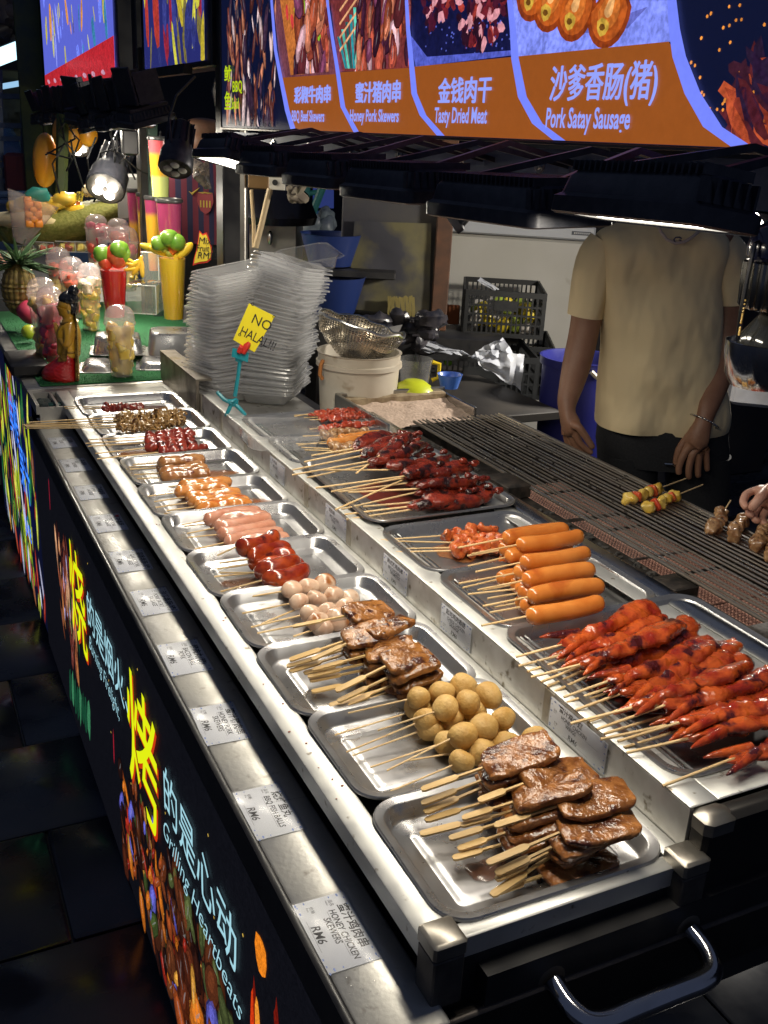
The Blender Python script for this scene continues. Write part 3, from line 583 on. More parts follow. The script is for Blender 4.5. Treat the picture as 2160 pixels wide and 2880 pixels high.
KIND = dict(slabC=k_one('meat_slice', f_slab(.098,.062,.0135,m_chick), rx=.12), slabP=k_one('pork_slice', f_slab(.082,.060,.014,m_pork), rx=.12),
    fish=k_balls('fish_ball', f_ball(.0198,m_fish,.17,34), .0385, 3), pball=k_balls('pork_ball', f_pball, .034, 3, .001),
    glaze=k_one('sausage', f_saus(.105,.0205,m_glaze,.0022,.010,30)), pink=k_one('pink_sausage', f_saus(.14,.0160,m_pink,.0008,.008)),
    orange=k_one('orange_sausage', f_saus(.135,.0150,m_orange,.0024,.004,45)), brown=k_one('brown_sausage', f_saus(.125,.0165,m_brown,.002,.004,50)),
    cheese=k_one('cheese_sausage', f_saus(.150,.0155,m_cheese,.0003,.004,20), rx=.2), wing=k_one('wing_meat', f_wing(.235,.0245,m_wing), n=12, rx=.5),
    rib=k_one('rib_meat', f_rib(.195,.0215), n=8, rx=.4), redm=k_balls('red_meat_ball', f_chunk(.0155,.0145,.013,m_redmeat,.004,60), .027, 5),
    squid=k_balls('squid_piece', f_squid, .021, 9, .003), beef=k_balls('beef_piece', f_chunk(.012,.010,.005,m_beef,.003,80), .020, 7),
    dmeat=k_balls('dark_meat_piece', f_chunk(.012,.011,.008,m_redmeat,.004,80), .02, 6), spice=k_balls('spiced_chunk', f_chunk(.014,.014,.011,m_spice,.008,75), .024, 5),
    gold=k_satay(m_satay), goldo=k_one('minced_sausage', f_saus(.14,.013,m_orange,.003,.004,40)), yellow=k_satay(m_yellow, True), satay=k_satay(m_satay))
KEYS = dict(
 t11=('honey_chicken_skewer','honey chicken slice skewer with flat bamboo grip, %s grip end on the nearest tray','honey chicken skewers',.098,'f',.002),
 t10=('fish_ball_skewer','skewer of yellow fish balls, %s stick end on the fish ball tray','fish ball skewers',.115,'r',.0014),
 t9=('honey_pork_skewer','dark honey pork skewer with flat bamboo grip, %s grip end on its tray','honey pork skewers',.082,'f',.002),
 t8=('pork_ball_skewer','skewer of pale pork balls, %s stick end on its tray','pork ball skewers',.10,'r',.0018),
 t7=('glazed_sausage_skewer','plump dark red glazed sausage on a stick, %s stick end on its tray','glazed sausage skewers',.10,'r',.0018),
 t6=('pink_sausage_skewer','long pale pink sausage on a stick, %s stick end on its tray','pink sausage skewers',.15,'r',.0017),
 t5=('orange_sausage_skewer','wrinkled orange sausage on a stick, %s stick end on its tray','orange sausage skewers',.135,'r',.0017),
 t4=('brown_sausage_skewer','brown sausage on a stick, %s stick end on its tray','brown sausage skewers',.125,'r',.0017),
 t3=('red_meat_skewer','skewer of dark red meat balls, %s stick end of its tray','red meat ball skewers',.135,'r',.0017),
 t2=('squid_skewer','long stick of curled spiced squid, %s stick end overhanging the ledge','squid skewers',.20,'r',.0018),
 t1=('dark_meat_skewer','small dark meat skewer, %s of those in the farthest front tray','dark meat skewers',.12,'r',.0017),
 A=('chicken_wing_skewer','glossy red chicken wing on a stick, %s stick end on the largest tray','chicken wing skewers',.20,'r',.0021),
 B=('cheese_sausage_skewer','smooth orange cheese sausage on a stick, %s stick end in the stack','cheese sausage skewers',.15,'r',.0018),
 C=('spiced_chicken_skewer','red spiced chicken skewer, %s stick end on the stained tray','spiced chicken skewers',.12,'r',.0017),
 D=('glazed_rib_skewer','dark glazed rib on a stick, %s stick end of the rib pile','glazed rib skewers',.17,'r',.0021),
 E=('golden_meat_skewer','golden brown meat skewer behind the ribs, %s stick end of its tray','golden meat skewers',.13,'r',.0017),
 F=('beef_skewer','thin red beef skewer on the farthest upper tray, %s of its row','red beef skewers',.14,'r',.0016),
 Y=('yellow_satay_skewer','yellow chicken and pepper skewer on the grill, %s of the pair','yellow skewers on the grill',.135,'r',.0017),
 T=('meat_satay_skewer','browned meat skewer at the right of the grill, %s of its group','browned skewers on the grill',.13,'r',.0017))
# --- nearest tray (honey chicken)
for k, (p1, p2, z1, z2, dc) in enumerate([
 ((470,392),(700,310),.030,.058,None), ((470,440),(690,355),.015,.040,None), ((480,470),(690,380),.008,.022,None), ((483,498),(700,430),.002,.012,None),
 ((665,430),(835,366),.038,.060,((1080,320),.062)), ((610,490),(800,430),.020,.046,None), ((605,515),(800,460),.012,.034,None), ((720,516),(950,442),.032,.060,((1165,400),.064)),
 ((565,560),(775,495),.010,.028,None), ((465,545),(760,470),.004,.016,None), ((595,596),(775,535),.004,.020,None), ((577,628),(760,575),.000,.010,None),
 ((695,645),(960,533),.020,.044,((1185,500),.048)), ((725,680),(935,580),.010,.030,None), ((725,700),(920,600),.004,.018,None), ((710,755),(925,612),-.004,.010,None), ((720,745),(900,680),-.010,-.006,None)]):
    skewer('slabC','J',p1,p2,z1,z2,'t11',roll=random.uniform(-6,6),dirc=dc)
# --- fish balls
for p1, p2, z1, z2, dc in [((630,1045),(1005,932),-.012,-.002,((1160,900),0)), ((700,932),(1005,862),.005,.026,((1350,785),.028)), ((722,1152),(1060,1030),-.012,.0,((1200,1000),.0)), ((690,1134),(1050,985),-.006,.014,((1200,950),.014)), ((852,1022),(1150,925),.010,.034,((1505,820),.036)),
  ((815,1213),(1150,1100),-.012,.0,((1330,1060),.0)), ((900,1230),(1235,1062),.002,.026,((1560,945),.026)), ((918,1338),(1235,1205),-.012,.006,((1430,1125),.006)), ((1000,1180),(1330,1125),-.012,-.002,None)]:
    skewer('fish','I',p1,p2,z1,z2,'t10',dirc=dc)
# --- honey pork
for p1, p2, z1, z2, dc in [((395,657),(690,555),.02,.045,None), ((412,483),(700,425),.035,.064,((960,370),.066)), ((380,690),(690,600),.012,.030,None), ((395,716),(690,625),.006,.018,None), ((510,655),(815,515),.032,.058,((1040,440),.062)), ((470,725),(775,650),.0,.006,None),
  ((515,708),(810,628),.014,.038,None), ((490,745),(800,672),.006,.024,None), ((500,765),(800,705),.0,.012,None), ((510,822),(790,760),-.008,-.002,None), ((635,818),(912,680),.030,.054,((1150,600),.058)), ((645,872),(925,738),.014,.038,None), ((602,893),(900,800),-.004,.006,None), ((655,903),(940,780),.004,.022,None), ((690,905),(930,815),-.008,.006,None)]:
    skewer('slabP','I',p1,p2,z1,z2,'t9',roll=random.uniform(-6,6),dirc=dc)
# --- pork balls
for p1, p2 in [((108,342),(362,300)), ((150,415),(405,362)), ((195,487),(455,425)), ((228,518),(500,462))]:
    skewer('pball','I',p1,p2,-.008,.006,'t8',dirc=((p2[0]+200,p2[1]-38),.008))
skewer('pball','I',(415,535),(520,500),-.01,-.006,'t8')
skewer('pball','I',(250,470),(480,372),-.01,-.008,'t8',dirc=((700,335),-.006))
# --- glazed sausages
for p1, p2, z1, z2, dc in [((20,815),(115,772),.015,.034,((375,700),.036)), ((30,855),(180,835),.0,.018,((400,770),.018)), ((20,885),(180,862),-.008,.006,((400,820),.006)), ((35,905),(210,905),-.01,.012,((420,850),.014)), ((38,1003),(250,945),-.01,.012,((510,880),.014)), ((5,925),(210,905),-.01,-.006,None)]:
    skewer('glaze','G',p1,p2,z1,z2,'t7',dirc=dc)
# --- pink, orange, brown sausages
for p1, p2, q in [((1025,865),(1160,840),(1610,772)), ((1060,918),(1225,885),(1640,808)), ((1065,942),(1240,925),(1680,850)), ((1105,1015),(1285,975),(1750,895))]: skewer('pink','F',p1,p2,-.008,.0,'t6',dirc=(q,.0))
skewer('pink','F',(1110,1024),(1300,1000),-.012,-.010,'t6')
skewer('pink','F',(1045,872),(1190,858),-.012,-.010,'t6')
for p1, p2, q in [((850,642),(1000,625),(1390,590)), ((812,690),(980,668),(1450,622)), ((860,722),(1045,695),(1470,655)), ((865,758),(1060,730),(1480,685)), ((935,778),(1100,755),(1520,705)), ((920,796),(1110,778),(1500,730))]: skewer('orange','F',p1,p2,-.008,.0,'t5',dirc=(q,.002))
for p1, p2, q in [((730,495),(875,485),(1250,452)), ((708,558),(885,548),(1270,520)), ((740,582),(895,575),(1270,545))]: skewer('brown','F',p1,p2,-.006,.008,'t4',dirc=(q,.010))
for p1, p2 in [((695,510),(870,500)), ((700,523),(870,515))]: skewer('brown','F',p1,p2,-.012,-.008,'t4')
for p1, p2 in [((455,342),(805,322)), ((437,365),(810,340)), ((452,383),(810,360)), ((497,427),(810,392)), ((508,460),(882,420))]: skewer('redm','F',p1,p2,.006,.006,'t3',dirc=((p2[0]+290,p2[1]-28),.006))
for k, (p1, p2) in enumerate([((90,235),(600,205)), ((52,250),(615,222)), ((62,257),(615,240)), ((70,272),(612,268)), ((75,262),(620,255))]): skewer('squid','F',p1,p2,.006,.014+.01*(k%2),'t2',dirc=((p2[0]+450,p2[1]-14-6*k),.016))
for p1, p2 in [((305,140),(545,140)), ((315,150),(545,152))]: skewer('dmeat','F',p1,p2,.0,.0,'t1',dirc=((p2[0]+250,p2[1]-4),.0))
# --- wings
for p1, p2, q, z in [((645,640),(815,595),(1310,400),.090), ((655,677),(835,630),(1345,440),.078), ((705,722),(900,672),(1380,470),.098), ((745,742),(960,655),(1440,480),.085), ((800,780),(960,705),(1440,520),.078),
  ((838,802),(1010,740),(1530,545),.092), ((850,824),(1100,735),(1530,590),.078), ((885,854),(1060,790),(1530,640),.080), ((865,908),(1110,845),(1640,650),.098), ((970,932),(1235,838),(1760,690),.100), ((985,972),(1250,915),(1700,790),.085),
  ((1055,980),(1300,905),(1740,820),.094), ((1090,1026),(1330,970),(1780,870),.085), ((1235,1160),(1490,1060),(1850,930),.082)]:
    skewer('wing','H',p1,p2,z-.018,z,'A',dirc=(q,z+.006))
for p1, p2, q, z in [((690,700),(870,640),(1350,430),.070), ((770,760),(930,690),(1400,500),.072), ((860,840),(1060,765),(1520,590),.066), ((1000,950),(1230,880),(1700,720),.078), ((940,900),(1150,820),(1660,640),.074), ((1080,1005),(1290,940),(1740,860),.072)]: skewer('wing','H',p1,p2,z-.010,z,'A',dirc=(q,z+.002))
# --- cheese sausages (upper layer, then the layers beneath)
for p1, p2, q in [((475,192),(590,165),(865,125)), ((452,292),(645,190),(925,150)), ((480,305),(660,262),(930,222)), ((480,372),(668,335),(932,293)), ((510,430),(690,400),(955,360)), ((585,495),(685,478),(965,425))]:
    skewer('cheese','H',(p2[0]-178,p2[1]+36),p2,.108,.112,'B',dirc=(q,.113))
for p1, p2, q in [((450,233),(575,212),(860,170)), ((452,275),(600,240),(880,200)), ((415,345),(635,305),(900,262)), ((452,388),(640,368),(915,330)), ((530,405),(650,385),(920,345)), ((540,462),(660,440),(930,400))]: skewer('cheese','H',p1,p2,.082,.088,'B',dirc=(q,.089))
for p1, p2, q in [((450,298),(575,262),(850,222)), ((430,362),(565,330),(840,290)), ((512,372),(620,352),(890,315)), ((560,440),(640,425),(900,385))]: skewer('cheese','H',p1,p2,.058,.062,'B',dirc=(q,.063))
for p1, p2 in [((868,735),(1190,712)), ((892,740),(1240,748)), ((945,797),(1250,790)), ((1000,780),(1240,775))]: skewer('spice','G',p1,p2,.06,.066,'C',dirc=((p2[0]+220,p2[1]-22),.068))
# --- ribs
for p1, p2, q, z in [((470,330),(760,270),(1100,195),.12), ((510,297),(720,262),(1000,190),.11), ((410,372),(760,300),(1120,225),.115), ((408,398),(800,328),(1150,240),.13), ((485,412),(800,345),(1160,265),.11), ((560,372),(900,372),(1290,285),.12),
  ((530,465),(985,405),(1390,335),.12), ((610,484),(970,415),(1390,350),.11), ((640,487),(1000,440),(1380,365),.10), ((700,488),(1050,470),(1440,405),.105), ((632,578),(985,422),(1330,350),.105), ((665,575),(1040,490),(1440,430),.095), ((778,562),(1080,535),(1330,500),.085), ((680,602),(1090,552),(1460,480),.09), ((690,628),(1010,580),(1480,495),.082), ((740,390),(860,300),(1050,165),.135)]:
    skewer('rib','G',p1,p2,z-.025,z,'D',dirc=(q,z))
for p1, p2, k in [((413,198),(560,193),'gold'), ((430,237),(585,235),'goldo'), ((458,255),(600,262),'gold'), ((475,268),(620,272),'gold'), ((440,245),(640,215),'goldo')]: skewer(k,'G',p1,p2,.06,.072,'E',dirc=((p2[0]+250,p2[1]-18),.074))
for p1, p2 in [((410,88),(490,85)), ((470,100),(545,98)), ((500,112),(560,110)), ((540,150),(590,145)), ((500,160),(545,155)), ((420,95),(520,76))]: skewer('beef','G',p1,p2,.06,.066,'F',dirc=((p2[0]+200,p2[1]-14),.068))
# --- on the grill
skewer('yellow','P',(1078,870),(900,935),.075,.074,'Y',dirc=((570,1050),.072)); skewer('yellow','P',(1198,913),(1020,985),.075,.074,'Y',dirc=((700,1130),.072))
skewer('satay','P',(1395,1025),(1345,1105),.085,.076,'T',dirc=((1190,1340),.074)); skewer('satay','P',(1545,1068),(1485,1150),.09,.076,'T',dirc=((1350,1390),.074)); skewer('satay','P',(1680,1120),(1640,1210),.085,.076,'T',dirc=((1530,1460),.074))
skewer('satay','P',(1790,1180),(1745,1270),.085,.076,'T',dirc=((1650,1500),.074))
emit_skewers()
# ================================================================== GRILL
gr = thing('charcoal_grill', 'long sooty barbecue grill with steel bars along the right of the counter', 'grill', (1.42,1.6,GZ)); gi = Matrix.Translation((-1.42,-1.6,-GZ))
def gpart(name, mb, m, **k): o = mb.build(name, m, gr, **k); o.matrix_local = gi; return o
GX0, GX1, GY0, GY1, GH = 1.292, 1.572, .62, 2.395, .060
b = MB(); b.box((1.216,GY0,-.09),(1.290,2.42,.032)); b.box((1.579,GY0,-.09),(1.60,2.42,.040)); b.box((1.29,2.401,-.09),(1.579,2.42,.04)); gpart('firebox_wall', b, charred, smooth=False)
b = MB(); b.box((1.285,GY0,-.085),(1.58,2.402,-.075)); gpart('firebox_floor', b, mat('ash_floor', (.02,.018,.016), .9, 0, col2=(.06,.05,.045), scale=40, bump=.004), smooth=False)
b = MB(); r = random.Random(8)
for k in range(230): x = r.uniform(1.222,1.284); y = r.uniform(.7,2.38); b.sell(r.uniform(.003,.009),r.uniform(.003,.009),r.uniform(.002,.005),.7,.7,4,6,.003,90,k,Matrix.Translation((x,y,.033)))
tag(gpart('soot_crumbs', b, mat('soot', (.012,.012,.013), .85, 0, col2=(.05,.045,.04), scale=80)), kind='stuff')
hm = mat('ceramic_burner', (.17,.085,.065), .8, 0, col2=(.24,.12,.09), scale=30)
hm2 = mat('ceramic_burner_grey', (.20,.16,.14), .8, 0, col2=(.12,.10,.09), scale=30)
for (ya, yb, m_) in ((.70,.985,hm), (.99,1.285,hm), (1.29,1.52,hm), (1.53,1.76,hm2), (1.78,2.02,hm2)):
    b = MB(); b.box((1.325,ya,-.04),(1.54,yb,-.026)); o = gpart('burner_plate', b, m_, smooth=False)
    b = MB(); n = int((yb-ya)/.0095)
    for i in range(22):
        for j in range(n):
            x = 1.33+i*.0095; y = ya+.006+j*.0095; q = .0028; b.add([(x-q,y-q,-.0259),(x+q,y-q,-.0259),(x+q,y+q,-.0259),(x-q,y+q,-.0259),(x,y,-.022)], [(0,1,4),(1,2,4),(2,3,4),(3,0,4)])
    tag(b.build('burner_stud', mat('burner_stud', (.50,.27,.21) if m_ is hm else (.26,.21,.18), .8), o, smooth=False), kind='stuff')
b = MB(); b.tube([(0,GY0,0),(0,GY1,0)], .0024, 8); bar = b.mesh('grill_bar', barm)
nb_ = 17
for i in range(nb_):
    o = link('grill_bar', bar, gr); o.matrix_local = gi @ Matrix.Translation((GX0+.008+i*(GX1-GX0-.016)/(nb_-1), 0, GH+random.uniform(-.0012,.0012))) @ Matrix.Rotation(random.uniform(-.002,.002),4,'Z')
for y in (.82,1.06,1.29,1.525,1.763,1.945,2.17,2.37):
    b = MB(); b.tube([(GX0,y,GH-.0058),(GX1,y+.004,GH-.0058)], .0032, 8); gpart('cross_bar', b, charred if y > 1.7 or 1.2<y<1.6 else barm)
b = MB(); b.tube([(GX0-.002,GY0,GH-.002),(GX0-.002,GY1,GH-.002)], .0045, 8); b.tube([(GX1+.003,GY0,GH),(GX1+.003,GY1,GH)], .0055, 8); gpart('grate_edge', b, barm)
b = MB(); r = random.Random(4)
for k in range(60):
    x = GX0+.008+r.randrange(nb_)*(GX1-GX0-.016)/(nb_-1); y = r.uniform(1.55,2.39); b.sell(.004,r.uniform(.003,.012),.0025,1,1,4,6,.003,120,k,Matrix.Translation((x,y,GH+.001)))
tag(gpart('burnt_residue', b, charred), kind='stuff')
for lo, hi in (((1.225,1.80,.033),(1.292,1.90,.066)), ((1.24,1.245,.0),(1.30,1.31,.05)), ((1.24,1.01,.0),(1.33,1.07,.062))): b = MB(); b.bbox(lo, hi, .003); gpart('burner_bracket', b, charred)
# ash tray at the back of the grill
ab = thing('ash_box', 'steel box of pale crumbly ash behind the grill grate', 'ash box', (1.34,2.55,.04)); ai = Matrix.Translation((-1.34,-2.55,-.04))
b = MB()
for lo, hi in (((1.158,2.30,.0),(1.168,2.66,.085)), ((1.168,2.648,.0),(1.53,2.66,.085)), ((1.52,2.45,.0),(1.53,2.648,.07))): b.bbox(lo, hi, .002)
o = b.build('box_wall', steel, ab); o.matrix_local = ai
b = MB(); b.bbox((1.17,2.62,.02),(1.52,2.647,.075), .004); o = b.build('fibre_lining', mat('fibre_board', (.34,.27,.17), .9, 0, col2=(.20,.14,.08), scale=40, bump=.003), ab); o.matrix_local = ai
b = MB(); n = 22; v = []; f = []
for i in range(n+1):
    for j in range(n+1): x = 1.169+.35*i/n; y = 2.42+.20*j/n; v.append((x,y,.035+.008*noise.noise(Vector((x*30,y*30,0)))+.02*j/n))
for i in range(n):
    for j in range(n): a = i*(n+1)+j; f.append((a,a+1,a+n+2,a+n+1))
b.add(v, f); o = b.build('ash', mat('pale_ash', (.60,.46,.36), .95, 0, col2=(.42,.31,.24), scale=120, bump=.004), ab); o.matrix_local = ai; o['kind'] = 'stuff'
b = MB(); b.bbox((1.21,2.42,-.88),(1.60,2.45,.03), .004); b.bbox((1.21,.64,-.3),(1.60,2.42,-.095), .004); gpart('stand_panel', b, blk)
# ================================================================== BANNER (backlit print)
XB = 1.0
ban = thing('menu_banner', 'large backlit orange and blue menu banner of grilled skewers above the counter', 'banner', (XB,2.,.81)); bi = Matrix.Translation((-XB,-2.,-.81))
def W2(x, y): p = atx('W', x, y, XB-.001); return (p.y, p.z)
def bp_(name, mb, m, **k): o = mb.build(name, m, ban, **k); o.matrix_local = bi; return o
b = MB(); b.bbox((XB+.004,.55,.812),(XB+.09,3.262,1.75), .004); bp_('sign_case', b, blk)
b = MB(); b.bbox((XB-.006,.55,.806),(XB+.0035,3.262,.8115), .001); b.bbox((XB-.006,3.255,.8118),(XB+.0035,3.265,1.75), .001); bp_('sign_edge', b, mat('edge_metal', (.12,.11,.10), .35, .8))
zb = .8125; zt = 1.55; BX = XB-.0012
b = MB()
def bshape(pts, col, lay): lb(pts, col, BX, lay, b)
def bstreak(rect, cols, n, size, seed, ang=(0,3.14), lay0=2, asp=(.2,.6)): streaks(b, BX, rect, cols, n, size, seed, ang, lay0-1 if lay0 > 1 else 1, asp, (rect[0],rect[1],max(rect[2],zb+.001),rect[3]+1))
bshape([(.55,zb),(3.255,zb),(3.255,zt),(.55,zt)], rgb(10,16,46), 0)
ORG = rgb(150,80,27); BLW = rgb(120,136,255)
# column boundaries (from the photograph): each is a pale blue curve from top to bottom
cu = [[(178,0),(190,150),(205,230),(225,330),(243,392)], [(345,0),(360,110),(376,210),(392,320),(432,403)], [(583,0),(588,90),(596,170),(606,280),(632,345),(685,410)], [(892,0),(902,90),(908,175),(930,290),(975,370),(1040,425)], [(1378,0),(1386,90),(1400,170),(1440,280),(1500,380),(1590,452)]]
cw = [W2(*p) for p in cu[0]]
def clampz(p): return (p[0], max(p[1], zb+.001))
CU = [[clampz(W2(*p)) for p in c] for c in cu]
# orange label fields between the curves
for k, (tl, tr) in enumerate([((205,233),(370,222)), ((376,217),(596,203)), ((606,200),(908,170)), ((908,170),(1368,125))]):
    L_ = [q for q in CU[k] if q[1] <= W2(*tl)[1]+.001]; Rr = [q for q in CU[k+1] if q[1] <= W2(*tr)[1]+.004]
    bshape([W2(*tl)]+L_+Rr[::-1]+[W2(*tr)], ORG, 30)
# pictures above the labels
brn = [rgb(150,70,45), rgb(200,120,90), rgb(90,35,40), rgb(230,180,190), rgb(60,25,45), rgb(180,80,60), rgb(120,60,90)]
def quadpic(px, cols, n, size, seed, **k):
    ys = [W2(*p)[0] for p in px]; zs = [W2(*p)[1] for p in px]; bstreak((min(ys),max(ys),min(zs),max(zs)), cols, n, size, seed, **k)
bshape([W2(350,0),W2(376,215),W2(596,203),W2(583,0)][::1], rgb(120,50,50), 2)
bshape([W2(178,0),W2(205,233),W2(370,222),W2(345,0)], rgb(110,60,70), 2)
bshape([W2(583,0),W2(606,200),W2(908,170),W2(892,0)], rgb(16,18,60), 2)
bshape([W2(892,0),W2(908,170),W2(1368,125),W2(1378,0)], rgb(132,146,250), 2)
bshape([W2(583,95),W2(640,170),W2(900,150),W2(900,165),W2(606,200)], rgb(80,90,190), 3)
quadpic([(245,0),(345,215)], brn, 60, (.02,.055), 51, ang=(.9,2.2), asp=(.3,.6))
bshape([W2(200,0),W2(232,225),W2(272,222),W2(240,0)], rgb(190,110,50), 4); 
for k in range(12): bshape(blobby(*W2(272+k*5-30*(k%3),20+k*9),.018,.010,1.2,9,k,.2), [rgb(150,200,50),rgb(230,220,60),rgb(200,60,60)][k%3], 9)
quadpic([(430,0),(585,200)], brn, 80, (.016,.042), 52, ang=(1.2,1.9), asp=(.25,.6))
for k in range(5): bshape([W2(372+k*12,110-k*22),W2(395+k*8,205),W2(402+k*8,205),W2(380+k*12,110-k*22)], [rgb(40,140,150),rgb(90,200,180),rgb(30,90,90)][k%3], 8)
for k in range(4): bshape([W2(378,150-k*40),W2(432,70-k*40),W2(434,76-k*40),W2(380,156-k*40)], rgb(230,170,120), 9)
for cx_, cy_, s_ in ((660,20,.05),(690,-10,.05),(790,30,.075),(770,75,.05),(820,70,.05),(830,0,.06)):
    for k in range(26): a = random.uniform(0,6.3); q = random.uniform(0,1)**.5*s_; p = W2(cx_,cy_); bshape(blobby(p[0]+q*math.cos(a),p[1]+q*math.sin(a)*.7,.014,.008,a,7,k,.3), random.choice([rgb(110,30,40),rgb(70,20,40),rgb(170,60,50),rgb(40,12,30),rgb(220,150,160)]), 3+k%5)
for k in range(60): p = W2(random.uniform(600,890), random.uniform(60,165)); bshape(blobby(p[0],p[1],.003,.002,0,5,k), rgb(80,90,180), 4)
for cx_, cy_, tw in ((960,-40,0),(1012,-10,0),(1085,15,0),(1185,30,0)):      # sausage ends
    p = W2(cx_,cy_); q_ = W2(cx_+70, cy_-220)
    for s_, c_ in ((1.0,rgb(135,55,18)),(.82,rgb(180,85,28)),(.5,rgb(210,115,45)),(.2,rgb(235,175,110))):
        w = .052*s_; pts = [(p[0]+w*math.cos(a), p[1]+w*1.0*math.sin(a)) for a in [math.pi*(1+k/10) for k in range(11)]]+[(q_[0]-w,q_[1]),(q_[0]+w,q_[1])]
        bshape(pts, c_, 5+int(8*(1-s_)))
    bshape(blobby(p[0]+.01,p[1]-.022,.016,.012,0,9,1,.2), rgb(200,160,60), 14); bshape(blobby(p[0]+.01,p[1]-.022,.007,.005,0,7,2,.2), rgb(110,70,20), 15)
bshape([W2(985,62),W2(1080,100),W2(1240,85),W2(1300,20),W2(1200,95),W2(1060,88)], rgb(100,105,190), 4)
# squid picture and night-fire field at the ends
quadpic([(40,0),(185,380)], [rgb(20,26,60), rgb(120,60,50), rgb(190,120,90), rgb(60,40,60), rgb(220,190,190), rgb(90,45,40)], 150, (.015,.06), 53, ang=(1.0,2.0), asp=(.1,.35))
bshape([(2.9,zb),(3.25,zb),(3.25,.98),(3.1,.90)], rgb(14,20,50), 8)
for k in range(50): p = W2(random.uniform(1400,1659), random.uniform(0,440)); bshape(blobby(p[0],max(p[1],zb+.006),.0025,.0025,0,5,k), rgb(240,150,60), 6)
for k in range(40):
    p = W2(random.uniform(1560,1760), random.uniform(200,440)); c_ = random.choice([rgb(130,50,35),rgb(185,80,45),rgb(85,30,35),rgb(60,25,40),rgb(40,24,50)]); bshape([(q[0],max(q[1],zb+.001)) for q in blobby(p[0],p[1],.045,.010,random.uniform(.3,1.4),9,k,.3)], c_, 5+k%4)
for k, c in enumerate(CU):                                   # pale boundary bands
    wd = (.030,.024,.024,.026,.030)[k]; n = len(c)
    pts = []
    for i in range(n-1): 
        for t in (0,.5): pts.append((c[i][0]*(1-t)+c[i+1][0]*t, c[i][1]*(1-t)+c[i+1][1]*t))
    pts.append(c[-1])
    for i in range(len(pts)-1):
        w0 = wd*(.6+.8*i/len(pts)); w1 = wd*(.6+.8*(i+1)/len(pts)); bshape([(pts[i][0]+w0/2,pts[i][1]),(pts[i+1][0]+w1/2,pts[i+1][1]),(pts[i+1][0]-w1/2,pts[i+1][1]),(pts[i][0]-w0/2,pts[i][1])], BLW, 32)
bp_('banner_print', b, printm('banner_print', .95, .45, 30, .35), smooth=False)
tw = emitm('banner_letter_blue_white', rgb(150,165,255), .95); tg = emitm('banner_letter_green', rgb(190,215,30), .9)
def btext(body, x0, yb, x1, hpx, m, fit=True, bold=.0, shear=0.):
    p = W2(x0, yb); q = W2(x1, yb+ (x1-x0)*.02); size = hpx
    M = Matrix(((0,0,-1,BX-.00012*17-.0035),(-1,0,0,p[0]),(0,1,0,p[1]),(0,0,0,1)))
    wd = p[0]-q[0]; est = sum(1.0 if ord(ch) > 0x2000 else .56 for ch in body)*size
    o = text(body, m, ban, Matrix.Identity(4), size, shear=shear, bold=bold); o.matrix_local = bi @ M @ Matrix.Diagonal((wd/est,1,1,1)); return o
def zh(x, y0, y1): return W2(x,y0)[1]-W2(x,y1)[1]
for body, x0, x1, yt, yb in (('彩椒牛肉串',248,358,257,307), ('蜜汁猪肉串',430,568,243,305), ('金钱肉干',678,838,230,305), ('沙爹香肠(猪)',1012,1366,190,295)): [btext(body, x0+dx, yb-2+dy, x1+dx, zh(x0,yt,yb)*1.05, tw, bold=.0003) for dx, dy in ((0,0),(1.6,0),(.8,1.0),(.8,-1.0),(-1.2,0))]
for body, x0, x1, yt, yb in (('BBQ Beef Skewers',240,356,328,362), ('Honey Pork Skewers',414,590,325,362), ('Tasty Dried Meat',668,870,318,366), ('Pork Satay Sausage',1000,1346,318,380)): btext(body, x0, yb, x1, zh(x0,yt,yb)*1.30, tw, bold=.0009)
btext('鱿', 38, 240, 60, zh(50,195,245)*1.0, tg, bold=.001); btext('鱼', 38, 325, 60, zh(50,270,330)*1.0, tg, bold=.001); btext('BBQ', 62, 275, 88, zh(75,245,280)*1.3, tg, bold=.0008); btext('Squid', 60, 325, 88, zh(75,295,330)*1.3, tg, bold=.0008)
# other screens
def screen(label, x, y0, y1, z0, z1, bgc, seed, cols, red=False):
    t = thing('menu_screen', label, 'menu screen', (x,(y0+y1)/2,z0)); ti = Matrix.Translation((-x,-(y0+y1)/2,-z0))
    b = MB(); b.bbox((x+.004,y0-.06,z0-.02),(x+.09,y1+.06,z1+.05), .004); o = b.build('screen_case', blk, t); o.matrix_local = ti
    b = MB(); lb([(y0,z0),(y1,z0),(y1,z1),(y0,z1)], bgc, x, 0, b); cl = lambda p: (min(max(p[0],y0),y1), min(max(p[1],z0),z1))
    r = random.Random(seed)
    for i in range(90):
        y = r.uniform(y0,y1); z = r.uniform(z0+(.10 if red else .04),z1); s_ = r.uniform(.03,.12); lb([cl(p) for p in blobby(y,z,s_,s_*r.uniform(.15,.5),r.uniform(1.1,1.9),9,i)], r.choice(cols), x, 2+i%6, b)
    if red:
        lb([(y0,z0),(y1,z0),(y1,z0+.07),(y0,z0+.17)], rgb(190,40,50), x, 9, b)
        for k in range(9): lb([cl((y1-.10-k*.22,z0+.005)),cl((y1-.24-k*.22,z0+.03)),cl((y1-.24-k*.22,z0+.08)),cl((y1-.1-k*.22,z0+.055))] if False else blobby(y1-.15-k*.24,z0+.03,.05,.012,.1,8,k), rgb(205,150,175), x, 10, b)
    o = b.build('screen_picture', printm('screen_print', .9, .2, 25, .35), t, smooth=False); o.matrix_local = ti
    return t, ti
screen('bright fruit menu screen with blue and yellow pictures and red bottom band, at upper left', 1.0, 4.85, 6.95, 1.0, 2.0, rgb(95,105,215), 61, [rgb(120,140,255), rgb(190,180,60), rgb(220,150,70), rgb(60,130,170), rgb(150,160,255), rgb(90,90,160), rgb(200,200,120)], True)
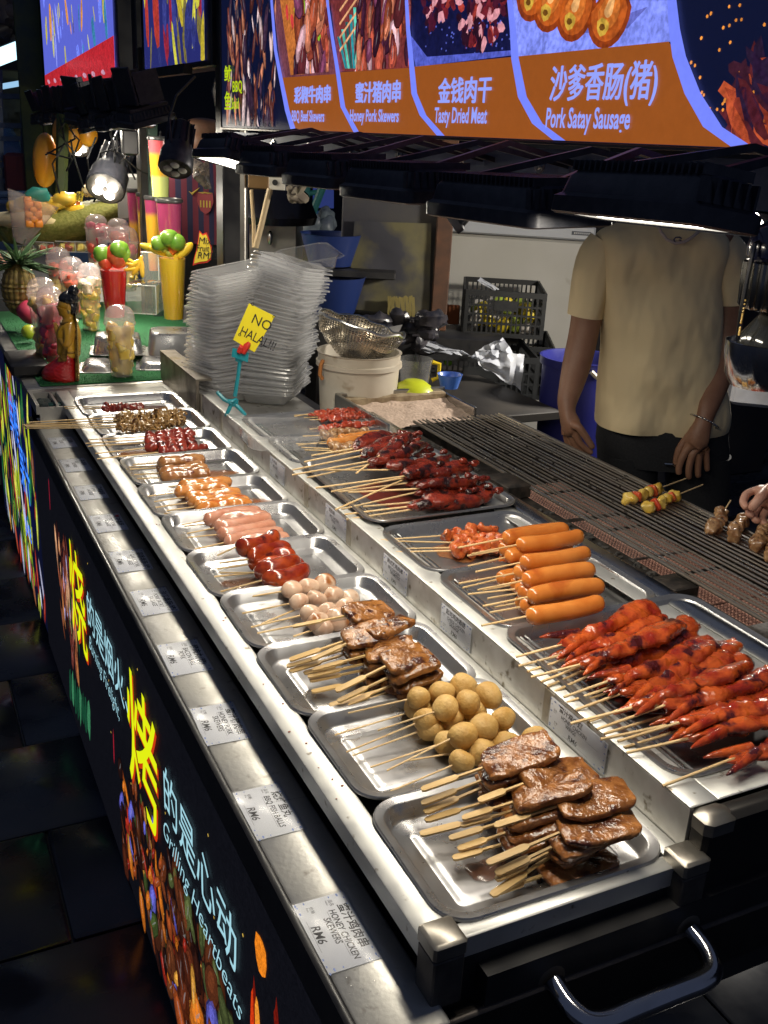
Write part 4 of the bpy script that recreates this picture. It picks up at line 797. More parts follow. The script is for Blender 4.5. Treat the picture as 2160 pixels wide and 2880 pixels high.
t_, ti_ = screen('dark fruit drink menu screen between the two brighter ones', 1.0, 3.444, 4.286, 1.014, 1.9, rgb(40,44,110), 62, [rgb(190,170,50), rgb(150,40,60), rgb(210,205,70), rgb(60,66,140), rgb(120,110,60), rgb(180,60,50), rgb(50,56,120)])
for k in range(4):
    b = MB(); b.box((.9975,4.17,1.36-k*.035),(.9985,4.20-.01*k%2,1.378-k*.035)); o = b.build('caption_mark', emitm('screen_caption', rgb(170,185,255), .9), t_, smooth=False); o.matrix_local = ti_
# poles holding the signs
polem = mat('green_pole', (.05,.09,.07), .5, .2)
for i, (x, y, z1, lab) in enumerate(((1.02,3.36,2.2,'dark post between the big banner and the middle screen'), (1.02,4.55,2.2,'dark post between the two fruit menu screens'))):
    b = MB(); b.bbox((x,y-.04,GZ),(x+.06,y+.04,z1), .004); tag(b.build('post', blk), lab, 'post')
b = MB(); b.bbox((1.05,4.47,GZ),(1.09,4.51,1.1), .003); tag(b.build('green_post', polem), 'green painted post rising behind the tall layered drink cups', 'post')
# ================================================================== LAMPS
beam = MB(); beam.box((1.03,.55,.735),(1.045,3.3,.800)); beam.box((1.03,.55,.735),(1.075,3.3,.738)); bm_ = tag(beam.build('lamp_beam', mat('slate_channel', (.15,.18,.26), .5, .2, col2=(.09,.11,.16), scale=10), smooth=False), 'slotted blue grey steel channel running beneath the menu banner', 'steel beam')
for k in range(10):
    y = .70+k*.27; b = MB(); b.lathe([(.013,0),(.013,.003),(.007,.0035),(.007,.009)], 12, frame((1.0295,y,.772), (0,1,0), (-1,0,0))); b.build('bolt', steel, bm_)
    b = MB(); b.bbox((1.0285,y-.085,.764),(1.0297,y-.055,.778), .0004); b.build('slot_plate', mat('slot_plate', (.14,.18,.26), .5, .3), bm_)
glass_on = emitm('lamp_glass_lit', (1.0,.93,.80), 14.); glass_soft = emitm('lamp_glass_row', (1.0,.93,.80), 5.)
glass_off = mat('lamp_glass_off', (.50,.50,.42), .25, 0, col2=(.38,.38,.32), scale=20, coat=.5)
hid = {}
def floodlight(label, loc, ez, ey, ex, w, d, lit, power, group='floodlights under the banner', arm=True, cat='floodlight', hit=None):
    # local X: long side, local Y: short side, light leaves along -Z
    M = Matrix.Translation(loc) @ Matrix.Rotation(R(ez),4,'Z') @ Matrix.Rotation(R(ey),4,'Y') @ Matrix.Rotation(R(ex),4,'X')
    t = thing('floodlight', label, cat, M=M, group=group)
    key = (round(w,3), round(d,3))
    if key not in hid:
        b = MB(); L = lambda i, z, r=.012: rr(w-2*i, d-2*i, r, 3, z)
        b.loft([L(.004,-.018), L(0,-.016), L(0,.0), L(.006,.004), L(.010,.022), L(.016,.029), L(.05,.030)], cap0=False)
        h = b.mesh('housing', blkmet)
        b = MB(); n = int(w/.0105)
        for k in range(n): x = -w/2+.018+k*(w-.036)/(n-1); b.box((x-.0014,-d/2+.012,.028),(x+.0014,d/2-.012,.038))
        for k in range(int(d/.012)): y = -d/2+.015+k*.012; b.box((-w/2+.004,y-.0014,.004),(-w/2+.0135,y+.0014,.026))
        f_ = b.mesh('cooling_fins', blkmet, False)
        b = MB(); b.loft([rr(w-.008,d-.008,.01,3,-.0165), rr(w-.024,d-.024,.006,3,-.0165), rr(w-.024,d-.024,.006,3,-.013)], False, False); fr_ = b.mesh('glass_rim', mat('rim_grey', (.10,.10,.10), .4, .3), True)
        b = MB(); b.add(rr(w-.024,d-.024,.006,3,-.0148), [tuple(range(16))[::-1]]); gl = b
        hid[key] = (h, f_, fr_, gl)
    h, f_, fr_, gl = hid[key]
    link('housing', h, t); link('cooling_fins', f_, t); link('glass_rim', fr_, t)
    link('lamp_glass', gl.mesh('lamp_glass', glass_on if lit == 2 else glass_soft if lit == 1 else glass_off, False), t)
    if arm:
        Mi = M.inverted(); P0 = Mi @ Vector((1.03, loc[1]+.0, .775))
        b = MB()
        for s_ in (-1, 1):
            q = Vector((s_*(w/2-.03), d/2*.2, .03)); b.tube([q, q*.5+P0*.5+Vector((0,0,.035)), P0+Vector((s_*.02,0,0))], .006, 4)
        b.build('mounting_arm', blkmet, t)
    if power:
        ld = bpy.data.lights.new('lamp_light', 'AREA'); ld.shape = 'RECTANGLE'; ld.size = w-.03; ld.size_y = d-.03; ld.energy = power; ld.color = (1.0,.91,.75)
        lo = bpy.data.objects.new('lamp_light', ld); COL.objects.link(lo); lo.parent = t; lo.location = (0,0,-.022)
    return t
P_ = LAMP_W
floodlight('lit floodlight with glowing lower edge in front of the person in the tan shirt', (0.693,0.818,0.752), 88, 1.5, 7, 0.241, 0.083, 2, P_*1.0)
floodlight('dark floodlight left of the glowing one, with bits of grime hanging below', (0.722,1.108,0.730), 92, 1, -2, 0.249, 0.124, 1, P_*.9)
floodlight('dark floodlight above the hanging yellowed glass panel, third from the right', (0.722,1.411,0.734), 92, 1, -2, 0.232, 0.124, 1, P_*.7)
floodlight('dark floodlight fourth from the right beneath the banner', (0.722,1.685,0.737), 91, 1, -2, 0.224, 0.124, 1, P_*.58)
floodlight('dark floodlight fifth from the right beneath the banner', (0.722,1.959,0.742), 91, 1, -2, 0.224, 0.124, 1, P_*.58)
floodlight('lit floodlight with bright edge at the left end of the banner', (0.714,2.241,0.749), 93, 2, 13, 0.224, 0.124, 2, P_*1.1)
floodlight('unlit floodlight hanging behind the row with its yellowed glass facing the counter', (1.22,2.15,.66), 60, 0, 52, .16, .12, 0, 0, arm=False)
r = random.Random(12)
bkt = MB(); bkt.bbox((-.095,.03,.045),(.095,.040,.16),.003); bkt.bbox((-.10,-.05,.045),(-.094,.03,.14),.001); bkt.bbox((.094,-.05,.045),(.10,.03,.14),.001)
for q in range(9): bkt.box((-.085+q*.0205,-.02,.05),(-.082+q*.0205,.03,.13))
bkt = bkt.mesh('cooling_block', blkmet)
NTH = 'first second third fourth fifth sixth seventh'.split()
for k in range(7):                                           # row under the far screen
    t = floodlight('black floodlight hanging below the far left screen, %s from the left' % NTH[k], (.90,6.35-k*.27,.825+.012*r.uniform(-1,1)), 90+r.uniform(-8,8), r.uniform(-4,4), r.uniform(-22,-8), .20, .15, 1 if k in (4,6) else 0, P_*1.3 if k in (2,4,6) else 0, 'black floodlights under the far left screen', arm=False); link('cooling_block', bkt, t)
for k in range(6):
    t = floodlight('black floodlight hanging below the middle screen, %s from the left' % NTH[k], (.80,4.45-k*.20,.815+.015*r.uniform(-1,1)), 90+r.uniform(-10,10), r.uniform(-4,4), r.uniform(-22,-6), .20, .15, 1 if k in (1,) else 0, P_*1.5 if k in (1,3,5) else 0, 'black floodlights under the middle screen', arm=False); link('cooling_block', bkt, t)
b = MB(); b.box((.93,4.4,.93),(.96,6.9,.97)); b.box((.93,3.45,.97),(.96,4.45,1.0)); tag(b.build('lamp_rail', blk, smooth=False), 'dark rail carrying the black floodlights under the far screens', 'lamp rail')
def spotlamp(label, p, direction, s, lit, power=0):
    M = frame(p, Vector(direction).orthogonal(), [-v for v in direction]); t = thing('spot_lamp', label, 'spot lamp', M=M, group='small round spot lamps')
    b = MB(); b.lathe([(.045*s,0),(.048*s,.005),(.046*s,.05*s),(.036*s,.075*s),(.03*s,.14*s),(.018*s,.15*s)], 20, cap0=False); b.build('lamp_body', blkmet, t)
    b = MB()
    for k in range(12): a = k*math.pi/6; b.box((-.001,.030*s,.075*s),(.001,.040*s,.14*s), Matrix.Rotation(a,4,'Z'))
    b.build('cooling_fins', blkmet, t)
    b = MB(); b.lathe([(.044*s,.002),(.03*s,.010),(.001,.012)], 20, cap0=False, cap1=False); b.build('reflector', mat('dull_reflector', (.10,.09,.08), .5, .6), t)
    for k in range(4):
        a = k*math.pi/2+.4; b = MB(); b.sell(.013*s,.013*s,.005*s,1,1,6,12,M=Matrix.Translation((.020*s*math.cos(a),.020*s*math.sin(a),-.001))); b.build('bulb', glass_on if lit else glass_off, t)
    b = MB(); b.tube([(.04*s,0,.05*s),(.07*s,0,.11*s),(.05*s,0,.2*s),(0,.02,.3*s)], .004, 6); b.build('bracket', blkmet, t)
    if power:
        ld = bpy.data.lights.new('lamp_light', 'SPOT'); ld.spot_size = R(120); ld.spot_blend = .6; ld.energy = power; ld.color = (1,.93,.8); ld.shadow_soft_size = .04*s
        lo = bpy.data.objects.new('lamp_light', ld); COL.objects.link(lo); lo.parent = t; lo.location = (0,0,-.012)
p = atd('A',645,1160,4.35); spotlamp('lit four-bulb spot lamp above the domed fruit cups', p, (-.35,-.62,-.55), 1.75, True, 38)
p = atd('A',470,915,5.3); spotlamp('lit small spot lamp tucked beneath the yellow mangoes', p, (-.25,-.5,-.75), 1.5, True, 20)
p = atd('A',1075,1040,3.0); spotlamp('unlit black finned spot lamp hanging in front of the tallest cup', p, (-.3,-.55,-.85), 1.05, False)
# ================================================================== PEOPLE
def skinfig(name, nodes, edges, root, m, parent=None, sub=2, smooth_=1):
    me = bpy.data.meshes.new(name); ks = list(nodes); ix = {k: i for i, k in enumerate(ks)}
    me.from_pydata([nodes[k][0] for k in ks], [(ix[a], ix[b_]) for a, b_ in edges], []); tmp = bpy.data.objects.new('tmp', me); COL.objects.link(tmp)
    md = tmp.modifiers.new('s', 'SKIN'); md.use_smooth_shade = True
    for i, k in enumerate(ks):
        v = me.skin_vertices[0].data[i]; r = nodes[k][1]; v.radius = r if isinstance(r, tuple) else (r, r); v.use_root = (k == root)
    sb = tmp.modifiers.new('u', 'SUBSURF'); sb.levels = sb.render_levels = sub
    dg = bpy.context.evaluated_depsgraph_get(); out = bpy.data.meshes.new_from_object(tmp.evaluated_get(dg)); out.name = name
    bpy.data.objects.remove(tmp); out.materials.clear(); out.materials.append(m); out.polygons.foreach_set('use_smooth', [True]*len(out.polygons))
    return link(name, out, parent)
skin = mat('brown_skin', (.21,.10,.058), .5, 0, col2=(.27,.14,.085), scale=16, bump=.0006, bscale=220, sss=.05)
skin2 = mat('light_skin', (.50,.25,.17), .45, 0, col2=(.56,.31,.23), scale=20, bump=.0005, bscale=200, sss=.05)
def E_(x, y, D): return atd('E', x, y, D)
def chain(nodes, edges, start, pts, pre):
    prev = start
    for i, (p, r) in enumerate(pts): k = '%s%d' % (pre, i); nodes[k] = (p, r); edges.append((prev, k)); prev = k
    return prev
DP = 2.72
pe = thing('person', 'person in a tan short sleeved shirt standing behind the grill with a silver bracelet', 'person', E_(1170,1200,DP)*1)
pe.location.z = GZ; pi_ = Matrix.Translation(-pe.location)
N_ = {}; Ed = []
N_['hip'] = (E_(1165,1300,DP), (.09,.09)); N_['waist'] = (E_(1165,1050,DP), (.085,.085)); N_['chest'] = (E_(1180,620,DP), (.085,.085)); N_['top'] = (E_(1200,440,DP), (.06,.06)); N_['neck'] = (E_(1215,310,DP-.01), .052); N_['neck2'] = (E_(1218,240,DP-.02), .052)
N_['jaw'] = (E_(1220,180,DP-.03), (.070,.082)); N_['skull'] = (E_(1220,70,DP-.02), (.078,.095)); N_['crown'] = (E_(1220,0,DP), (.05,.06))
Ed += [('hip','waist'),('waist','chest'),('chest','top'),('top','neck'),('neck','neck2'),('neck2','jaw'),('jaw','skull'),('skull','crown')]
chain(N_, Ed, 'top', [(E_(1000,430,DP),.055),(E_(900,460,DP),.052),(E_(850,640,DP-.01),.048),(E_(815,850,DP-.02),.043),(E_(790,960,DP-.03),.044),(E_(765,1060,DP-.06),.038),(E_(738,1160,DP-.10),.029),(E_(738,1205,DP-.11),(.026,.021)),(E_(755,1265,DP-.12),(.034,.018))], 'la')
chain(N_, Ed, 'top', [(E_(1400,430,DP),.055),(E_(1475,460,DP),.052),(E_(1480,640,DP-.01),.048),(E_(1470,830,DP-.02),.044),(E_(1458,940,DP-.03),.045),(E_(1425,1060,DP-.07),.040),(E_(1378,1190,DP-.12),.031),(E_(1365,1245,DP-.13),(.030,.022)),(E_(1340,1320,DP-.14),(.040,.019))], 'ra')
# left hand (hangs, curled to the right); palm node is la8
hd_ = DP-.12
for pre, pts in (('lf1',[((775,1300),.0105),((800,1345),.0095),((830,1375),.0085),((858,1392),.0078)]), ('lf2',[((760,1310),.0105),((780,1360),.0095),((815,1395),.0085),((845,1410),.0078)]), ('lf3',[((745,1310),.010),((760,1365),.009),((790,1405),.0085),((818,1415),.0078)]), ('lf4',[((733,1300),.0095),((742,1350),.0085),((765,1390),.0078),((785,1400),.007)]), ('lth',[((790,1265),.0115),((822,1310),.0105),((848,1350),.0095),((862,1372),.0085)])):
    kk = {'lf1':-.02,'lf2':0,'lf3':.02,'lf4':.038,'lth':-.045}[pre]
    chain(N_, Ed, 'la8', [(E_(*p,hd_+kk), r) for p, r in pts], pre)
hd_ = DP-.145
for pre, pts in (('rf1',[((1285,1375),.0115),((1262,1420),.0105),((1250,1460),.0095),((1252,1490),.0085)]), ('rf2',[((1315,1390),.0115),((1300,1440),.0105),((1295,1485),.0095),((1300,1512),.0085)]), ('rf3',[((1345,1390),.011),((1340,1440),.010),((1338,1482),.009),((1342,1505),.008)]), ('rf4',[((1375,1375),.010),((1378,1420),.0092),((1380,1455),.0085),((1382,1475),.0075)]), ('rth',[((1280,1330),.0125),((1252,1375),.0115),((1240,1420),.010),((1238,1455),.009)])):
    kk = {'rf1':.0,'rf2':-.006,'rf3':-.004,'rf4':.004,'rth':.02}[pre]
    chain(N_, Ed, 'ra8', [(E_(*p,hd_+kk), r) for p, r in pts], pre)
bd = skinfig('body', N_, Ed, 'hip', skin, pe); bd.matrix_local = pi_
def ringE(xl, xr, y, dep, n=40, D=DP, y0=None):
    a = E_(xl,y,D); c = E_(xr,y,D); m = (a+c)/2; hw = (c-a).length/2; z = m.z; o = []
    for k in range(n):
        t = 2*math.pi*k/n; cx_ = math.copysign(abs(math.cos(t))**.86, math.cos(t)); sx_ = math.copysign(abs(math.sin(t))**.86, math.sin(t))
        o.append(Vector((m.x,m.y,z))+RH*hw*cx_-FH*dep*sx_)
    return o
shirtm = mat('tan_cotton', (.72,.59,.36), .9, 0, col2=(.67,.54,.33), scale=5, bump=.05, bscale=5.5, stretch=(1,1,.55))
rows = [(868,1478,1262,.118),(866,1482,1235,.122),(868,1480,1180,.128),(874,1468,1100,.130),(884,1452,1000,.128),(892,1442,900,.124),(893,1440,800,.120),(888,1440,700,.118),(880,1448,600,.116),(868,1458,520,.112),(858,1476,455,.104),(868,1484,405,.094),(925,1452,365,.082),(1010,1400,335,.072),(1085,1350,312,.064),(1105,1335,300,.060)]
rings = []
for i, (a, c, y, dp) in enumerate(rows):
    rg = ringE(a, c, y, dp)
    rg2 = []
    for k, p in enumerate(rg):
        q = p-Vector(E_(1170,y,DP)); w = min(1, (i+.5)/3)
        fold = .024*noise.noise(Vector((q.dot(RH)*7+p.z*6, p.z*9-q.dot(RH)*5, 2.)))+.016*math.sin(p.z*32+q.dot(RH)*14)*noise.noise(Vector((p.z*5,q.dot(RH)*6,5)))
        rg2.append(p-FH*fold*1.5 if k < 20 else p+FH*fold)
    rings.append(rg2)
b = MB(); b.loft(rings, False, False)
b.loft([[p*.985+rings[0][0]*.0+(sum(rings[0], Vector())/40)*.015 for p in rings[0]], rings[0]], False, False)
sh = b.build('shirt', shirtm, pe, True, 80); sh.matrix_local = pi_; ss = sh.modifiers.new('s','SUBSURF'); ss.levels = ss.render_levels = 1
for side, pts in ((0, [((925,440),.062),((890,485),.072),((860,570),.066),((842,670),.060),((824,762),.056)]), (1, [((1425,440),.062),((1462,485),.072),((1482,560),.068),((1486,630),.064),((1482,702),.062)])):
    b = MB(); cs = [(E_(*p,DP-.004), r) for p, r in pts]; rg = []
    for i, (p, r) in enumerate(cs):
        t = (cs[min(i+1,4)][0]-cs[max(i-1,0)][0]).normalized(); u = FH-t*FH.dot(t); u.normalize(); w = t.cross(u)
        rg.append([p+(w*math.cos(2*math.pi*k/24)*r*.88+u*math.sin(2*math.pi*k/24)*r)*(1+.09*noise.noise(Vector((k*.5,i*1.2,side*5)))) for k in range(24)])
    b.loft(rg, False, False); b.loft([rg[-1], [p+(cs[-1][0]-p)*.08-(cs[-1][0]-cs[-2][0])*.05 for p in rg[-1]]], False, False)
    o = b.build('sleeve', shirtm, pe, True, 80); o.matrix_local = pi_; ss = o.modifiers.new('s','SUBSURF'); ss.levels = ss.render_levels = 1
b = MB(); pr_ = [(885,1465,1195,.110),(880,1470,1260,.118),(872,1476,1340,.122),(880,1478,1420,.118)]; rg = [ringE(a,c,y,dp) for a,c,y,dp in pr_]
b.loft(rg, True, True)
for lx in ((880,1150),(1190,1480)):
    a = [(lx[0],lx[1],1380,.105),(lx[0]+4,lx[1]-4,1520,.100),(lx[0]+12,lx[1]-20,1750,.085)]; rs = [ringE(q[0],q[1],q[2],q[3],24) for q in a]
    bot = [Vector((p.x,p.y,GZ+.04)) for p in rs[-1]]; c_ = sum(bot, Vector())/24; bot = [c_+(p-c_)*.78 for p in bot]; b.loft(rs+[bot], True, True)
o = b.build('trousers', mat('black_denim', (.006,.0065,.009), .85, 0, col2=(.012,.013,.016), scale=200, bump=.0006), pe, True, 70); o.matrix_local = pi_
b = MB(); hem = [E_(1290,1360,DP-.13),E_(1400,1300,DP-.1),E_(1500,1270,DP-.05)]
for s_ in (-1,1):
    c_ = E_(1020 if s_<0 else 1330,1400,DP); c_ = Vector((c_.x,c_.y,GZ)); b.sell(.055,.13,.05,.8,.8,10,16,M=Matrix.Translation(c_+Vector((0,0,.04))-FH*.05)@Matrix.Rotation(-YAW,4,'Z'))
o = b.build('shoes', rubber, pe); o.matrix_local = pi_
b = MB(); hc = N_['skull'][0]; b.sell(.088,.100,.075,1,1,14,20,.006,40,2,Matrix.Translation(hc+Vector((0,0,.035))+FH*.012)@Matrix.Rotation(-YAW,4,'Z')); o = b.build('hair', mat('black_hair', (.012,.010,.009), .6), pe); o.matrix_local = pi_
b = MB(); fc_ = N_['jaw'][0]
b.sell(.011,.016,.022,1,1,8,12,M=Matrix.Translation(fc_-FH*.085+Vector((0,0,.025)))@Matrix.Rotation(-YAW,4,'Z'))
for s_ in (-1,1): b.sell(.008,.016,.028,1,1,8,12,M=Matrix.Translation(fc_+RH*s_*.075+Vector((0,0,.03)))@Matrix.Rotation(-YAW,4,'Z'))
b.sell(.022,.006,.006,1,1,6,12,M=Matrix.Translation(fc_-FH*.080-Vector((0,0,.02)))@Matrix.Rotation(-YAW,4,'Z')); o = b.build('face_features', skin, pe); o.matrix_local = pi_
b = MB()
for s_ in (-1,1): b.sell(.012,.006,.007,1,1,6,12,M=Matrix.Translation(fc_-FH*.083+RH*s_*.03+Vector((0,0,.055)))@Matrix.Rotation(-YAW,4,'Z'))
o = b.build('eyes', mat('eye_white', (.6,.58,.55), .2), pe); o.matrix_local = pi_
cordm = mat('grey_cord', (.42,.34,.32), .6)
b = MB(); b.tube([E_(x,y,DP-.118-d) for x,y,d in ((1155,345,-.02),(1170,380,-.01),(1195,412,.0),(1235,430,.003),(1275,425,.003),(1315,400,.0),(1345,372,-.012),(1365,355,-.02))], .0042, 8); o = b.build('neck_cord', cordm, pe); o.matrix_local = pi_
b = MB(); c0 = E_(1245,412,DP-.118); b.tube([c0+RH*x*.001+Vector((0,0,z*.001))-FH*.004 for x,z in ((9,3),(3,6),(-6,5),(-10,0),(-8,-6),(0,-8),(8,-6),(8,-1),(2,-1))], .0017, 6); o = b.build('shirt_letter', mat('navy_print', (.02,.02,.09), .6), pe); o.matrix_local = pi_
b = MB(); wc = E_(1366,1243,DP-.13); ax = (E_(1365,1245,DP-.13)-E_(1378,1190,DP-.12)).normalized(); u = (RH-ax*RH.dot(ax)).normalized(); w = ax.cross(u); pr0 = None
ring_ = [wc+u*.040*math.cos(t)+w*.032*math.sin(t)+ax*.010*math.cos(t) for t in [2*math.pi*k/30 for k in range(31)]]
for k in range(30): m_ = (ring_[k]+ring_[k+1])/2; b.sell(.0048,.0026,.0022,1,1,5,8,M=frame(m_, ring_[k+1]-ring_[k], ax if k % 2 else (w if abs(w.z)<2 else u)))
o = b.build('bracelet', mat('silver', (.7,.68,.62), .2, 1), pe); o.matrix_local = pi_
b = MB(); zp = E_(1185,1440,DP-.13); b.tube([zp, zp+RH*.022], .003, 6); b.tube([zp+RH*.024, zp+RH*.036+Vector((0,0,-.004))], .0045, 6); o = b.build('zip_pull', mat('silver', ()), pe); o.matrix_local = pi_
# hand reaching in from the right to turn a skewer
hn = thing('person', 'hand reaching in from the right edge and holding a meat skewer over the grill', 'person', atz('P',1640,1000,.12))
hi_ = Matrix.Translation(-hn.location); N2 = {}; E2 = []
Pz = lambda x, y, z: atz('P', x, y, z)
N2['w0'] = (Pz(2150,900,.22), .038); N2['w1'] = (Pz(1950,930,.19), .034); N2['w2'] = (Pz(1800,960,.165), (.029,.024)); N2['pm'] = (Pz(1690,985,.145), (.030,.026)); N2['pk'] = (Pz(1620,1000,.135), (.028,.026))
E2 += [('w0','w1'),('w1','w2'),('w2','pm'),('pm','pk')]
chain(N2, E2, 'pk', [(Pz(1570,955,.145),.0105),(Pz(1505,975,.138),.0098),(Pz(1480,1040,.125),.009),(Pz(1515,1085,.118),.0082)], 'f1')
chain(N2, E2, 'pk', [(Pz(1590,1020,.125),.0102),(Pz(1530,1070,.112),.0095),(Pz(1520,1125,.100),.0088),(Pz(1570,1140,.098),.008)], 'f2')
chain(N2, E2, 'pk', [(Pz(1610,1050,.115),.010),(Pz(1560,1110,.100),.0092),(Pz(1565,1165,.090),.0085),(Pz(1610,1175,.088),.0078)], 'f3')
chain(N2, E2, 'pm', [(Pz(1660,1080,.110),.0098),(Pz(1620,1140,.095),.009),(Pz(1630,1190,.086),.0082),(Pz(1670,1200,.084),.0074)], 'f4')
chain(N2, E2, 'pm', [(Pz(1650,940,.155),.012),(Pz(1600,1010,.150),.0115),(Pz(1560,1060,.135),.0105),(Pz(1530,1095,.122),.009)], 'th')
o = skinfig('hand', N2, E2, 'pm', skin2, hn); o.matrix_local = hi_
# hand at far left over the fruit boxes
hn = thing('person', 'bare hand hanging over the fruit boxes at the left edge of the photo', 'person', atd('B',0,430,4.5)); hi_ = Matrix.Translation(-hn.location); N2 = {}; E2 = []
Bz = lambda x, y, D=4.5: atd('B', x, y, D)
N2['w0'] = (Bz(-330,250), .04); N2['w1'] = (Bz(-160,330), .032); N2['pm'] = (Bz(-40,410), (.036,.022)); E2 += [('w0','w1'),('w1','pm')]
for i, (x, d) in enumerate(((5,0),(-15,.02),(-38,.04),(-60,.06))): chain(N2, E2, 'pm', [(Bz(x+5,450,4.5+d),.011),(Bz(x+28,480,4.5+d),.010),(Bz(x+38,512,4.5+d),.009),(Bz(x+32,535,4.5+d),.008)], 'f%d' % i)
chain(N2, E2, 'pm', [(Bz(-60,450,4.44),.012),(Bz(-40,490,4.42),.011),(Bz(-20,520,4.42),.0095)], 'th')
o = skinfig('hand', N2, E2, 'pm', skin2, hn); o.matrix_local = hi_
# person in striped jersey, back of the stall
DJ = 4.9; A_ = lambda x, y, D=DJ: atd('A', x, y, D)
pj = thing('person', 'person in a dark maroon and navy striped jersey standing behind the fruit counter', 'person', A_(1240,1200)); pj.location.z = GZ; pj_ = Matrix.Translation(-pj.location); N3 = {}; E3 = []
N3['hip'] = (A_(1250,1560), (.15,.11)); N3['w'] = (A_(1250,1350), (.14,.10)); N3['c'] = (A_(1250,1080), (.15,.11)); N3['t'] = (A_(1250,970), (.12,.08)); N3['n'] = (A_(1250,890), .055); N3['j'] = (A_(1250,820), (.07,.08)); N3['s'] = (A_(1250,760), (.078,.095)); N3['cr'] = (A_(1250,720), (.05,.06))
E3 += [('hip','w'),('w','c'),('c','t'),('t','n'),('n','j'),('j','s'),('s','cr')]
for s_, k in ((-1,'a'),(1,'b')):
    chain(N3, E3, 't', [(A_(1250+s_*105,975),.055),(A_(1250+s_*125,1080),.045),(A_(1250+s_*130,1200),.04),(A_(1250+s_*120,1330,DJ-.05),.032),(A_(1250+s_*112,1400,DJ-.08),(.03,.02))], k)
    for q in range(5): chain(N3, E3, k+'4', [(A_(1250+s_*(112-q*7+14),1430+(q%2)*6,DJ-.08+q*.012-.02),.011),(A_(1250+s_*(110-q*7+14),1465,DJ-.09+q*.012-.02),.009)], k+'f%d' % q)
o = skinfig('body', N3, E3, 'hip', skin, pj); o.matrix_local = pj_
def ringA(xc, hw, y, dep, n=28):
    m = A_(xc, y); return [Vector(m)+RH*hw*math.cos(2*math.pi*k/n)-FH*dep*math.sin(2*math.pi*k/n) for k in range(n)]
jm = mat('striped_jersey', (.05,.012,.035), .8)
nt = jm.node_tree; wv = nt.nodes.new('ShaderNodeTexWave'); wv.inputs['Scale'].default_value = 7; tcj = nt.nodes.new('ShaderNodeTexCoord'); nt.links.new(tcj.outputs['Object'], wv.inputs[0]); crj = nt.nodes.new('ShaderNodeValToRGB'); crj.color_ramp.elements[0].position = .45; crj.color_ramp.elements[1].position = .55; crj.color_ramp.elements[0].color = (.13,.012,.03,1); crj.color_ramp.elements[1].color = (.012,.012,.05,1); nt.links.new(wv.outputs['Fac'], crj.inputs[0]); nt.links.new(crj.outputs[0], nt.nodes['Principled BSDF'].inputs['Base Color'])
b = MB(); b.loft([ringA(1250,.25,1480,.15), ringA(1250,.245,1300,.15), ringA(1250,.25,1120,.15), ringA(1250,.26,1010,.14), ringA(1250,.20,950,.11), ringA(1250,.09,915,.08)], True, False); o = b.build('jersey', jm, pj, True, 80); o.matrix_local = pj_
b = MB(); cc = A_(1262,1245,DJ-.156); bp2 = [cc+RH*x*.001+Vector((0,0,z*.001)) for x,z in ((-34,45),(-12,40),(0,48),(12,40),(34,45),(38,5),(22,-35),(0,-50),(-22,-35),(-38,5))]; b.loft([[p-FH*.002 for p in bp2],[p-FH*.006 for p in bp2]]); o = b.build('crest', mat('crest_red', (.22,.02,.03), .6), pj); o.matrix_local = pj_
b = MB(); b.loft([[p-FH*.0062 for p in bp2[:5]],[p-FH*.008 for p in bp2[:5]]]); 
for k in range(4): b.box((-.0,0,0),(.006,.003,.03), frame(cc-FH*.008+RH*(-.024+k*.014)-Vector((0,0,.02)), RH, (0,0,1)))
o = b.build('crest_mark', mat('crest_yellow', (.40,.28,.03), .6), pj); o.matrix_local = pj_
b = MB(); sw = A_(1160,1190,DJ-.15); b.tube([sw+Vector((0,0,.012)), sw+RH*.014+Vector((0,0,0)), sw+RH*.05+Vector((0,0,.030))], [.001,.006,.001], 6); o = b.build('tick_mark', mat('crest_yellow', ()), pj); o.matrix_local = pj_
b = MB(); tr2 = [ringA(1250,.19,1460,.13), ringA(1250,.2,1600,.13), ringA(1250,.19,1750,.12)]; bt = [Vector((p.x,p.y,GZ+.02)) for p in tr2[-1]]; b.loft(tr2+[bt]); o = b.build('trousers', mat('black_denim', ()), pj); o.matrix_local = pj_
# ================================================================== PLASTIC BOX STACKS
def boxmesh(w, d, h, ribs):
    b = MB(); rings = []; N = 64 if ribs else 24
    def rg(i, z, rib=0.):
        base = rr(w-2*i, d-2*i, .022, (N//4)-1, z); o = []
        for k, p in enumerate(base):
            q = Vector(p); c_ = Vector((0,0,z)); s_ = (1-rib*(1 if k % 2 else 0)); o.append(Vector((q.x*s_, q.y*s_, z)))
        return o
    if ribs:                                                 # resample long straight sides so that the ribs run along them
        def rg(i, z, rib=0.):
            W_ = w-2*i; D_ = d-2*i; o = []; nx = 18; ny = 12; r = .02
            P4 = [((W_/2-r, -D_/2),(-W_/2+r,-D_/2),nx), ((-W_/2,-D_/2+r),(-W_/2,D_/2-r),ny), ((-W_/2+r,D_/2),(W_/2-r,D_/2),nx), ((W_/2,D_/2-r),(W_/2,-D_/2+r),ny)]
            for a, c, n in P4:
                for k in range(n+1):
                    t = k/n; x = a[0]+(c[0]-a[0])*t; y = a[1]+(c[1]-a[1])*t; f = 1-(rib if k % 2 else 0); o.append(Vector((x*f, y*f, z)))
            return o
    b.loft([rg(-.002,-.004), rg(0,0), rg(.012,.0005), rg(.013,-.002), rg(.018,-.008,.03 if ribs else 0), rg(.026,-h+.006,.03 if ribs else 0), rg(.032,-h), rg(.05,-h)], False, True)
    return b.mesh('plastic_box', None or STK if not ribs else CLR, True, 50)
STK = clear('stacked_clear_plastic', (1,1,1), .40, .2, 1.1); CLR = clear('clear_plastic', (1,1,1), .10, .1, 1.3)
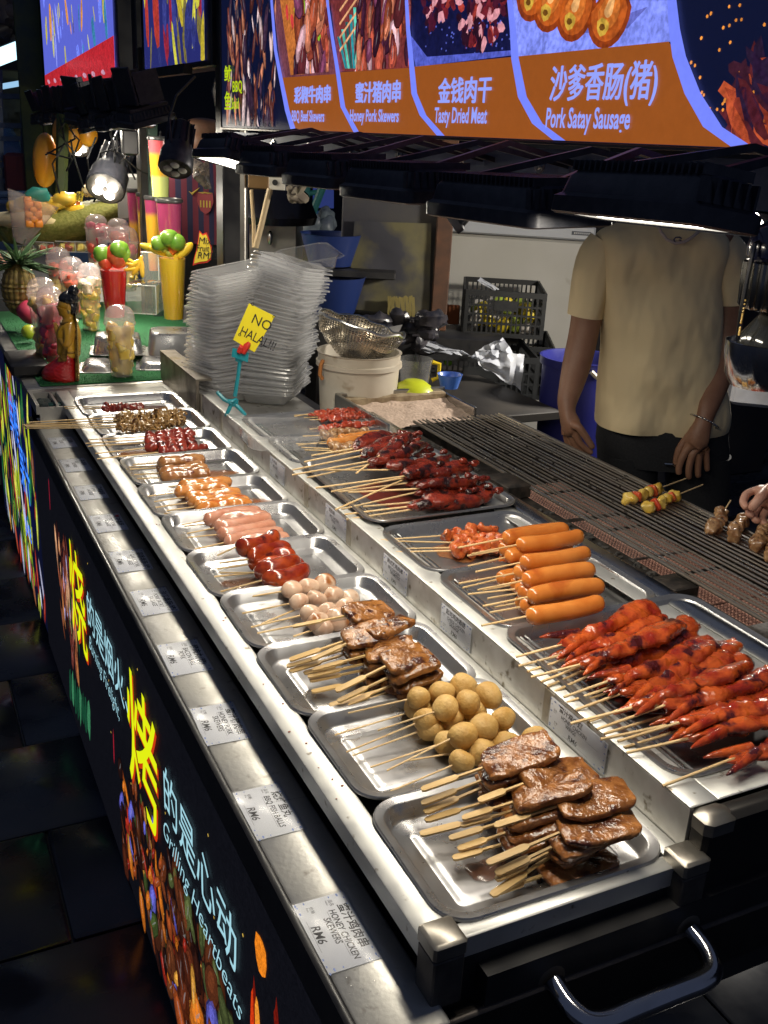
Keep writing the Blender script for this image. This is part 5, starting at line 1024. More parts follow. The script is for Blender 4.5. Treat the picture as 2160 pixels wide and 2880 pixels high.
bm1 = boxmesh(.25,.19,.040,False); bm2 = boxmesh(.225,.165,.045,True)
def boxstack(base, n, pitch, lean, ang0, wob, seed, lab, grp):
    r = random.Random(seed); last = None
    for k in range(n):
        o = link('takeaway_box', bm1, None); z = .045+k*pitch; q = k/n
        o.matrix_world = Matrix.Translation(Vector(base)+Vector((lean[0]*q**1.5+r.uniform(-wob,wob), lean[1]*q**1.5+r.uniform(-wob,wob), z))) @ Matrix.Rotation(R(lean[2]*q+r.uniform(-1,1)), 4, FH) @ Matrix.Rotation(R(lean[3]*q+r.uniform(-1,1)), 4, RH) @ Matrix.Rotation(R(ang0+r.uniform(-5,5)+7*math.sin(k*.35)), 4, 'Z')
        tag(o, lab % nth(n-1-k), 'takeaway box', grp); last = o
    return last
b1 = atz('C',285,1850,.0); boxstack((b1.x,b1.y-.02,.0), 36, .0105, (.02,.0,-9,4), 14, .007, 1, 'milky takeaway box, %s of the nested boxes in the left stack', 'nested takeaway boxes in the left stack')
b2 = atz('C',590,1880,.0); boxstack((b2.x-.012,b2.y+.02,.0), 37, .0108, (.085,.03,15,-4), 50, .008, 2, 'milky takeaway box, %s of the nested boxes in the leaning right stack', 'nested takeaway boxes in the leaning right stack')
o = link('takeaway_box', bm2); o.location = atd('C',800,960,(b2.dot(FH))+.02)+Vector((0,0,.01)); o.rotation_euler = (R(-14),R(16),R(50)); tag(o, 'ribbed clear takeaway box tipped open on the very top of the stack', 'takeaway box')
o = link('takeaway_box', bm2); p = (atz('G',50,110,.10)+atz('G',575,150,.10))/2; o.location = (.845,2.275,.108); o.rotation_euler = (R(2),R(4),R(-3)); o.scale = (1.05,1.05,1); tag(o, 'single empty clear takeaway box resting across the trays beside the red beef skewers', 'takeaway box')
# ================================================================== SIGN CLIP
cb = atz('C',310,1955,.062); DC = cb.dot(FH); C_ = lambda x, y, dd=0: atd('C', x, y, DC+dd)
tealm = mat('teal_plastic', (.01,.22,.27), .35, 0, spec=.6)
st = thing('sign_clip', 'teal plastic clip stand holding the yellow NO HALAL sign', 'sign clip', cb); si = Matrix.Translation(-cb)
def sp(name, mb, m, par=st, inv=si, **k): o = mb.build(name, m, par, **k); o.matrix_local = inv; return o
b = MB(); b.tube([C_(355,1605), C_(340,1720), C_(320,1850)], [.0058,.0052,.006], 8); sp('stem', b, tealm)
b = MB(); b.loft([[C_(x,y,d) for x,y in ((305,1540),(410,1575),(402,1635),(298,1598))] for d in (-.012,.012)]); b.loft([[C_(x,y,d) for x,y in ((322,1595),(385,1618),(355,1640),(322,1625))] for d in (-.006,.006)]); sp('jaw', b, tealm, smooth=False)
b = MB()
for pts in (((205,1825),(250,1870),(300,1900)), ((300,1890),(285,1930),(262,1978)), ((310,1890),(350,1930),(388,1972)), ((330,1870),(300,1885),(270,1880))): b.tube([C_(x,y,(-.01 if i else 0)) for i,(x,y) in enumerate(pts)], [.005,.006,.0045], 8)
b.loft([[C_(x,y,d) for x,y in ((270,1868),(345,1872),(338,1915),(285,1918))] for d in (-.008,.008)]); sp('clamp_base', b, tealm)
b = MB(); b.tube([C_(345,1570,-.014),C_(365,1535,-.016),C_(350,1525,-.016)], [.007,.009,.004], 8); b.tube([C_(372,1575,-.014),C_(395,1530,-.016),C_(412,1508,-.016)], [.007,.010,.005], 8); sp('clip_pad', b, mat('red_rubber', (.55,.03,.02), .4))
sg = thing('paper_sign', 'yellow square paper sign reading NO HALAL held in the teal clip', 'sign', C_(440,1410)); sgi = Matrix.Translation(-sg.location)
q4 = [C_(410,1257,-.012), C_(575,1340,-.012), C_(445,1570,-.012), C_(308,1490,-.012)]
b = MB(); b.loft([[p+FH*.0015 for p in q4], q4]); sp('paper', b, mat('yellow_card', (.78,.66,.02), .45, 0, coat=.2), sg, sgi, smooth=False)
X_ = (q4[1]-q4[0]).normalized(); Yd = (q4[3]-q4[0]); Yd = (Yd-X_*Yd.dot(X_)).normalized(); Zn = X_.cross(-Yd)
def sgt(body, u, v, size, sx=1.): o = q4[0]+(q4[1]-q4[0])*u+(q4[3]-q4[0])*v+Zn*.0012; M = Matrix(((X_.x,-Yd.x,Zn.x,o.x),(X_.y,-Yd.y,Zn.y,o.y),(X_.z,-Yd.z,Zn.z,o.z),(0,0,0,1))); t = text(body, ink, sg, Matrix.Identity(4), size); t.matrix_local = sgi @ M @ Matrix.Diagonal((sx,1,1,1))
sgt('NO', .30, .40, .038, .95); sgt('HALAL!!!', .10, .80, .036, .76)
for u, v in ((.05,.12),(.90,.16),(.06,.95),(.90,.96)): sgt('°', u, v+.02, .03)
# ================================================================== FRUIT STALL GOODS
def Bp(x, y, D): return atd('B', x, y, D)
b = MB(); b.bbox((.395,3.285,.0005),(1.15,4.9,.006), .002); mt = tag(b.build('green_mat', mat('artificial_turf', (.008,.09,.025), .9, 0, col2=(.015,.14,.04), scale=120, bump=.004)), 'green artificial grass mat under the fruit cups', 'mat')
b = MB(); r = random.Random(2)
for k in range(5200): x = r.uniform(.397,.90); y = 3.287+r.random()**1.6*1.2; a = r.uniform(0,6.3); q = .0016; h_ = r.uniform(.004,.008); b.add([(x,y,.005),(x+q*math.cos(a),y+q*math.sin(a),.005),(x+r.uniform(-.003,.003),y+r.uniform(-.003,.003),.005+h_)], [(0,1,2)])
tag(b.build('turf_blades', mat('artificial_turf', ()), mt, smooth=False), kind='stuff')
cupm = clear('cup_plastic', (1,.97,.92), .30, .06, 1.2); domem = clear('dome_plastic', (1,.93,.93), .26, .12, 1.2)
cols = dict(pine=food('pineapple_flesh', (.72,.48,.06), (.80,.62,.18), 30, .0008, .35, .3), melon=food('watermelon_flesh', (.55,.06,.03), (.62,.14,.09), 30, .0008, .35, .3), dragon=food('dragonfruit_flesh', (.42,.03,.08), (.50,.07,.12), 30, .0008, .35, .3), pale=food('pale_fruit', (.70,.60,.38), (.75,.68,.5), 30, .0008, .35, .3), grape=food('dark_grape', (.03,.02,.06), (.06,.03,.08), 30, .0003, .25, .3))
chk = {}
def fchunk(key):
    if key not in chk: chk[key] = [MB().sell(.019,.017,.015,.5,.5,8,12,.003,60,s+1).mesh('fruit_piece', cols[key]) for s in range(3)]
    return random.choice(chk[key])
def cup(x, yb, z0, yr, hw, kinds, label, dome=True, hb=.72, fill=.85, grp='domed fruit cups'):
    bs = atz('B', x, yb, z0); D = bs.dot(FH); rim = Bp(x, yr, D); h = rim.z-z0; rw = hw/2.6758/FPX*(rim-CAM).dot(fw)
    t = thing('fruit_cup', label, 'fruit cup', bs, grp); rb = rw*hb
    b = MB(); b.lathe([(rb*.2,.003),(rb*.9,.003),(rb,.006),(rb*.4+rw*.6-.001,h*.6),(rw*.97,h-.004),(rw*1.03,h),(rw*.99,h+.001)], 28, cap0=True, cap1=False); b.build('cup', cupm, t)
    if dome:
        b = MB(); b.lathe([(rw*1.06,h-.003),(rw*1.06,h+.004),(rw*1.0,h+.007),(rw*.99,h+.02),(rw*.92,h+.02+rw*.35),(rw*.72,h+.02+rw*.62),(rw*.4,h+.02+rw*.78),(rw*.15,h+.02+rw*.81)], 28, cap0=False, cap1=True); b.build('dome_lid', domem, t)
    n = max(14, int(30*h/.14)); 
    for k in range(n):
        q = k/n*fill; rad = (rb+(rw-rb)*q)-.011; a = random.uniform(0,6.3); rr_ = rad*random.uniform(.55,1)
        o = link('fruit_piece', fchunk(kinds[int(q*len(kinds)) % len(kinds)]), t); o.location = (rr_*math.cos(a), rr_*math.sin(a), .018+q*h); o.rotation_euler = [random.uniform(0,6) for _ in range(3)]; s_ = random.uniform(.75,1.1); o.scale = (s_,s_,s_*1.2)
    return t
cup(918,1335,.006,935,114,('pine','pine'),'domed cup of yellow pineapple standing alone at the front edge of the green mat')
cup(405,1225,.030,785,98,('dragon','dragon'),'domed cup of dark red fruit directly behind the kneeling figurine', hb=.6)
cup(345,1190,.030,720,104,('pine','pale','pine'),'taller domed cup beside the figurine with long yellow fruit pieces', hb=.6)
cup(560,900,.006,545,92,('melon','melon'),'domed cup of watermelon between the pineapple plant and the red drink')
cup(690,985,.006,590,88,('pine','pine','pale'),'domed cup of yellow pineapple right behind the red drink')
cup(460,800,.03,470,90,('pine','melon'),'domed cup with pink top and yellow fruit beside the pineapple leaves')
cup(745,620,.12,220,86,('pale','melon','dragon'),'pink domed cup, highest one left of the blue dotted row', fill=1)
cup(825,640,.12,295,72,('pale','grape'),'domed cup with dark grapes in the upper group')
cup(950,690,.10,325,106,('pine','pale','dragon'),'wide domed cup with pink fruit just above the mango slices')
cup(905,610,.14,245,80,('pale','melon'),'domed cup at the back of the upper group')
def bar_(name, c, rough=.3): return mat(name, c, rough, 0, coat=.5)
def blobobj(name, loc, s, m, par, amp=.0, rot=(0,0,0), e=1., fr=20, seed=0):
    b = MB(); b.sell(s[0],s[1],s[2],e,e,12,18,amp,fr,seed); o = b.build(name, m, par); 
    o.matrix_local = (Matrix.Translation(-par.location) if par else Matrix.Identity(4)) @ Matrix.Translation(loc) @ (Matrix.Rotation(rot[2],4,'Z')@Matrix.Rotation(rot[1],4,'Y')@Matrix.Rotation(rot[0],4,'X')); return o
limem = mat('lime_skin', (.10,.26,.02), .35, 0, col2=(.20,.38,.04), scale=30, bump=.0004, coat=.3); straw = mat('strawberry_skin', (.52,.03,.015), .3, 0, col2=(.62,.13,.04), scale=30, bump=.001, coat=.6); mangom = mat('mango_flesh', (.80,.42,.02), .35, 0, col2=(.82,.55,.06), scale=20, coat=.3); lemonm = mat('lemon_skin', (.80,.58,.03), .4, 0, coat=.3)
def drink(x, yb, z0, yr, hw, hb, liquid, label, deco):
    bs = atz('B', x, yb, z0); D = bs.dot(FH); rim = Bp(x, yr, D); h = rim.z-z0; rw = hw/2.6758/FPX*(rim-CAM).dot(fw); rb = rw*hb
    t = thing('juice_drink', label, 'juice drink', bs)
    b = MB(); b.lathe([(rb,.002),(rb*.5+rw*.5,h*.5),(rw,h*.99),(rw+.002,h),(rw-.001,h)], 32, cap0=True, cap1=False); b.build('glass', clear('drink_plastic', (1,1,1), .03, .05, 1.2), t)
    b = MB(); b.lathe([(rb-.002,.004),(rb*.5+rw*.5-.002,h*.5),(rw-.003,h*.95)], 32); b.build('juice', liquid, t)
    for nm, px, py, s_, m_, rot in deco: blobobj(nm, Bp(px,py,D-.01*(s_[1]>.02)), s_, m_, t, .002, rot, .9, 30, px)
    return t
redj = mat('red_juice', (.60,.012,.008), .12, 0, coat=.6, emit=None); yelj = mat('yellow_juice', (.85,.46,.01), .12, 0, col2=(.85,.56,.02), scale=6, coat=.6)
drink(868,890,.09,515,104,.70,redj,'tall cup of bright red juice topped with limes and strawberries', [('lime',768,412,(.034,.03,.034),limem,(0,0,0)),('lime',900,380,(.038,.03,.034),limem,(0,0,.4)),('lime',940,420,(.022,.02,.03),limem,(0,.3,0)),('strawberry',850,405,(.026,.022,.034),straw,(0,.3,0)),('strawberry',882,455,(.032,.024,.036),straw,(0,-.3,0)),('strawberry',795,480,(.030,.024,.026),straw,(0,.5,0)),('strawberry',925,470,(.018,.016,.024),straw,(0,.5,0))]+[('mango_slice',960+k*18,450+(k*37)%75,(.034,.010,.008),mangom,(.3*k,.5-.35*k,-.4)) for k in range(7)])
drink(1308,905,.118,420,104,.72,yelj,'tall cup of yellow mango juice topped with limes, banana and lemon on the steel pan', [('lime',1200,330,(.032,.026,.028),limem,(0,0,0)),('lime',1275,295,(.036,.028,.032),limem,(0,0,0)),('lime',1335,325,(.030,.026,.030),limem,(0,0,0)),('grape',1240,370,(.018,.018,.018),mat('green_grape', (.38,.42,.08), .3),(0,0,0)),('grape',1278,408,(.017,.017,.016),mat('green_grape', ()),(0,0,0)),('orange_slice',1312,375,(.024,.014,.024),mat('orange_flesh', (.70,.16,.02), .35),(0,0,0)),('banana',1130,365,(.040,.014,.014),lemonm,(0,.25,0)),('banana',1195,390,(.044,.014,.014),lemonm,(0,.35,0)),('lemon_wedge',1395,385,(.040,.014,.017),lemonm,(0,-.75,0)),('lemon_wedge',1350,410,(.030,.012,.014),lemonm,(0,-.9,0))])
# layered tall cups
def bandmat(name, bands):                                    # layers of coloured juice by height
    m = mat(name, (1,1,1), .2, 0, coat=.5); nt = m.node_tree; tc = nt.nodes.new('ShaderNodeTexCoord'); sx = nt.nodes.new('ShaderNodeSeparateXYZ'); cr = nt.nodes.new('ShaderNodeValToRGB'); nt.links.new(tc.outputs['Generated'], sx.inputs[0]); nt.links.new(sx.outputs['Z'], cr.inputs[0]); cr.color_ramp.interpolation = 'EASE'
    e = cr.color_ramp.elements
    while len(e) < len(bands): e.new(.5)
    for k, (p, c) in enumerate(bands): e[k].position = p; e[k].color = (*c, 1)
    nt.links.new(cr.outputs[0], nt.nodes['Principled BSDF'].inputs['Base Color']); return m
Yl=(.78,.42,.02); Mg=(.36,.035,.12); Or=(.80,.20,.02); Gn=(.62,.70,.20)
bm_a = bandmat('layered_juice_pink', [(0,Yl),(.55,Yl),(.66,Mg),(1,Mg)]); bm_b = bandmat('layered_juice_yellow', [(0,Or),(.4,Yl),(.75,Yl),(.85,Mg),(1,Mg)]); bm_c = bandmat('layered_juice_green', [(0,Gn),(.34,Gn),(.40,Yl),(.72,(.85,.38,.02)),(.82,(.70,.10,.12)),(1,(.70,.10,.12))])
def tall(c, x, yb, yr, hw, D, m, label, hb=.68):
    bs = atd(c, x, yb, D); rim = atd(c, x, yr, D); h = rim.z-bs.z; s = CR[c][2]; rw = hw/s/FPX*(rim-CAM).dot(fw); rb = rw*hb
    t = thing('layered_cup', label, 'juice cup', bs, 'tall layered juice cups')
    b = MB(); b.lathe([(rb,0),(rw*.995,h*.97)], 28); b.build('juice', m, t)
    b = MB(); b.lathe([(rb+.001,-.001),(rw+.001,h)], 28, cap1=False); b.build('cup', clear('drink_plastic', ()), t)
    b = MB(); b.lathe([(rw*1.07,h-.006),(rw*1.10,h+.002),(rw*1.04,h+.008),(rw*.9,h+.010),(rw*.85,h+.006)], 28); b.build('lid', mat('grey_lid', (.05,.05,.05), .3, 0), t)
    return t
tall('A',1050,1700,1232,78,4.25,bm_a,'layered pink over yellow juice cup at the right end of the tall row')
tall('A',945,1660,1215,44,4.40,bm_b,'layered yellow juice cup second from the right in the tall row')
tall('A',895,1640,1195,42,4.55,bm_b,'layered juice cup third from the right in the tall row')
tall('A',838,1640,1168,42,4.7,bm_a,'leftmost layered juice cup of the tall row')
tall('A',985,1207,852,66,4.32,bm_c,'tallest layered juice cup standing on the lids of the others', .76)
# steel pans turned upside down
def pan(x0, x1, y, z0, h, dep, label, bev=.012):
    a = atz('B', x0, y, z0); c = atz('B', x1, y, z0); w = (c-a).length; X = (c-a).normalized(); M = frame((a+c)/2, X)
    b = MB(); L = lambda i, z, r: rr(w-2*i, dep-2*i, r, 5, z, 0, dep/2)
    b.loft([L(-.008,0,.02), L(-.008,.003,.02), L(.004,.0035,.02), L(.012,h-bev,.022), L(.017,h-bev*.3,.024), L(.03,h,.02)], False, True)
    o = b.build('steel_pan', traym, None, True, 40); o.matrix_world = M; return tag(o, label, 'steel pan', 'upturned steel pans on the green mat')
pan(1110,1500,1190,.030,.085,.17,'large upturned steel pan carrying the yellow juice'); pan(690,1085,1175,.030,.062,.16,'small upturned steel pan beneath the red juice')
pan(600,850,1310,.006,.026,.16,'low upturned steel tray left of the front pineapple cup', .01); pan(1040,1500,1290,.006,.026,.17,'low upturned steel tray right of the front pineapple cup', .01)
b = MB(); p0 = atz('B',330,1335,.006); b.bbox((p0.x-.10,p0.y+.0,.006),(p0.x+.02,p0.y+.24,.05),.008); tag(b.build('black_box', blk), 'low black plastic box beside the kneeling figurine', 'plastic box')
# acrylic risers and boxes of cut fruit
def clearbox(x0, y0, x1, y1, D, dep, label, name='acrylic_box', fill=None):
    a = Bp(x0, y1, D); c = Bp(x1, y0, D); w = (Bp(x1,y1,D)-a).length; h = c.z-a.z; M = frame(a, RH, (0,0,1)); t = thing(name, label, 'clear box', M=M, group='clear boxes on the fruit counter')
    b = MB(); b.bbox((0,0,0),(w,dep,h),.003); b.build('box_shell', clear('acrylic', (.96,1,.96), .10, .05, 1.3), t)
    b = MB()
    for q in ((0,0,0),(w,0,0),(0,0,h),(w,0,h)): pass
    b.box((0,-.001,h-.004),(w,0.0,h)); b.box((0,-.001,0),(w,0,.004)); b.box((w-.003,-.0012,.0045),(w,0,h-.0045)); b.build('box_edge', clear('acrylic_edge', (1,1,.98), .5, .1, 1), t, smooth=False)
    if fill:
        for k in range(14): o = link('fruit_piece', fchunk(fill[k % len(fill)]), t); o.location = (random.uniform(.02,max(.03,w-.02)), random.uniform(.02,dep-.02), .018); o.rotation_euler = (k,k*2,k*3)
    return t
clearbox(960,650,1180,860,3.72,.14,'clear acrylic riser under the upper fruit cups'); clearbox(1065,400,1200,620,3.95,.12,'upright clear acrylic box left of the yellow juice')
for k, (x, y) in enumerate(((0,395),(110,350),(260,325),(420,320),(560,325),(20,500))): clearbox(x,y,x+150,y+75,4.75-.1*(k==5),.16,'flat clear box of cut fruit, %s of the row behind the pineapple' % ('first second third fourth fifth sixth'.split()[k]), 'fruit_box', (('pine','melon'),('pale','pine'),('melon','pale'))[k%3])
# pineapple
pb_ = Bp(165,880,3.98); pp = thing('pineapple', 'whole pineapple with a spiky green crown at the left edge of the fruit counter', 'pineapple', pb_, None); pinv = Matrix.Translation(-pb_)
b = MB(); hh = .105; rb_ = .068; rings = []
for i in range(25):
    t = i/24; z = t*2*hh; rad = rb_*math.sqrt(max(.02,1-(2*t-1)**2*.93)); rings.append([(rad*(1+.10*math.sin(9*a+i*.9*2)*math.sin(9*a-i*.9*2))*math.cos(a), rad*(1+.10*math.sin(9*a+i*1.8)*math.sin(9*a-i*1.8))*math.sin(a), z) for a in [2*math.pi*k/54 for k in range(54)]])
b.loft(rings); b.build('fruit_body', mat('pineapple_skin', (.16,.10,.03), .5, 0, col2=(.30,.22,.06), scale=50, bump=.002), pp)
r = random.Random(9); leafm = mat('pineapple_leaf', (.035,.085,.03), .5, 0, col2=(.09,.15,.07), scale=20)
for k in range(34):
    a = r.uniform(0,6.3); el = r.uniform(.15,1.45); ln = r.uniform(.09,.20)*(.6+.5*el/1.4); b = MB(); d = Vector((math.cos(a)*math.cos(el), math.sin(a)*math.cos(el), math.sin(el))); s_ = Vector((-math.sin(a), math.cos(a), 0)); pts = []; 
    L_ = []; Rr = []; Md = []
    for i in range(7): t = i/6; c_ = Vector((0,0,2*hh-.005))+d*ln*t+Vector((math.cos(a),math.sin(a),-.6))*.05*t*t*(1.5-el*.7); w = .011*(1-t)**.7+.0006; L_.append(c_-s_*w); Rr.append(c_+s_*w); Md.append(c_-Vector((0,0,.003))*(1-t)-d*.002)
    b.loft([L_, Md, Rr, [m_-Vector((0,0,.0015)) for m_ in Md]], False, False); n_ = 7; b.build('leaf', leafm, pp)
# jackfruit
jf = Bp(520,290,4.9); jk = thing('jackfruit', 'opened jackfruit half with green rind and yellow flesh at the back of the fruit counter', 'jackfruit', jf)
b = MB(); rings = []
for i in range(22):
    t = i/21; x = -.42+.84*t; w = math.sin(math.pi*min(1,max(0,t)))**.5*.15+.01; zc = .02+.20*t**2.2; rings.append([Vector((0,0,0))+RH*x*.95+FH*w*math.cos(a)+Vector((0,0,zc+(w*.62 if t > .75 else w*.55)*math.sin(a))) for a in [2*math.pi*k/30 for k in range(30)]])
b.loft(rings)
b.v = [tuple(Vector(p)+Vector((noise.noise(Vector(p)*70),noise.noise(Vector(p)*70+Vector((9,0,0))),noise.noise(Vector(p)*70+Vector((0,9,0)))))*.010) for p in b.v]
b.build('rind', mat('jackfruit_rind', (.16,.17,.03), .75, 0, col2=(.26,.25,.06), scale=80, bump=.004), jk)
b = MB(); b.sell(.26,.10,.045,1,1,12,22,.012,18,3,frame((0,0,0), RH)@Matrix.Translation((-.12,-.07,.075))); b.build('pith', mat('jackfruit_pith', (.75,.66,.40), .6, 0, col2=(.66,.54,.28), scale=30, bump=.002), jk)
for k in range(7): b = MB(); b.sell(.055,.035,.030,.8,.8,10,14,.008,30,k,frame((0,0,0), RH)@Matrix.Translation((-.20+k*.045,-.09-.01*(k%2),.135+.025*(k%3)))); b.build('flesh_pod', mat('jackfruit_flesh', (.80,.48,.03), .4, 0, col2=(.80,.58,.10), scale=20, coat=.3), jk)
b = MB(); b.sell(.07,.04,.035,.8,.8,10,14,.01,30,9,frame((0,0,0), RH)@Matrix.Translation((.17,-.08,.23))); b.build('flesh_pod', mat('jackfruit_pith', ()), jk)
# decorated cone bowl on the left
cbw = Bp(150,330,4.6); t = thing('mango_bowl', 'tilted clear bowl of orange mango cubes with a teal leaf at the left edge', 'bowl', cbw)
b = MB(); b.lathe([(.03,0),(.10,.17),(.115,.21),(.113,.21)], 26, Matrix.Rotation(.35,4,'Y'), cap1=False); b.build('bowl', domem, t)
for k in range(16): b = MB(); b.sell(.018,.018,.016,.4,.4,8,10,.001,50,k,Matrix.Translation((.04+.02*(k%3),-.06+.015*(k%2),.09+.02*(k//3)))); b.build('mango_cube', mat('orange_mango', (.75,.25,.03), .35, coat=.3), t)
b = MB(); b.sell(.05,.012,.035,.8,.8,8,12,.012,30,1,Matrix.Translation((.09,-.03,.215))); b.build('leaf', mat('teal_leaf', (.03,.22,.18), .4), t)
# dragonfruit, limes
blobobj('dragonfruit', Bp(225,850,3.9), (.05,.05,.045), mat('dragonfruit_skin', (.42,.02,.07), .35, 0, col2=(.5,.05,.1), scale=20, coat=.4), None, .008); tag(bpy.context.scene.objects['dragonfruit'], 'magenta dragonfruit lying below the pineapple', 'dragonfruit')
tag(blobobj('lime', Bp(218,1000,3.75), (.030,.030,.028), mat('yellow_green_skin', (.42,.48,.03), .35, coat=.3), None, .002), 'yellow green lime on the mat behind the black box', 'lime')
# hanging mangoes
mgm = mat('mango_skin', (.62,.24,.01), .4, 0, col2=(.70,.33,.02), scale=10, coat=.3, bump=.0006)
for k, (x, y, a_, c_, lb_) in enumerate(((278,985,.062,.125,'large orange mango hanging lowest at the left of the far lamps'), (390,820,.050,.085,'orange mango hanging directly below the far lamp row, left of its pair'), (450,830,.050,.080,'orange mango hanging right above the small lit spot lamp'), (545,830,.045,.055,'small orange mango partly hidden by the far lamps, rightmost'))):
    p = atd('A', x, y, 5.0); t = thing('mango', lb_, 'mango', p, 'hanging mangoes'); b = MB(); b.sell(a_,a_*.8,c_,1,1,16,20,.004,8,k,Matrix.Rotation(.08,4,'Y')); b.build('fruit_body', mgm, t); b = MB(); b.tube([(0,0,c_*.95),(0,0,c_+.12)], .003, 6); b.build('string', rubber, t)
# hand written signs on the fruit counter
t = thing('price_sign', 'flame shaped yellow sign with red edge reading Mix Fruit Juice RM15', 'sign', Bp(1520,500,3.75)); ti = Matrix.Translation(-t.location); fl_ = [(1500,235),(1525,262),(1555,250),(1575,300),(1592,360),(1600,400),(1592,450),(1560,478),(1500,485),(1450,500),(1460,440),(1478,380),(1490,310)]
b = MB(); b.loft([[Bp(x,y,3.752) for x,y in fl_],[Bp(x,y,3.749) for x,y in fl_]]); o = b.build('red_backing', mat('red_card', (.60,.04,.02), .5), t, smooth=False); o.matrix_local = ti
b = MB(); b.loft([[Bp(1525+(x-1525)*.86,375+(y-375)*.88,d) for x,y in fl_] for d in (3.7485,3.747)]); o = b.build('yellow_front', mat('yellow_sign_card', (.75,.58,.05), .5), t, smooth=False); o.matrix_local = ti
for body, x, y, s_ in (('Mix',1490,335,.034),('Fruit Juice',1476,390,.034),('RM15',1482,445,.034)):
    p = Bp(x,y,3.745); M = Matrix(((RH.x,0,-FH.x,p.x),(RH.y,0,-FH.y,p.y),(0,1,0,p.z),(0,0,0,1))); o = text(body, ink, t, Matrix.Identity(4), s_, shear=.2); o.matrix_local = ti@M@Matrix.Diagonal((.72 if 'J' in body else .95,1,1,1))
p = atd('A',480,1265,4.8); t = thing('price_tag', 'tiny yellow price tag on an orange stick in the jackfruit', 'sign', p); ti = Matrix.Translation(-p)
b = MB(); b.tube([atd('A',470,1300,4.8), atd('A',482,1235,4.8)], .008, 6); o = b.build('stick', mat('orange_stick', (.6,.15,.02), .5), t); o.matrix_local = ti
q_ = [atd('A',x,y,4.79) for x,y in ((472,1175),(514,1178),(505,1238),(460,1232))]; b = MB(); b.loft([[v+FH*.003 for v in q_], q_]); o = b.build('card', mat('yellow_sign_card', ()), t, smooth=False); o.matrix_local = ti
for k in range(3): p = atd('A',470,1198+k*15,4.786); M = Matrix(((RH.x,0,-FH.x,p.x),(RH.y,0,-FH.y,p.y),(0,1,0,p.z),(0,0,0,1))); o = text(('RM5','Mix','RM15')[k], ink, t, Matrix.Identity(4), .028); o.matrix_local = ti@M
# ------------------------------------------------ kneeling figurine
fb = atz('B',470,1362,.006); DF = fb.dot(FH); Q = lambda x, y, dd=0.: atd('B', x, y, DF+dd)
fg = thing('kneeling_figurine', 'painted wooden kneeling figurine in a red skirt with praying hands and black hair bun', 'figurine', fb); fgi = Matrix.Translation(-fb)
gold = mat('painted_gold_skin', (.78,.44,.03), .3, 0, col2=(.66,.34,.03), scale=30, coat=.6, bump=.0004); goldd = mat('antique_gold', (.50,.30,.06), .4, .6, col2=(.15,.08,.02), scale=90, bump=.001)
N4 = {}; E4 = []
for k, (x, y, r_) in dict(hip=(515,1200,(.046,.046)), waist=(520,1130,(.036,.038)), chest=(518,1030,(.042,.044)), sh=(520,960,(.040,.046)), nk=(522,900,.022), nk2=(518,870,.022), jaw=(492,835,(.034,.030)), face=(498,790,(.040,.034)), crown=(520,745,(.024,.022))).items(): N4[k] = (Q(x,y), r_)
E4 += [('hip','waist'),('waist','chest'),('chest','sh'),('sh','nk'),('nk','nk2'),('nk2','jaw'),('jaw','face'),('face','crown')]
chain(N4, E4, 'jaw', [(Q(458,866),.008)], 'chin'); chain(N4, E4, 'face', [(Q(452,822),.0055),(Q(446,836),.004)], 'nose')
for s_, k in ((-1,'l'),(1,'r')):
    chain(N4, E4, 'sh', [(Q(518,965,.036*s_),.018),(Q(520,1045,.044*s_),.016),(Q(505,1105,.042*s_),.015),(Q(468,1060,.026*s_),.013),(Q(435,1005,.010*s_),.010),(Q(420,975,.005*s_),(.008,.005))], k)
    for q in range(4): chain(N4, E4, k+'5', [(Q(412+q*6,950,.004*s_),.0028),(Q(402+q*6,928+(q%2)*3,.003*s_),.0022)], k+'g%d' % q)
    chain(N4, E4, k+'5', [(Q(438,962,.005*s_),.003),(Q(436,945,.004*s_),.0025)], k+'t')
o = skinfig('body', N4, E4, 'hip', gold, fg); o.matrix_local = fgi
redl = mat('red_lacquer', (.50,.012,.015), .3, 0, coat=.8); b = MB()
rw_ = [(340,588,1366,.036),(322,590,1340,.044),(322,590,1300,.050),(345,588,1260,.050),(395,584,1225,.046),(440,580,1195,.042),(470,576,1165,.036),(484,570,1140,.030)]
def ringQ(xl, xr, y, dp, n=72): a = Q(xl,y); c = Q(xr,y); m = (a+c)/2; hw = (c-a).length/2; return [m+RH*hw*math.cos(2*math.pi*k/n)-FH*dp*math.sin(2*math.pi*k/n) for k in range(n)]
fine = []
for i in range(len(rw_)-1):
    for k in range(5): t_ = k/5; fine.append(tuple(rw_[i][c]*(1-t_)+rw_[i+1][c]*t_ for c in range(4)))
b.loft([ringQ(*q) for q in fine+[rw_[-1]]])
b.v = [tuple(Vector(p)*(1)+(Vector(p)-Q(475,1280)).normalized()*.0022*math.sin(Vector(p).z*520+6*math.sin(Vector(p).dot(RH)*170))) for p in b.v]
o = b.build('skirt', redl, fg, True, 80); o.matrix_local = fgi
hairm = mat('black_lacquer_hair', (.012,.012,.016), .25, 0, coat=.6); b = MB(); b.sell(.032,.030,.023,1,1,18,40,0,1,0,frame(Q(518,748), RH)); b.sell(.017,.024,.030,1,1,14,30,0,1,0,frame(Q(548,815,.0), RH))
b.v = [tuple(Vector(p)+(Vector(p)-Q(522,770)).normalized()*.0013*math.sin(math.atan2((Vector(p)-Q(522,770)).dot(FH),(Vector(p)-Q(522,770)).dot(RH))*22)) for p in b.v]
b.sell(.017,.016,.018,1,1,12,18,0,1,0,frame(Q(552,690), RH)); o = b.build('hair', hairm, fg); o.matrix_local = fgi
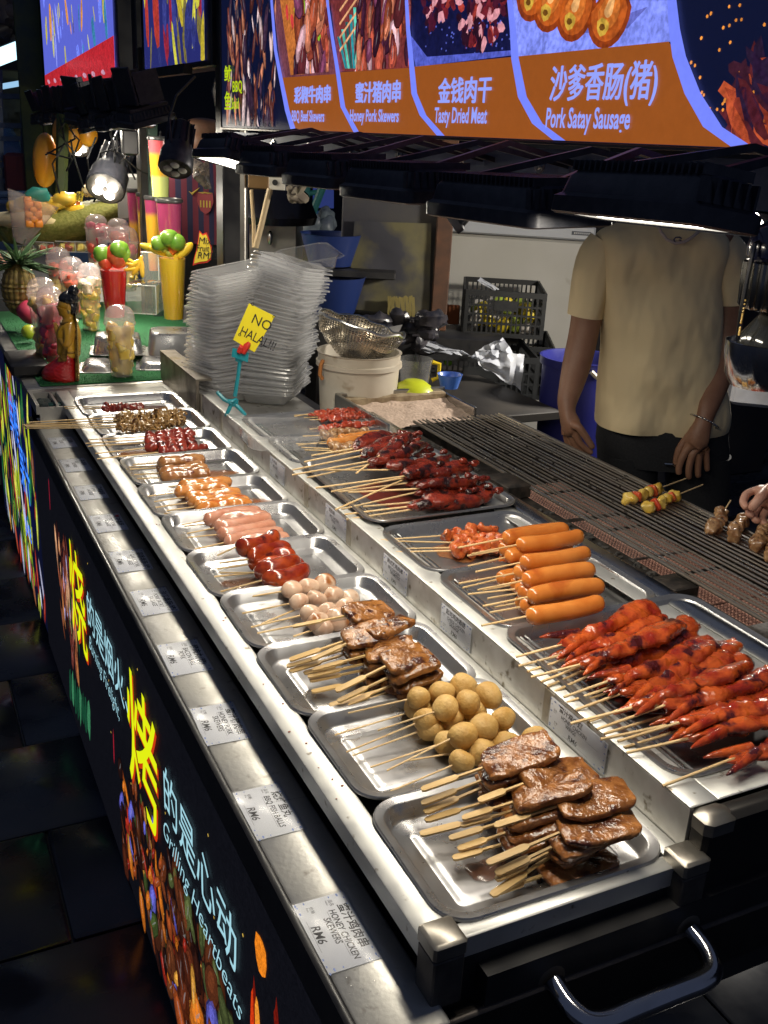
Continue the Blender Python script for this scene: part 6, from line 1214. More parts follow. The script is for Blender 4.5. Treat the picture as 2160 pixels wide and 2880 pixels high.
for yy, rr_ in ((722,.0165),(732,.0175)): b = MB(); b.tube([Q(545,yy)+RH*rr_*math.cos(t)+FH*rr_*math.sin(t)+Vector((0,0,.006*math.cos(t)*-1)) for t in [2*math.pi*k/20 for k in range(21)]], .0022, 6); o = b.build('hair_band', goldd, fg); o.matrix_local = fgi
b = MB(); b.tube([Q(520,y_)+RH*.024*math.cos(t)+FH*.034*math.sin(t) for t, y_ in [(2*math.pi*k/20, 925+6*math.cos(k)) for k in range(21)]], .005, 6); o = b.build('necklace', goldd, fg); o.matrix_local = fgi
b = MB(); b.tube([Q(526,1140)+RH*.030*math.cos(t)+FH*.034*math.sin(t) for t in [2*math.pi*k/24 for k in range(25)]], .0045, 6); o = b.build('belt', goldd, fg); o.matrix_local = fgi
b = MB(); b.loft([[Q(x,y,-.050+d) for x,y in ((478,1105),(512,1115),(500,1220),(432,1225),(440,1190),(465,1180))] for d in (0,-.004)]); o = b.build('sash', goldd, fg); o.matrix_local = fgi
b = MB(); b.loft([[Q(x,y,d) for x,y in ((566,860),(580,930),(592,1360),(570,1366),(566,1200),(562,1000))] for d in (-.034,.034)]); o = b.build('back_panel', goldd, fg, smooth=False); o.matrix_local = fgi
b = MB()
for k in range(30): b.sell(.0028,.0028,.0028,1,1,6,8,M=Matrix.Translation(Q(580+12*k/30,940+k*14,-.036)))
o = b.build('bead_trim', mat('pale_gold', (.7,.55,.2), .3, .6), fg); o.matrix_local = fgi
b = MB(); b.sell(.005,.004,.008,1,1,8,10,M=Matrix.Translation(Q(520,846,-.026))); o = b.build('earring', mat('pale_gold', ()), fg); o.matrix_local = fgi
b = MB(); b.sell(.007,.004,.013,1,1,10,12,M=Matrix.Translation(Q(517,822,-.0255))); o = b.build('ear', gold, fg); o.matrix_local = fgi
b = MB(); b.tube([Q(462,790,-.020),Q(472,784,-.023),Q(484,790,-.024)], .0011, 6); b.tube([Q(458,802,-.018),Q(468,806,-.022)], .0012, 6); o = b.build('painted_brow', ink, fg); o.matrix_local = fgi
b = MB(); b.sell(.0185,.021,.026,1,1,14,20,M=frame(Q(486,812), RH)); b.sell(.006,.005,.008,1,1,8,10,M=frame(Q(447,825), RH)); b.sell(.005,.006,.004,1,1,8,10,M=frame(Q(450,848), RH)); b.sell(.009,.010,.009,1,1,8,10,M=frame(Q(462,862), RH)); o = b.build('face', gold, fg); o.matrix_local = fgi
# ================================================================== BACKGROUND
def C3(x, y, D): return atd('C', x, y, D)
def boxat(name, label, cat, c, xl, xr, yt, yb, D, dep, m, group=None, yaw=0, bev=.004):
    a = atd(c, xl, yb, D); e = atd(c, xr, yb, D); tp = atd(c, xl, yt, D); w = (e-a).length; h = tp.z-a.z
    M = frame(a, RH) @ Matrix.Rotation(R(yaw), 4, 'Z'); b = MB(); b.bbox((0,0,0),(w,dep,h), bev); o = b.build(name, m); o.matrix_world = M; tag(o, label, cat, group); return o, w, h, M
# white bucket with strainer
cb_ = (C3(848,1560,3.02)+C3(1385,1560,3.02))/2; rw = (C3(1385,1560,3.02)-C3(848,1560,3.02)).length/2; bz = -.10
bk = thing('white_bucket', 'old white plastic bucket behind the ash box with a wire strainer lying on it', 'bucket', (cb_.x,cb_.y,bz)); h = cb_.z-bz
b = MB(); b.lathe([(rw*.85,0),(rw*.86,.003),(rw*.97,h-.045),(rw*1.03,h-.043),(rw*1.03,h-.030),(rw*.98,h-.028),(rw*.99,h-.004),(rw*1.02,h),(rw*.95,h),(rw*.93,h-.02),(rw*.80,.01)], 40, cap1=True); b.build('pail', mat('old_white_plastic', (.58,.53,.44), .45, 0, col2=(.48,.42,.33), scale=8, spots=((.25,.18,.11), 12, .64), rvar=.1), bk)
b = MB(); b.tube([Vector((-rw*1.0,-.02,h-.02)),Vector((-rw*1.08,-.03,h-.03)),Vector((-rw*1.1,-.03,h-.06)),Vector((-rw*1.03,-.03,h-.075))], .006, 6); b.build('handle', mat('orange_rope', (.45,.18,.05), .8), bk)
b = MB(); b.bbox((.96,2.70,-.88),(1.55,3.15,-.105),.004); tag(b.build('low_table', grimy), 'low steel stand carrying the white bucket behind the counter', 'table')
cS = (C3(862,1310,3.0)+C3(1400,1475,2.98))/2; xS = (C3(1400,1475,2.98)-C3(862,1310,3.0)); rs = xS.length/2; vS = (cS-CAM).normalized(); upn = (Vector((0,0,1))-vS*vS.z); upn = (upn-vS*.10).normalized(); MS = frame(cS, xS, upn)
sn = thing('wire_strainer', 'dented perforated metal strainer basket tipped on the white bucket', 'strainer', M=MS)
b = MB(); nA, nB = 78, 24; vs = []; fs = []
def sp_(i, j): th = 2*math.pi*i/nA; t = j/nB; rad = rs*math.sin(math.pi/2*(1-t*.93))**.55 if t > 0 else rs; return Vector((rad*math.cos(th), rad*.92*math.sin(th), -t*rs*.80+.004*noise.noise(Vector((th*2,t*4,0)))*4))
for j in range(nB):
    for i in range(nA):
        P = [sp_(i,j), sp_(i+1,j), sp_(i+1,j+1), sp_(i,j+1)]; c_ = sum(P, Vector())/4; Q4 = [c_+(p-c_)*.62 for p in P]; o_ = len(vs); vs += P+Q4
        for k in range(4): fs.append((o_+k, o_+(k+1)%4, o_+4+(k+1)%4, o_+4+k))
b.add(vs, fs); b.build('mesh_basket', mat('strainer_steel', (.60,.52,.38), .3, .9, col2=(.38,.33,.26), scale=12, rvar=.1), sn)
b = MB(); b.tube([sp_(i,0)+Vector((0,0,.002)) for i in range(0,nA+1,2)], .0042, 6); b.build('rim', steel, sn)
# small kitchen items
def bowl(label, c, x, y, D, r_, h_, m, name='bowl', up=False):
    p = atd(c, x, y, D); t = thing(name, label, name.split('_')[-1], p); b = MB()
    if up: b.lathe([(r_,0),(r_*.97,.006),(r_*.8,h_*.55),(r_*.45,h_*.95),(r_*.3,h_)], 30, cap0=False)
    else: b.lathe([(r_*.7,0),(r_*.85,h_*.5),(r_,h_),(r_*1.03,h_),(r_*.96,h_-.003),(r_*.7,.006)], 30)
    b.build('shell', m, t); return t
bowl('upturned lime yellow bowl beside the blue cup behind the grill', 'C', 1462, 1822, 3.05, .068, .038, mat('lime_plastic', (.55,.62,.02), .4, 0, coat=.3), up=True)
bowl('small blue plastic cup right of the lime bowl', 'E', 200, 1090, 3.10, .040, .044, mat('blue_plastic', (.05,.14,.50), .35, 0, coat=.3), 'cup')
p = C3(1465,1800,3.2); t = thing('measuring_jug', 'clear measuring jug with a yellow handle behind the lime bowl', 'jug', p); b = MB(); b.lathe([(.045,0),(.055,.10),(.057,.10)], 24, cap1=False); b.build('jug', clear('clear_plastic', ()), t); b = MB(); b.tube([RH*.055+Vector((0,0,.09)),RH*.078+Vector((0,0,.085)),RH*.078+Vector((0,0,.04)),RH*.056+Vector((0,0,.03))], .007, 8); b.build('handle', mat('yellow_plastic', (.75,.55,.02), .4), t)
b = MB(); b.bbox((1.56,2.66,-.06),(2.0,3.4,-.03),.003); b.bbox((1.56,2.66,-.88),(1.6,2.7,-.06),.003); b.bbox((1.96,3.3,-.88),(2.0,3.4,-.06),.003); tag(b.build('side_table', mat('dark_table', (.05,.045,.04), .5, .3, col2=(.03,.028,.027), scale=8)), 'dark side table behind the ash box carrying bowl, cup and jug', 'table')
# steel pillar etc. behind the boxes
pl, w_, h_, M_ = boxat('steel_pillar', 'stained steel pillar rising behind the takeaway boxes', 'pillar', 'C', 292, 388, -400, 1300, 3.7, .06, mat('pillar_steel', (.42,.40,.36), .4, .85, col2=(.25,.23,.20), scale=8, spots=((.16,.12,.08),20,.6)), bev=.004)
boxat('junction_box', 'brown metal junction box on the steel pillar', 'box', 'C', 402, 538, 412, 524, 3.66, .06, mat('brown_box', (.16,.09,.03), .5, .2, col2=(.10,.06,.025), scale=12))
bx, w_, h_, M_ = boxat('white_bracket', 'white metal plate with a round hole next to the brown box', 'bracket', 'C', 540, 640, 425, 530, 3.64, .004, mat('white_enamel', (.55,.52,.45), .4), bev=.001)
b = MB(); b.lathe([(.010,0),(.010,.002)], 14, frame((w_*.36,-.0015,h_*.45),(1,0,0),(0,-1,0))); b.build('hole', rubber, bx)
b = MB(); b.tube([C3(545,525,3.6), C3(520,620,3.6), C3(490,750,3.6), C3(452,900,3.6)], .011, 8); tag(b.build('tan_cable', mat('tan_cable', (.50,.38,.22), .5)), 'thick tan cable hanging from the white bracket', 'cable')
b = MB(); b.tube([C3(425,530,3.62), C3(432,640,3.62), C3(440,760,3.62), C3(440,900,3.62)], .007, 8); tag(b.build('thin_cable', mat('tan_cable', ())), 'thinner tan cable beside the black rod on the pillar', 'cable')
b = MB()
for k in range(6): r = random.Random(k+40); b.tube([C3(660+r.uniform(0,60),480+r.uniform(0,60),3.6),C3(700+r.uniform(-20,60),520+r.uniform(-20,60),3.57),C3(710+r.uniform(-30,60),590,3.6),C3(690+r.uniform(-30,40),560,3.62)], [.010,.018,.016,.006], 8)
tag(b.build('knotted_cloth', mat('dirty_cloth', (.30,.26,.19), .9, 0, col2=(.16,.13,.10), scale=30)), 'knotted dirty cloth hanging beside the white bracket', 'cloth')
boxat('steel_cabinet', 'dim stainless steel cabinet behind the takeaway boxes', 'cabinet', 'C', 410, 705, 740, 1300, 4.3, .3, mat('cabinet_steel', (.30,.29,.27), .4, .8, col2=(.22,.21,.2), scale=10))
tp = C3(560,740,4.35); b = MB(); b.lathe([(.18,0),(.19,.03),(.15,.12),(.06,.19),(.02,.2)], 26, Matrix.Translation(tp)); tag(b.build('dark_pot_cover', mat('dark_dome', (.03,.03,.04), .2, .7)), 'dark rounded cover on top of the steel cabinet', 'pot')
p = C3(545,840,4.27); b = MB(); b.sell(.012,.012,.03,1,1,8,10,M=Matrix.Translation(p)); tag(b.build('cabinet_knob', steel), 'small shiny knob on the steel cabinet front', 'knob')
wnm = emitm('blue_window_light', rgb(44,56,112), .8); b = MB(); q_ = [C3(x,y,7.5) for x,y in ((818,520),(950,490),(950,650),(818,645))]; b.loft([[v+FH*.03 for v in q_], q_]); o = tag(b.build('lit_window_pane', wnm, smooth=False), 'dim blue lit window far behind the white cabinet', 'window')
b = MB(); q_ = [C3(x,y,7.6) for x,y in ((720,670),(945,665),(940,850),(715,850))]; b.loft([[v+FH*.03 for v in q_], q_]); tag(b.build('teal_lit_panel', emitm('dim_teal_light', rgb(28,50,74), .8), smooth=False), 'dim teal glass front below the blue window', 'panel')
b = MB(); b.tube([C3(885,500,4.8), C3(830,640,4.8), C3(780,760,4.8)], .02, 8); b.tube([C3(780,470,4.8), C3(775,600,4.8), C3(780,780,4.8)], .018, 8); b.tube([C3(700,640,4.8),C3(760,560,4.8),C3(880,540,4.8)], .012, 8); tag(b.build('tube_rack', mat('teal_paint', (.01,.10,.10), .5)), 'dark teal tube frame in the gap behind the strainer', 'frame')
b = MB(); 
for k in range(9): r = random.Random(k+70); b.sell(.04,.03,.05,1,1,8,10,.01,30,k,Matrix.Translation(C3(r.uniform(735,940),r.uniform(680,850),4.9+r.uniform(-.1,.1))))
tag(b.build('hanging_bags', mat('pale_bags', (.18,.22,.24), .4, 0, col2=(.10,.12,.16), scale=20)), 'dim pale bags and bottles piled behind the teal frame', 'bags', kind='stuff')
bluep = mat('blue_basin', (.006,.022,.12), .5, 0, coat=.2)
bowl('large blue plastic basin half hidden behind the takeaway boxes', 'C', 930, 1010, 4.0, .12, .12, bluep, 'basin'); bowl('lower blue tub behind the strainer', 'C', 935, 1310, 3.9, .13, .14, bluep, 'tub')
b = MB(); b.bbox((0,0,0),(.30,.25,.03),.004); o = b.build('black_tray', blk); o.matrix_world = frame(C3(850,1085,3.9), RH); tag(o, 'flat black tray sticking out beside the blue basin', 'tray')
b = MB(); b.bbox((0,0,-.7),(.42,.3,.0),.004); o = b.build('dark_cupboard', blk); o.matrix_world = frame(C3(780,1290,4.0), RH); tag(o, 'black cupboard under the blue tub', 'cupboard')
# dark board with yellowed sheet, brown upright
bd_, w_, h_, M_ = boxat('dark_board', 'tall dark board with a grimy yellowed sheet behind the strainer', 'board', 'C', 960, 1560, 250, 2000, 4.0, .04, mat('dark_board', (.035,.035,.05), .6, 0, col2=(.07,.065,.055), scale=5, bump=.002))
def local(o, v): return o.matrix_world.inverted() @ v
b = MB(); q_ = [Vector(v)-FH*.004 for v in (C3(1085,730,3.99),C3(1575,745,3.99),C3(1560,1340,3.99),C3(1040,1290,3.99))]; q_ = [M_.inverted()@v for v in q_]; n_ = 12; v_ = []; f_ = []
for i in range(n_+1):
    for j in range(n_+1): u = i/n_; w2 = j/n_; p = q_[0].lerp(q_[1],u).lerp(q_[3].lerp(q_[2],u),w2); v_.append(p+Vector((0,-.006-.010*abs(noise.noise(p*6)),0)))
for i in range(n_):
    for j in range(n_): a = i*(n_+1)+j; f_.append((a,a+1,a+n_+2,a+n_+1))
b.add(v_, f_); b.build('yellowed_sheet', mat('yellowed_sheet', (.13,.115,.055), .5, 0, col2=(.045,.045,.055), scale=6, bump=.003, lo=.42, hi=.6), bd_)
b = MB(); r = random.Random(3)
for k in range(26): x = 1300+k*6.5; b.tube([M_.inverted()@C3(x,1215+r.uniform(-8,8),3.93), M_.inverted()@C3(x+r.uniform(-8,12),1290,3.92), M_.inverted()@C3(x+r.uniform(-12,18),1375+r.uniform(-12,12),3.93)], .004, 4)
b.build('straw_brush', mat('straw', (.20,.16,.05), .9), bd_)
b = MB(); r = random.Random(13)
for k in range(40): b.sell(r.uniform(.02,.06),r.uniform(.02,.04),r.uniform(.01,.035),.9,.9,8,12,.012,40,k,Matrix.Translation(C3(r.uniform(1000,1620),r.uniform(1350,1540),3.6+r.uniform(-.1,.15))))
tag(b.build('black_rubbish', mat('black_bag', (.012,.013,.02), .3, 0, col2=(.05,.045,.05), scale=30)), 'heap of black plastic rubbish at the foot of the dark board', 'rubbish', kind='stuff')
b = MB(); q_ = [C3(1230,1425,3.5),C3(1390,1395,3.5),C3(1350,1480,3.45),C3(1250,1475,3.45)]; b.loft([[v+FH*.01 for v in q_], q_]); tag(b.build('paper_sheet', mat('dull_paper', (.30,.29,.28), .6), smooth=False), 'pale crumpled paper behind the strainer rim', 'paper')
boxat('brown_upright', 'rusty brown wooden upright left of the white freezer', 'post', 'E', 112, 184, -400, 830, 3.95, .08, mat('rusty_wood', (.11,.045,.02), .7, 0, col2=(.06,.028,.015), scale=14, bump=.002))
boxat('shelf_block', 'dark cupboard base under the dark board', 'cupboard', 'E', -420, 400, 830, 1500, 3.95, .3, blk)
# freezer
frm = mat('freezer_white', (.60,.58,.53), .5, 0, col2=(.55,.53,.47), scale=4, rvar=.06, spots=((.32,.26,.18), 6, .68))
fz = thing('chest_freezer', 'long white chest freezer with a grey handle plate behind the crates', 'freezer', E_(180,850,4.7)); M_ = frame(E_(150,850,4.7), RH) @ Matrix.Rotation(R(-8),4,'Z'); fi_ = Matrix.Translation(-fz.location)
w_ = (E_(815,600,4.7)-E_(150,600,4.7)).length; zt_ = E_(500,395,4.7).z-E_(150,850,4.7).z; zl_ = E_(500,328,4.7).z-E_(150,850,4.7).z; zb_ = GZ+.05-E_(150,850,4.7).z
b = MB(); b.bbox((0,.02,zb_),(w_-.02,.65,zt_-.006),.01); o = b.build('cabinet', frm, fz); o.matrix_local = fi_@M_
b = MB(); b.bbox((0,0,zt_),(w_,.66,zl_),.008); o = b.build('lid', mat('freezer_lid', (.55,.57,.60), .45), fz); o.matrix_local = fi_@M_
b = MB(); b.bbox((w_-.105,-.004,(zt_+zl_)/2-.008),(w_-.02,-.0005,(zt_+zl_)/2+.008),.001); 
o = b.build('handle_plate', mat('slate_plastic', (.10,.11,.13), .5), fz); o.matrix_local = fi_@M_
b = MB(); 
for k in range(9): b.box((w_-.095+k*.009,-.0055,(zt_+zl_)/2-.003),(w_-.089+k*.009,-.004,(zt_+zl_)/2+.004))
o = b.build('brand_letters', mat('pale_letters', (.5,.5,.5), .5), fz, smooth=False); o.matrix_local = fi_@M_
bowl('low red dish on the freezer lid', 'E', 568, 305, 4.9, .055, .03, mat('red_plastic', (.35,.015,.02), .4), 'dish')
b = MB(); o = b.bbox((0,0,0),(.5,.3,.06),.01).build('blue_bag', mat('blue_grey_bag', (.08,.10,.16), .4)); o.matrix_world = frame(E_(280,320,5.0), RH); tag(o, 'flat blue grey packet lying on the freezer lid', 'packet')
# crates
crm = mat('black_crate', (.012,.013,.014), .5, 0, rvar=.05)
def crate(label, c, p_l, p_r, yt, yb, D, dep, nx, nz, yaw, content=None):
    a = atd(c, p_l, yb, D); e = atd(c, p_r, yb, D); tp = atd(c, p_l, yt, D); w = (e-a).length; h = tp.z-a.z
    t = thing('plastic_crate', label, 'crate', M=frame(a, RH)@Matrix.Rotation(R(yaw),4,'Z'), group='black plastic crates')
    def side(M, L, nm):
        b = MB(); b.box((0,0,h-.022),(L,.008,h),M); b.box((0,0,0),(L,.008,.018),M); b.box((0,0,.0181),(.016,.008,h-.0221),M); b.box((L-.016,0,.0181),(L,.008,h-.0221),M)
        n = max(4,int(L/.022))
        for k in range(1,n): x = .016+(L-.032)*k/n; b.box((x-.0035,.001,.0181),(x+.0035,.007,h-.0221),M)
        for k in range(1,4): z = .018+(h-.04)*k/4; b.box((.0161,.0012,z-.004),(L-.0161,.0068,z+.004),M)
        b.box((L*.36,-.001,h*.58),(L*.64,.0085,h*.80),M)
        return b.build(nm, crm, t, smooth=False)
    I = Matrix.Identity(4); side(I, w, 'side_panel'); side(Matrix.Translation((0,dep,0)), w, 'side_panel')
    side(Matrix.Translation((0,.009,0))@Matrix.Rotation(R(90),4,'Z'), dep-.01, 'end_panel'); side(Matrix.Translation((w,.009,0))@Matrix.Rotation(R(90),4,'Z'), dep-.01, 'end_panel')
    b = MB(); b.box((.009,.009,.0),(w-.009,dep-.002,.008)); b.build('base', crm, t, smooth=False); return t, w, h
t1, w1, h1 = crate('upper black crate with yellow packets inside, in front of the freezer', 'E', 262, 628, 640, 850, 4.1, .42, 8, 3, -3)
for k in range(34):
    r = random.Random(k); o = link('packet', POOL.setdefault('pk', [MB().sell(.035,.022,.025,.7,.7,8,10,.006,40,s).mesh('packet', mat('packet_%d' % s, ((.55,.42,.02),(.45,.42,.38),(.30,.38,.05))[s], .4)) for s in range(3)])[k%3 if k % 4 else 0]); o.parent = None
    o.matrix_world = t1.matrix_world if False else (frame(atd('E',262,850,4.1), RH)@Matrix.Translation((r.uniform(.05,w1-.05), r.uniform(.035,.2), r.uniform(.03,h1*.62)))@Matrix.Rotation(r.uniform(0,3),4,'Y')); tag(o, 'small %s packet inside the upper black crate' % ('yellow','whitish','greenish')[k%3 if k%4 else 0], 'packet', '%s packets in the upper crate' % ('yellow','whitish','greenish')[k%3 if k%4 else 0])
t2, w2_, h2_ = crate('lower black crate with a white plastic bag over its corner', 'E', 60, 600, 935, 1175, 3.75, .40, 8, 3, 4)
t3, w3_, h3_ = crate('black crate supporting the upper crate in front of the freezer', 'E', 200, 660, 880, 1120, 4.25, .42, 8, 3, -3)
bagm = mat('white_film', (.50,.52,.56), .35, 0, col2=(.42,.44,.50), scale=14, alpha=.93, bump=.003)
def sheet(px, nx=14, ny=10, amp=.02, D=3.65, seed=1):
    q = [E_(x,y,D+d) for x,y,d in px]; b = MB(); v = []; f = []
    for i in range(nx+1):
        for j in range(ny+1): u = i/nx; w = j/ny; p = q[0].lerp(q[1],u).lerp(q[3].lerp(q[2],u),w); p = p-FH*(amp*noise.noise(Vector((u*5,w*3,seed)))*2)+Vector((0,0,amp*.6*noise.noise(Vector((u*4,w*3,seed+7))))); v.append(p)
    for i in range(nx):
        for j in range(ny): a = i*(ny+1)+j; f.append((a,a+1,a+ny+2,a+ny+1))
    b.add(v, f); return b
b = sheet(((320,925,0),(545,938,0),(528,1105,-.03),(335,985,-.02))); b2 = sheet(((285,945,.03),(445,860,.05),(500,935,0),(330,960,0)),10,8,.03,3.65,5); b.add(b2.v, b2.f); b3 = sheet(((15,915,.02),(120,880,.04),(300,945,0),(200,930,0)),12,6,.02,3.65,9); b.add(b3.v, b3.f); tag(b.build('white_bag', bagm), 'white plastic bag draped over the corner of the lower crate', 'plastic bag')
tag(MB().sell(.02,.02,.02).build('lime', limem), 'small green lime showing inside the lower crate', 'lime').location = E_(198,968,3.8)
b = MB(); b3 = sheet(((330,600,0),(345,585,.02),(430,640,0),(400,645,0)),6,4,.01,4.2,3); b.add(b3.v,b3.f); tag(b.build('clear_wrap', bagm), 'crumpled clear wrap on the rim of the upper crate', 'wrap')
boxat('orange_board', 'dim orange board beside the upper crate', 'board', 'E', 165, 245, 710, 800, 4.5, .02, mat('dull_orange', (.22,.06,.015), .7))
# blue bin
pB = E_(755,1350,3.45); bz_ = GZ; rB = .135*1.0; b = MB(); hB = E_(755,945,3.45).z-GZ; b.lathe([(rB*.80,0),(rB*.98,hB-.03),(rB*1.04,hB-.028),(rB*1.06,hB),(rB*1.0,hB),(rB*.95,hB-.03),(rB*.78,.02)], 36, Matrix.Translation((pB.x,pB.y,GZ))); bn = tag(b.build('blue_bin', mat('navy_plastic', (.012,.014,.13), .45, 0, rvar=.05)), 'deep blue round bin standing behind the person', 'bin')
b = MB(); b.tube([E_(850,1018,3.3), E_(862,1030,3.3), E_(880,1048,3.3)], .008, 6); b.build('bin_handle', mat('white_enamel', ()), bn)
# styrofoam boxes on the floor, right
for k, (c, xl, xr, yt, yb, D, lab) in enumerate((('P',1385,1700,130,350,3.9,'white foam box on the floor right of the person, partly behind the chrome lamp'),)):
    boxat('foam_box', lab, 'foam box', c, xl, xr, yt, yb, D, .35, mat('white_foam', (.55,.56,.60), .85, 0, col2=(.48,.48,.5), scale=20, bump=.002), yaw=-12, bev=.015)
# chrome heat lamp at the right edge
DL = 1.30; LO = lambda x, y, d=0.: atd('O', x, y, DL+d)
lc = LO(1190,1000); hl = thing('chrome_spot_lamp', 'large chrome spot lamp with ribbed body and blue black cap hanging at the right edge', 'spot lamp', lc)
k_ = (LO(1190,1000)-LO(890,1000)).length/300
def zO(y): return LO(1190,y).z-lc.z
b = MB(); b.lathe([(k_*240,zO(740)),(k_*285,zO(700)),(k_*292,zO(620)),(k_*280,zO(540)),(k_*240,zO(450)),(k_*150,zO(380)),(k_*60,zO(350))], 36, cap0=True); b.build('cap', mat('blue_black_gloss', (.006,.008,.035), .18, 0, coat=.8), hl)
b = MB(); pf = [[(1+.045*math.cos(22*2*math.pi*k/88*1.0))*r_ for k in range(88)] for r_ in (1,)]
rings = []
for y, r_ in ((1175,215),(1165,262),(1140,280),(900,292),(760,292),(742,270)): rings.append([(k_*r_*(1+.035*(1 if k%4 < 2 else -1))*math.cos(2*math.pi*k/88), k_*r_*(1+.035*(1 if k%4 < 2 else -1))*math.sin(2*math.pi*k/88), zO(y)) for k in range(88)])
b.loft(rings); b.build('ribbed_body', mat('smoky_chrome', (.30,.28,.25), .2, 1, col2=(.18,.17,.15), scale=20, rvar=.08), hl)
for s_ in (-1,1): b = MB(); b.tube([(s_*k_*250,0,zO(560)),(s_*k_*330,0,zO(580)),(s_*k_*345,0,zO(900)),(s_*k_*350,0,zO(1180)),(s_*k_*330,0,zO(1430))], .0032, 6); b.build('wire_bracket', mat('smoky_chrome', ()), hl)
for k in (0,): pass
b = MB(); r = random.Random(6)
for k in range(30): t = r.random(); b.sell(.0016,.0016,.0014,1,1,5,6,M=Matrix.Translation((-k_*(350-10*abs(t-.5)),-.003,zO(1080+360*t))))
tag(b.build('grease_drops', mat('amber_grease', (.45,.28,.06), .3, 0, coat=.5), hl), kind='stuff')
b = MB(); b.lathe([(k_*235,zO(1860)),(k_*300,zO(1760)),(k_*335,zO(1560)),(k_*338,zO(1465)),(k_*328,zO(1462)),(k_*322,zO(1560)),(k_*285,zO(1745)),(k_*220,zO(1840))], 40, cap0=False, cap1=False); b.build('reflector_ring', mat('chrome', ()), hl)
b = MB(); b.lathe([(k_*60,zO(1175)),(k_*90,zO(1230)),(k_*215,zO(1400)),(k_*235,zO(1500)),(k_*225,zO(1600)),(k_*150,zO(1700)),(k_*40,zO(1730))], 30); b.build('bulb', mat('dark_glass', (.02,.02,.018), .12, 0, coat=.8), hl)
b = MB(); b.tube([(0,0,zO(360)),(.01,.02,zO(200)),(.05,.05,zO(-100)),(.1,.08,zO(-400))], .006, 8); b.build('cable', rubber, hl)
p = atd('E',1585,300,3.3); M_l = frame(p, FH, tuple(RH*.6-FH*.6+Vector((0,0,.5)))); t = thing('floodlight', 'lit floodlight glimpsed behind the chrome lamp at the right edge', 'floodlight', M=M_l)
b = MB(); b.bbox((-.09,-.07,0),(.09,.07,.045),.006); b.build('housing', blkmet, t)
b = MB(); b.add([(-.08,-.06,-.001),(.08,-.06,-.001),(.08,.06,-.001),(-.08,.06,-.001)], [(3,2,1,0)]); b.build('lamp_glass', glass_on, t, smooth=False)
ld = bpy.data.lights.new('lamp_light', 'AREA'); ld.shape = 'RECTANGLE'; ld.size = .16; ld.size_y = .12; ld.energy = 22; ld.color = (1.0,.93,.82); lo = link('lamp_light', ld, t); lo.location = (0,0,-.006)
# ---------------- far left market things
dkb = mat('dim_blue_metal', (.10,.14,.20), .5, .3, col2=(.06,.08,.12), scale=8)
AF = lambda x, y, D: atd('A', x, y, D)
rk = thing('bottle_rack', 'grey metal shelf rack with water bottles at the far left', 'shelf rack', AF(80,1200,7.0)); rki = Matrix.Translation(-rk.location)
def rp(name, b, m, **k): o = b.build(name, m, rk, **k); o.matrix_local = rki; return o
for x in (10,150): b = MB(); b.tube([AF(x-12,430,7.0),AF(x,1200,7.0)], .022, 4); rp('upright', b, dkb)
for y in (590,770,850,1015,1110): b = MB(); b.tube([AF(-40,y,7.0),AF(160,y+3,7.0)], .022, 4); rp('shelf_rail', b, dkb)
btm = clear('blue_bottle', (.7,.85,1), .25, .1, 1.)
for k in range(7): b = MB(); b.lathe([(.045,0),(.045,.17),(.02,.21),(.02,.24)], 14, Matrix.Translation(AF(30+k*17,1005 if k<4 else 1090,7.1))); o = tag(b.build('water_bottle', btm), 'clear water bottle on the far left rack, %s one' % ('first second third fourth fifth sixth seventh'.split()[k]), 'bottle', 'water bottles on the far rack')
tl = thing('tube_light', 'slanted white tube light high at the left edge', 'tube light', AF(80,310,7.5)); b = MB(); b.tube([AF(-60,372,7.5),AF(150,290,7.5)], .055, 10); o = b.build('tube', emitm('tube_glow', (.55,.85,1.0), 1.8), tl); o.matrix_local = Matrix.Translation(-tl.location)
b = MB(); b.tube([AF(-60,350,7.55),AF(155,262,7.55)], .05, 4); o = b.build('fitting', blk, tl); o.matrix_local = Matrix.Translation(-tl.location)
b = MB(); b.tube([AF(0,533,8.0),AF(160,505,8.0)], .02, 6); tag(b.build('dim_tube_light', emitm('tube_glow_dim', (.4,.7,1.0), .8)), 'thin dim tube light below the bright one', 'tube light')
b = MB(); b.bbox((0,0,0),(.17,.17,3.2),.01); o = b.build('green_pillar', mat('mossy_pillar', (.07,.09,.02), .7, 0, col2=(.03,.05,.03), scale=6)); o.matrix_world = frame(AF(165,1250,6.8), RH); tag(o, 'mossy green pillar at the far left', 'pillar')
b = MB(); b.tube([AF(385,700,4.9)*1, AF(375,1300,4.9)], .028, 6); tag(b.build('green_pole', mat('mossy_pillar', ())), 'thin green pole between the mango and the small lit lamp', 'pole')
b = MB(); b.bbox((0,0,-.9),(1.2,.6,0),.02); o = b.build('blue_bench', mat('blue_bench', (.035,.07,.15), .4, 0, coat=.3, col2=(.02,.04,.10), scale=3)); o.matrix_world = frame(AF(-110,1222,6.2), RH); tag(o, 'blue painted bench behind the jackfruit at the left', 'bench')
b = MB(); b.tube([AF(-60,1195,6.1),AF(290,1190,6.1),AF(320,1225,6.1)], .02, 8); tag(b.build('bench_rail', mat('blue_bench', ())), 'rounded blue rail along the top of the bench', 'rail')
b = MB(); r = random.Random(20)
for k in range(26): b.sell(r.uniform(.06,.14),.06,r.uniform(.05,.12),.8,.8,8,12,.03,14,k,Matrix.Translation(AF(r.uniform(-20,160),r.uniform(0,230),8+r.random())))
tag(b.build('hanging_goods', mat('dim_goods', (.03,.03,.06), .4, 0, col2=(.12,.09,.08), scale=10)), 'dim cluster of hung goods high at the far left', 'goods', kind='stuff')
b = MB(); 
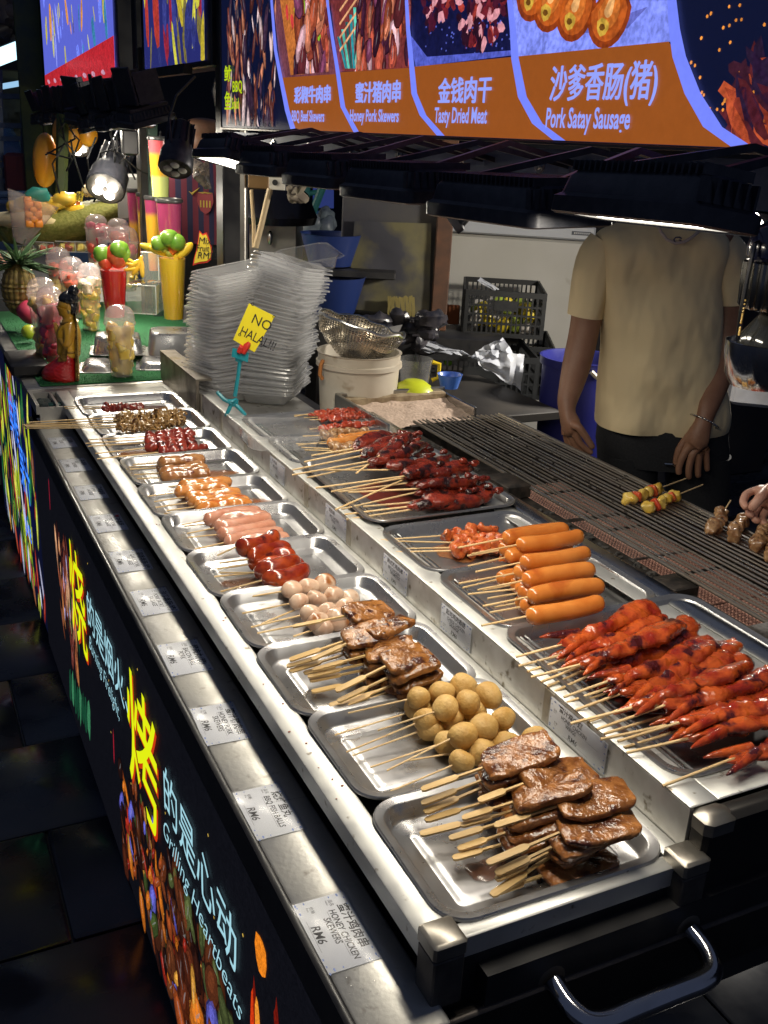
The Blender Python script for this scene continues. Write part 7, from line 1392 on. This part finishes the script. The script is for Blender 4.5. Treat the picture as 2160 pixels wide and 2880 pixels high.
for k in range(10): r = random.Random(k+90); b.bbox((0,0,0),(r.uniform(.1,.3),.2,r.uniform(.1,.25)),.01,frame(AF(r.uniform(-30,110),r.uniform(600,960),8.2), RH))
tag(b.build('stacked_cartons', mat('dim_yellow_goods', (.14,.13,.05), .6, 0, col2=(.05,.06,.07), scale=4)), 'dim cartons and goods stacked on the far left shelves', 'goods', kind='stuff')
b = MB(); b.bbox((0,0,0),(.35,.2,.25),.02,frame(AF(30,1180,6.9), RH)); tag(b.build('dark_red_box', mat('dark_red', (.10,.015,.02), .6)), 'dark red carton at the foot of the bottle rack', 'carton')
b = MB(); b.bbox((0,0,0),(.12,.12,.20),.01,frame(AF(722,1350,4.7), RH)); tag(b.build('white_vent', mat('vent_grey', (.22,.22,.21), .5)), 'white slatted unit partly hidden beside the tall juice cups', 'vent')
b = MB(); b.bbox((-.03,-.02,-.045),(.03,.02,.045),.006,Matrix.Translation(AF(795,875,4.0))); tag(b.build('power_switch', blk), 'small black switch box hanging on its wire among the lamps', 'switch')
b = MB()
for k in range(16):
    r = random.Random(k+200); x0 = r.uniform(360,1180); y0 = r.uniform(640,900); b.tube([AF(x0,y0,4.4),AF(x0+r.uniform(-60,60),y0+r.uniform(60,150),4.35),AF(x0+r.uniform(-90,90),y0+r.uniform(120,260),4.4),AF(x0+r.uniform(-120,120),y0+r.uniform(160,380),4.45)], .004, 5)
tag(b.build('tangled_wires', rubber), 'tangle of black wires hanging under the far lamps', 'wires', kind='stuff')
b = MB(); b.tube([AF(735,730,4.0),AF(770,790,4.0),AF(790,850,4.0)], .006, 6); b.tube([AF(1335,470,3.6),AF(1312,560,3.6),AF(1330,650,3.6)], .007, 6); tag(b.build('pale_wire', mat('pale_wire', (.3,.28,.25), .5)), 'pale looped wire above the black switch box', 'wire')
b = MB(); r = random.Random(31)
for k in range(9): b.tube([AF(1180+r.uniform(0,30),960+k*12,4.0),AF(1235+r.uniform(-20,20),1040+r.uniform(-40,40),3.98),AF(1285+r.uniform(-30,10),1160,4.0)], [.006,.024,.004], 8)
tag(b.build('hanging_plastic', mat('smoky_plastic', (.14,.11,.09), .25, 0, col2=(.05,.045,.045), scale=40, alpha=.85)), 'smoky crumpled plastic hanging in front of the jersey', 'plastic')
# dark yard walls closing the view
wm = mat('dark_wall', (.018,.022,.035), .8, 0, col2=(.035,.035,.045), scale=1.5, bump=.004)
b = MB(); b.box((-7,12,GZ),(12,12.2,5)); tag(b.build('far_wall', wm, smooth=False), kind='structure')
b = MB(); b.box((7,-4,GZ),(7.2,11.9,5)); tag(b.build('side_wall', wm, smooth=False), kind='structure')
b = MB(); b.bbox((2.9,3.9,GZ),(4.4,5.4,.4),.01); b.bbox((3.1,4.0,.401),(4.0,5.0,1.6),.01); tag(b.build('dark_stall', mat('dark_tarp', (.02,.022,.03), .7, 0, col2=(.04,.035,.035), scale=3)), 'dark covered stall far behind the person', 'stall')
b = MB(); r = random.Random(5)
for k in range(70): x = r.uniform(.36,.43); y = r.uniform(.70,.86) if k < 45 else r.uniform(.45,.5); q = r.uniform(.0008,.0022); b.sell(q*1.3,q,q*.5,1,1,5,8,M=Matrix.Translation((x,y,ZL+.0004))@Matrix.Rotation(r.uniform(0,3),4,'Z'))
for k in range(26): x = .56+r.uniform(0,.10); y = .78+r.uniform(-.03,.06); q = r.uniform(.001,.003); b.sell(q*1.2,q,q*.5,1,1,5,8,M=Matrix.Translation((x,y,-.0190)))
tag(b.build('water_drops', clear('water', (1,1,1), .0, .03, 1.6)), 'clear water drops on the near end of the ledge', 'water', kind='stuff')
b = MB(); r = random.Random(15)
for k in range(60):
    x, y = (r.uniform(.95,1.1), r.uniform(1.5,1.62)) if k < 20 else ((r.uniform(.47,.75), r.uniform(1.8,2.0)) if k < 40 else (r.uniform(.44,.47), r.uniform(.75,3.0))); z = .046 if k < 20 else (-.019 if k < 40 else .001); q = r.uniform(.0006,.0018); b.sell(q*1.5,q,q*.5,1,1,4,6,M=Matrix.Translation((x,y,z)))
tag(b.build('food_crumbs', mat('crumb', (.25,.05,.02), .6)), 'tiny reddish crumbs scattered over trays and rail', 'crumbs', kind='stuff')
for m in bpy.data.meshes: pass
# ---------------- lettering becomes plain mesh
dg = bpy.context.evaluated_depsgraph_get()
for o in [o for o in list(COL.objects) if o.type == 'FONT']:
    me = bpy.data.meshes.new_from_object(o.evaluated_get(dg)); n = bpy.data.objects.new('lettering', me); COL.objects.link(n); n.parent = o.parent; n.matrix_local = o.matrix_local.copy(); bpy.data.objects.remove(o)
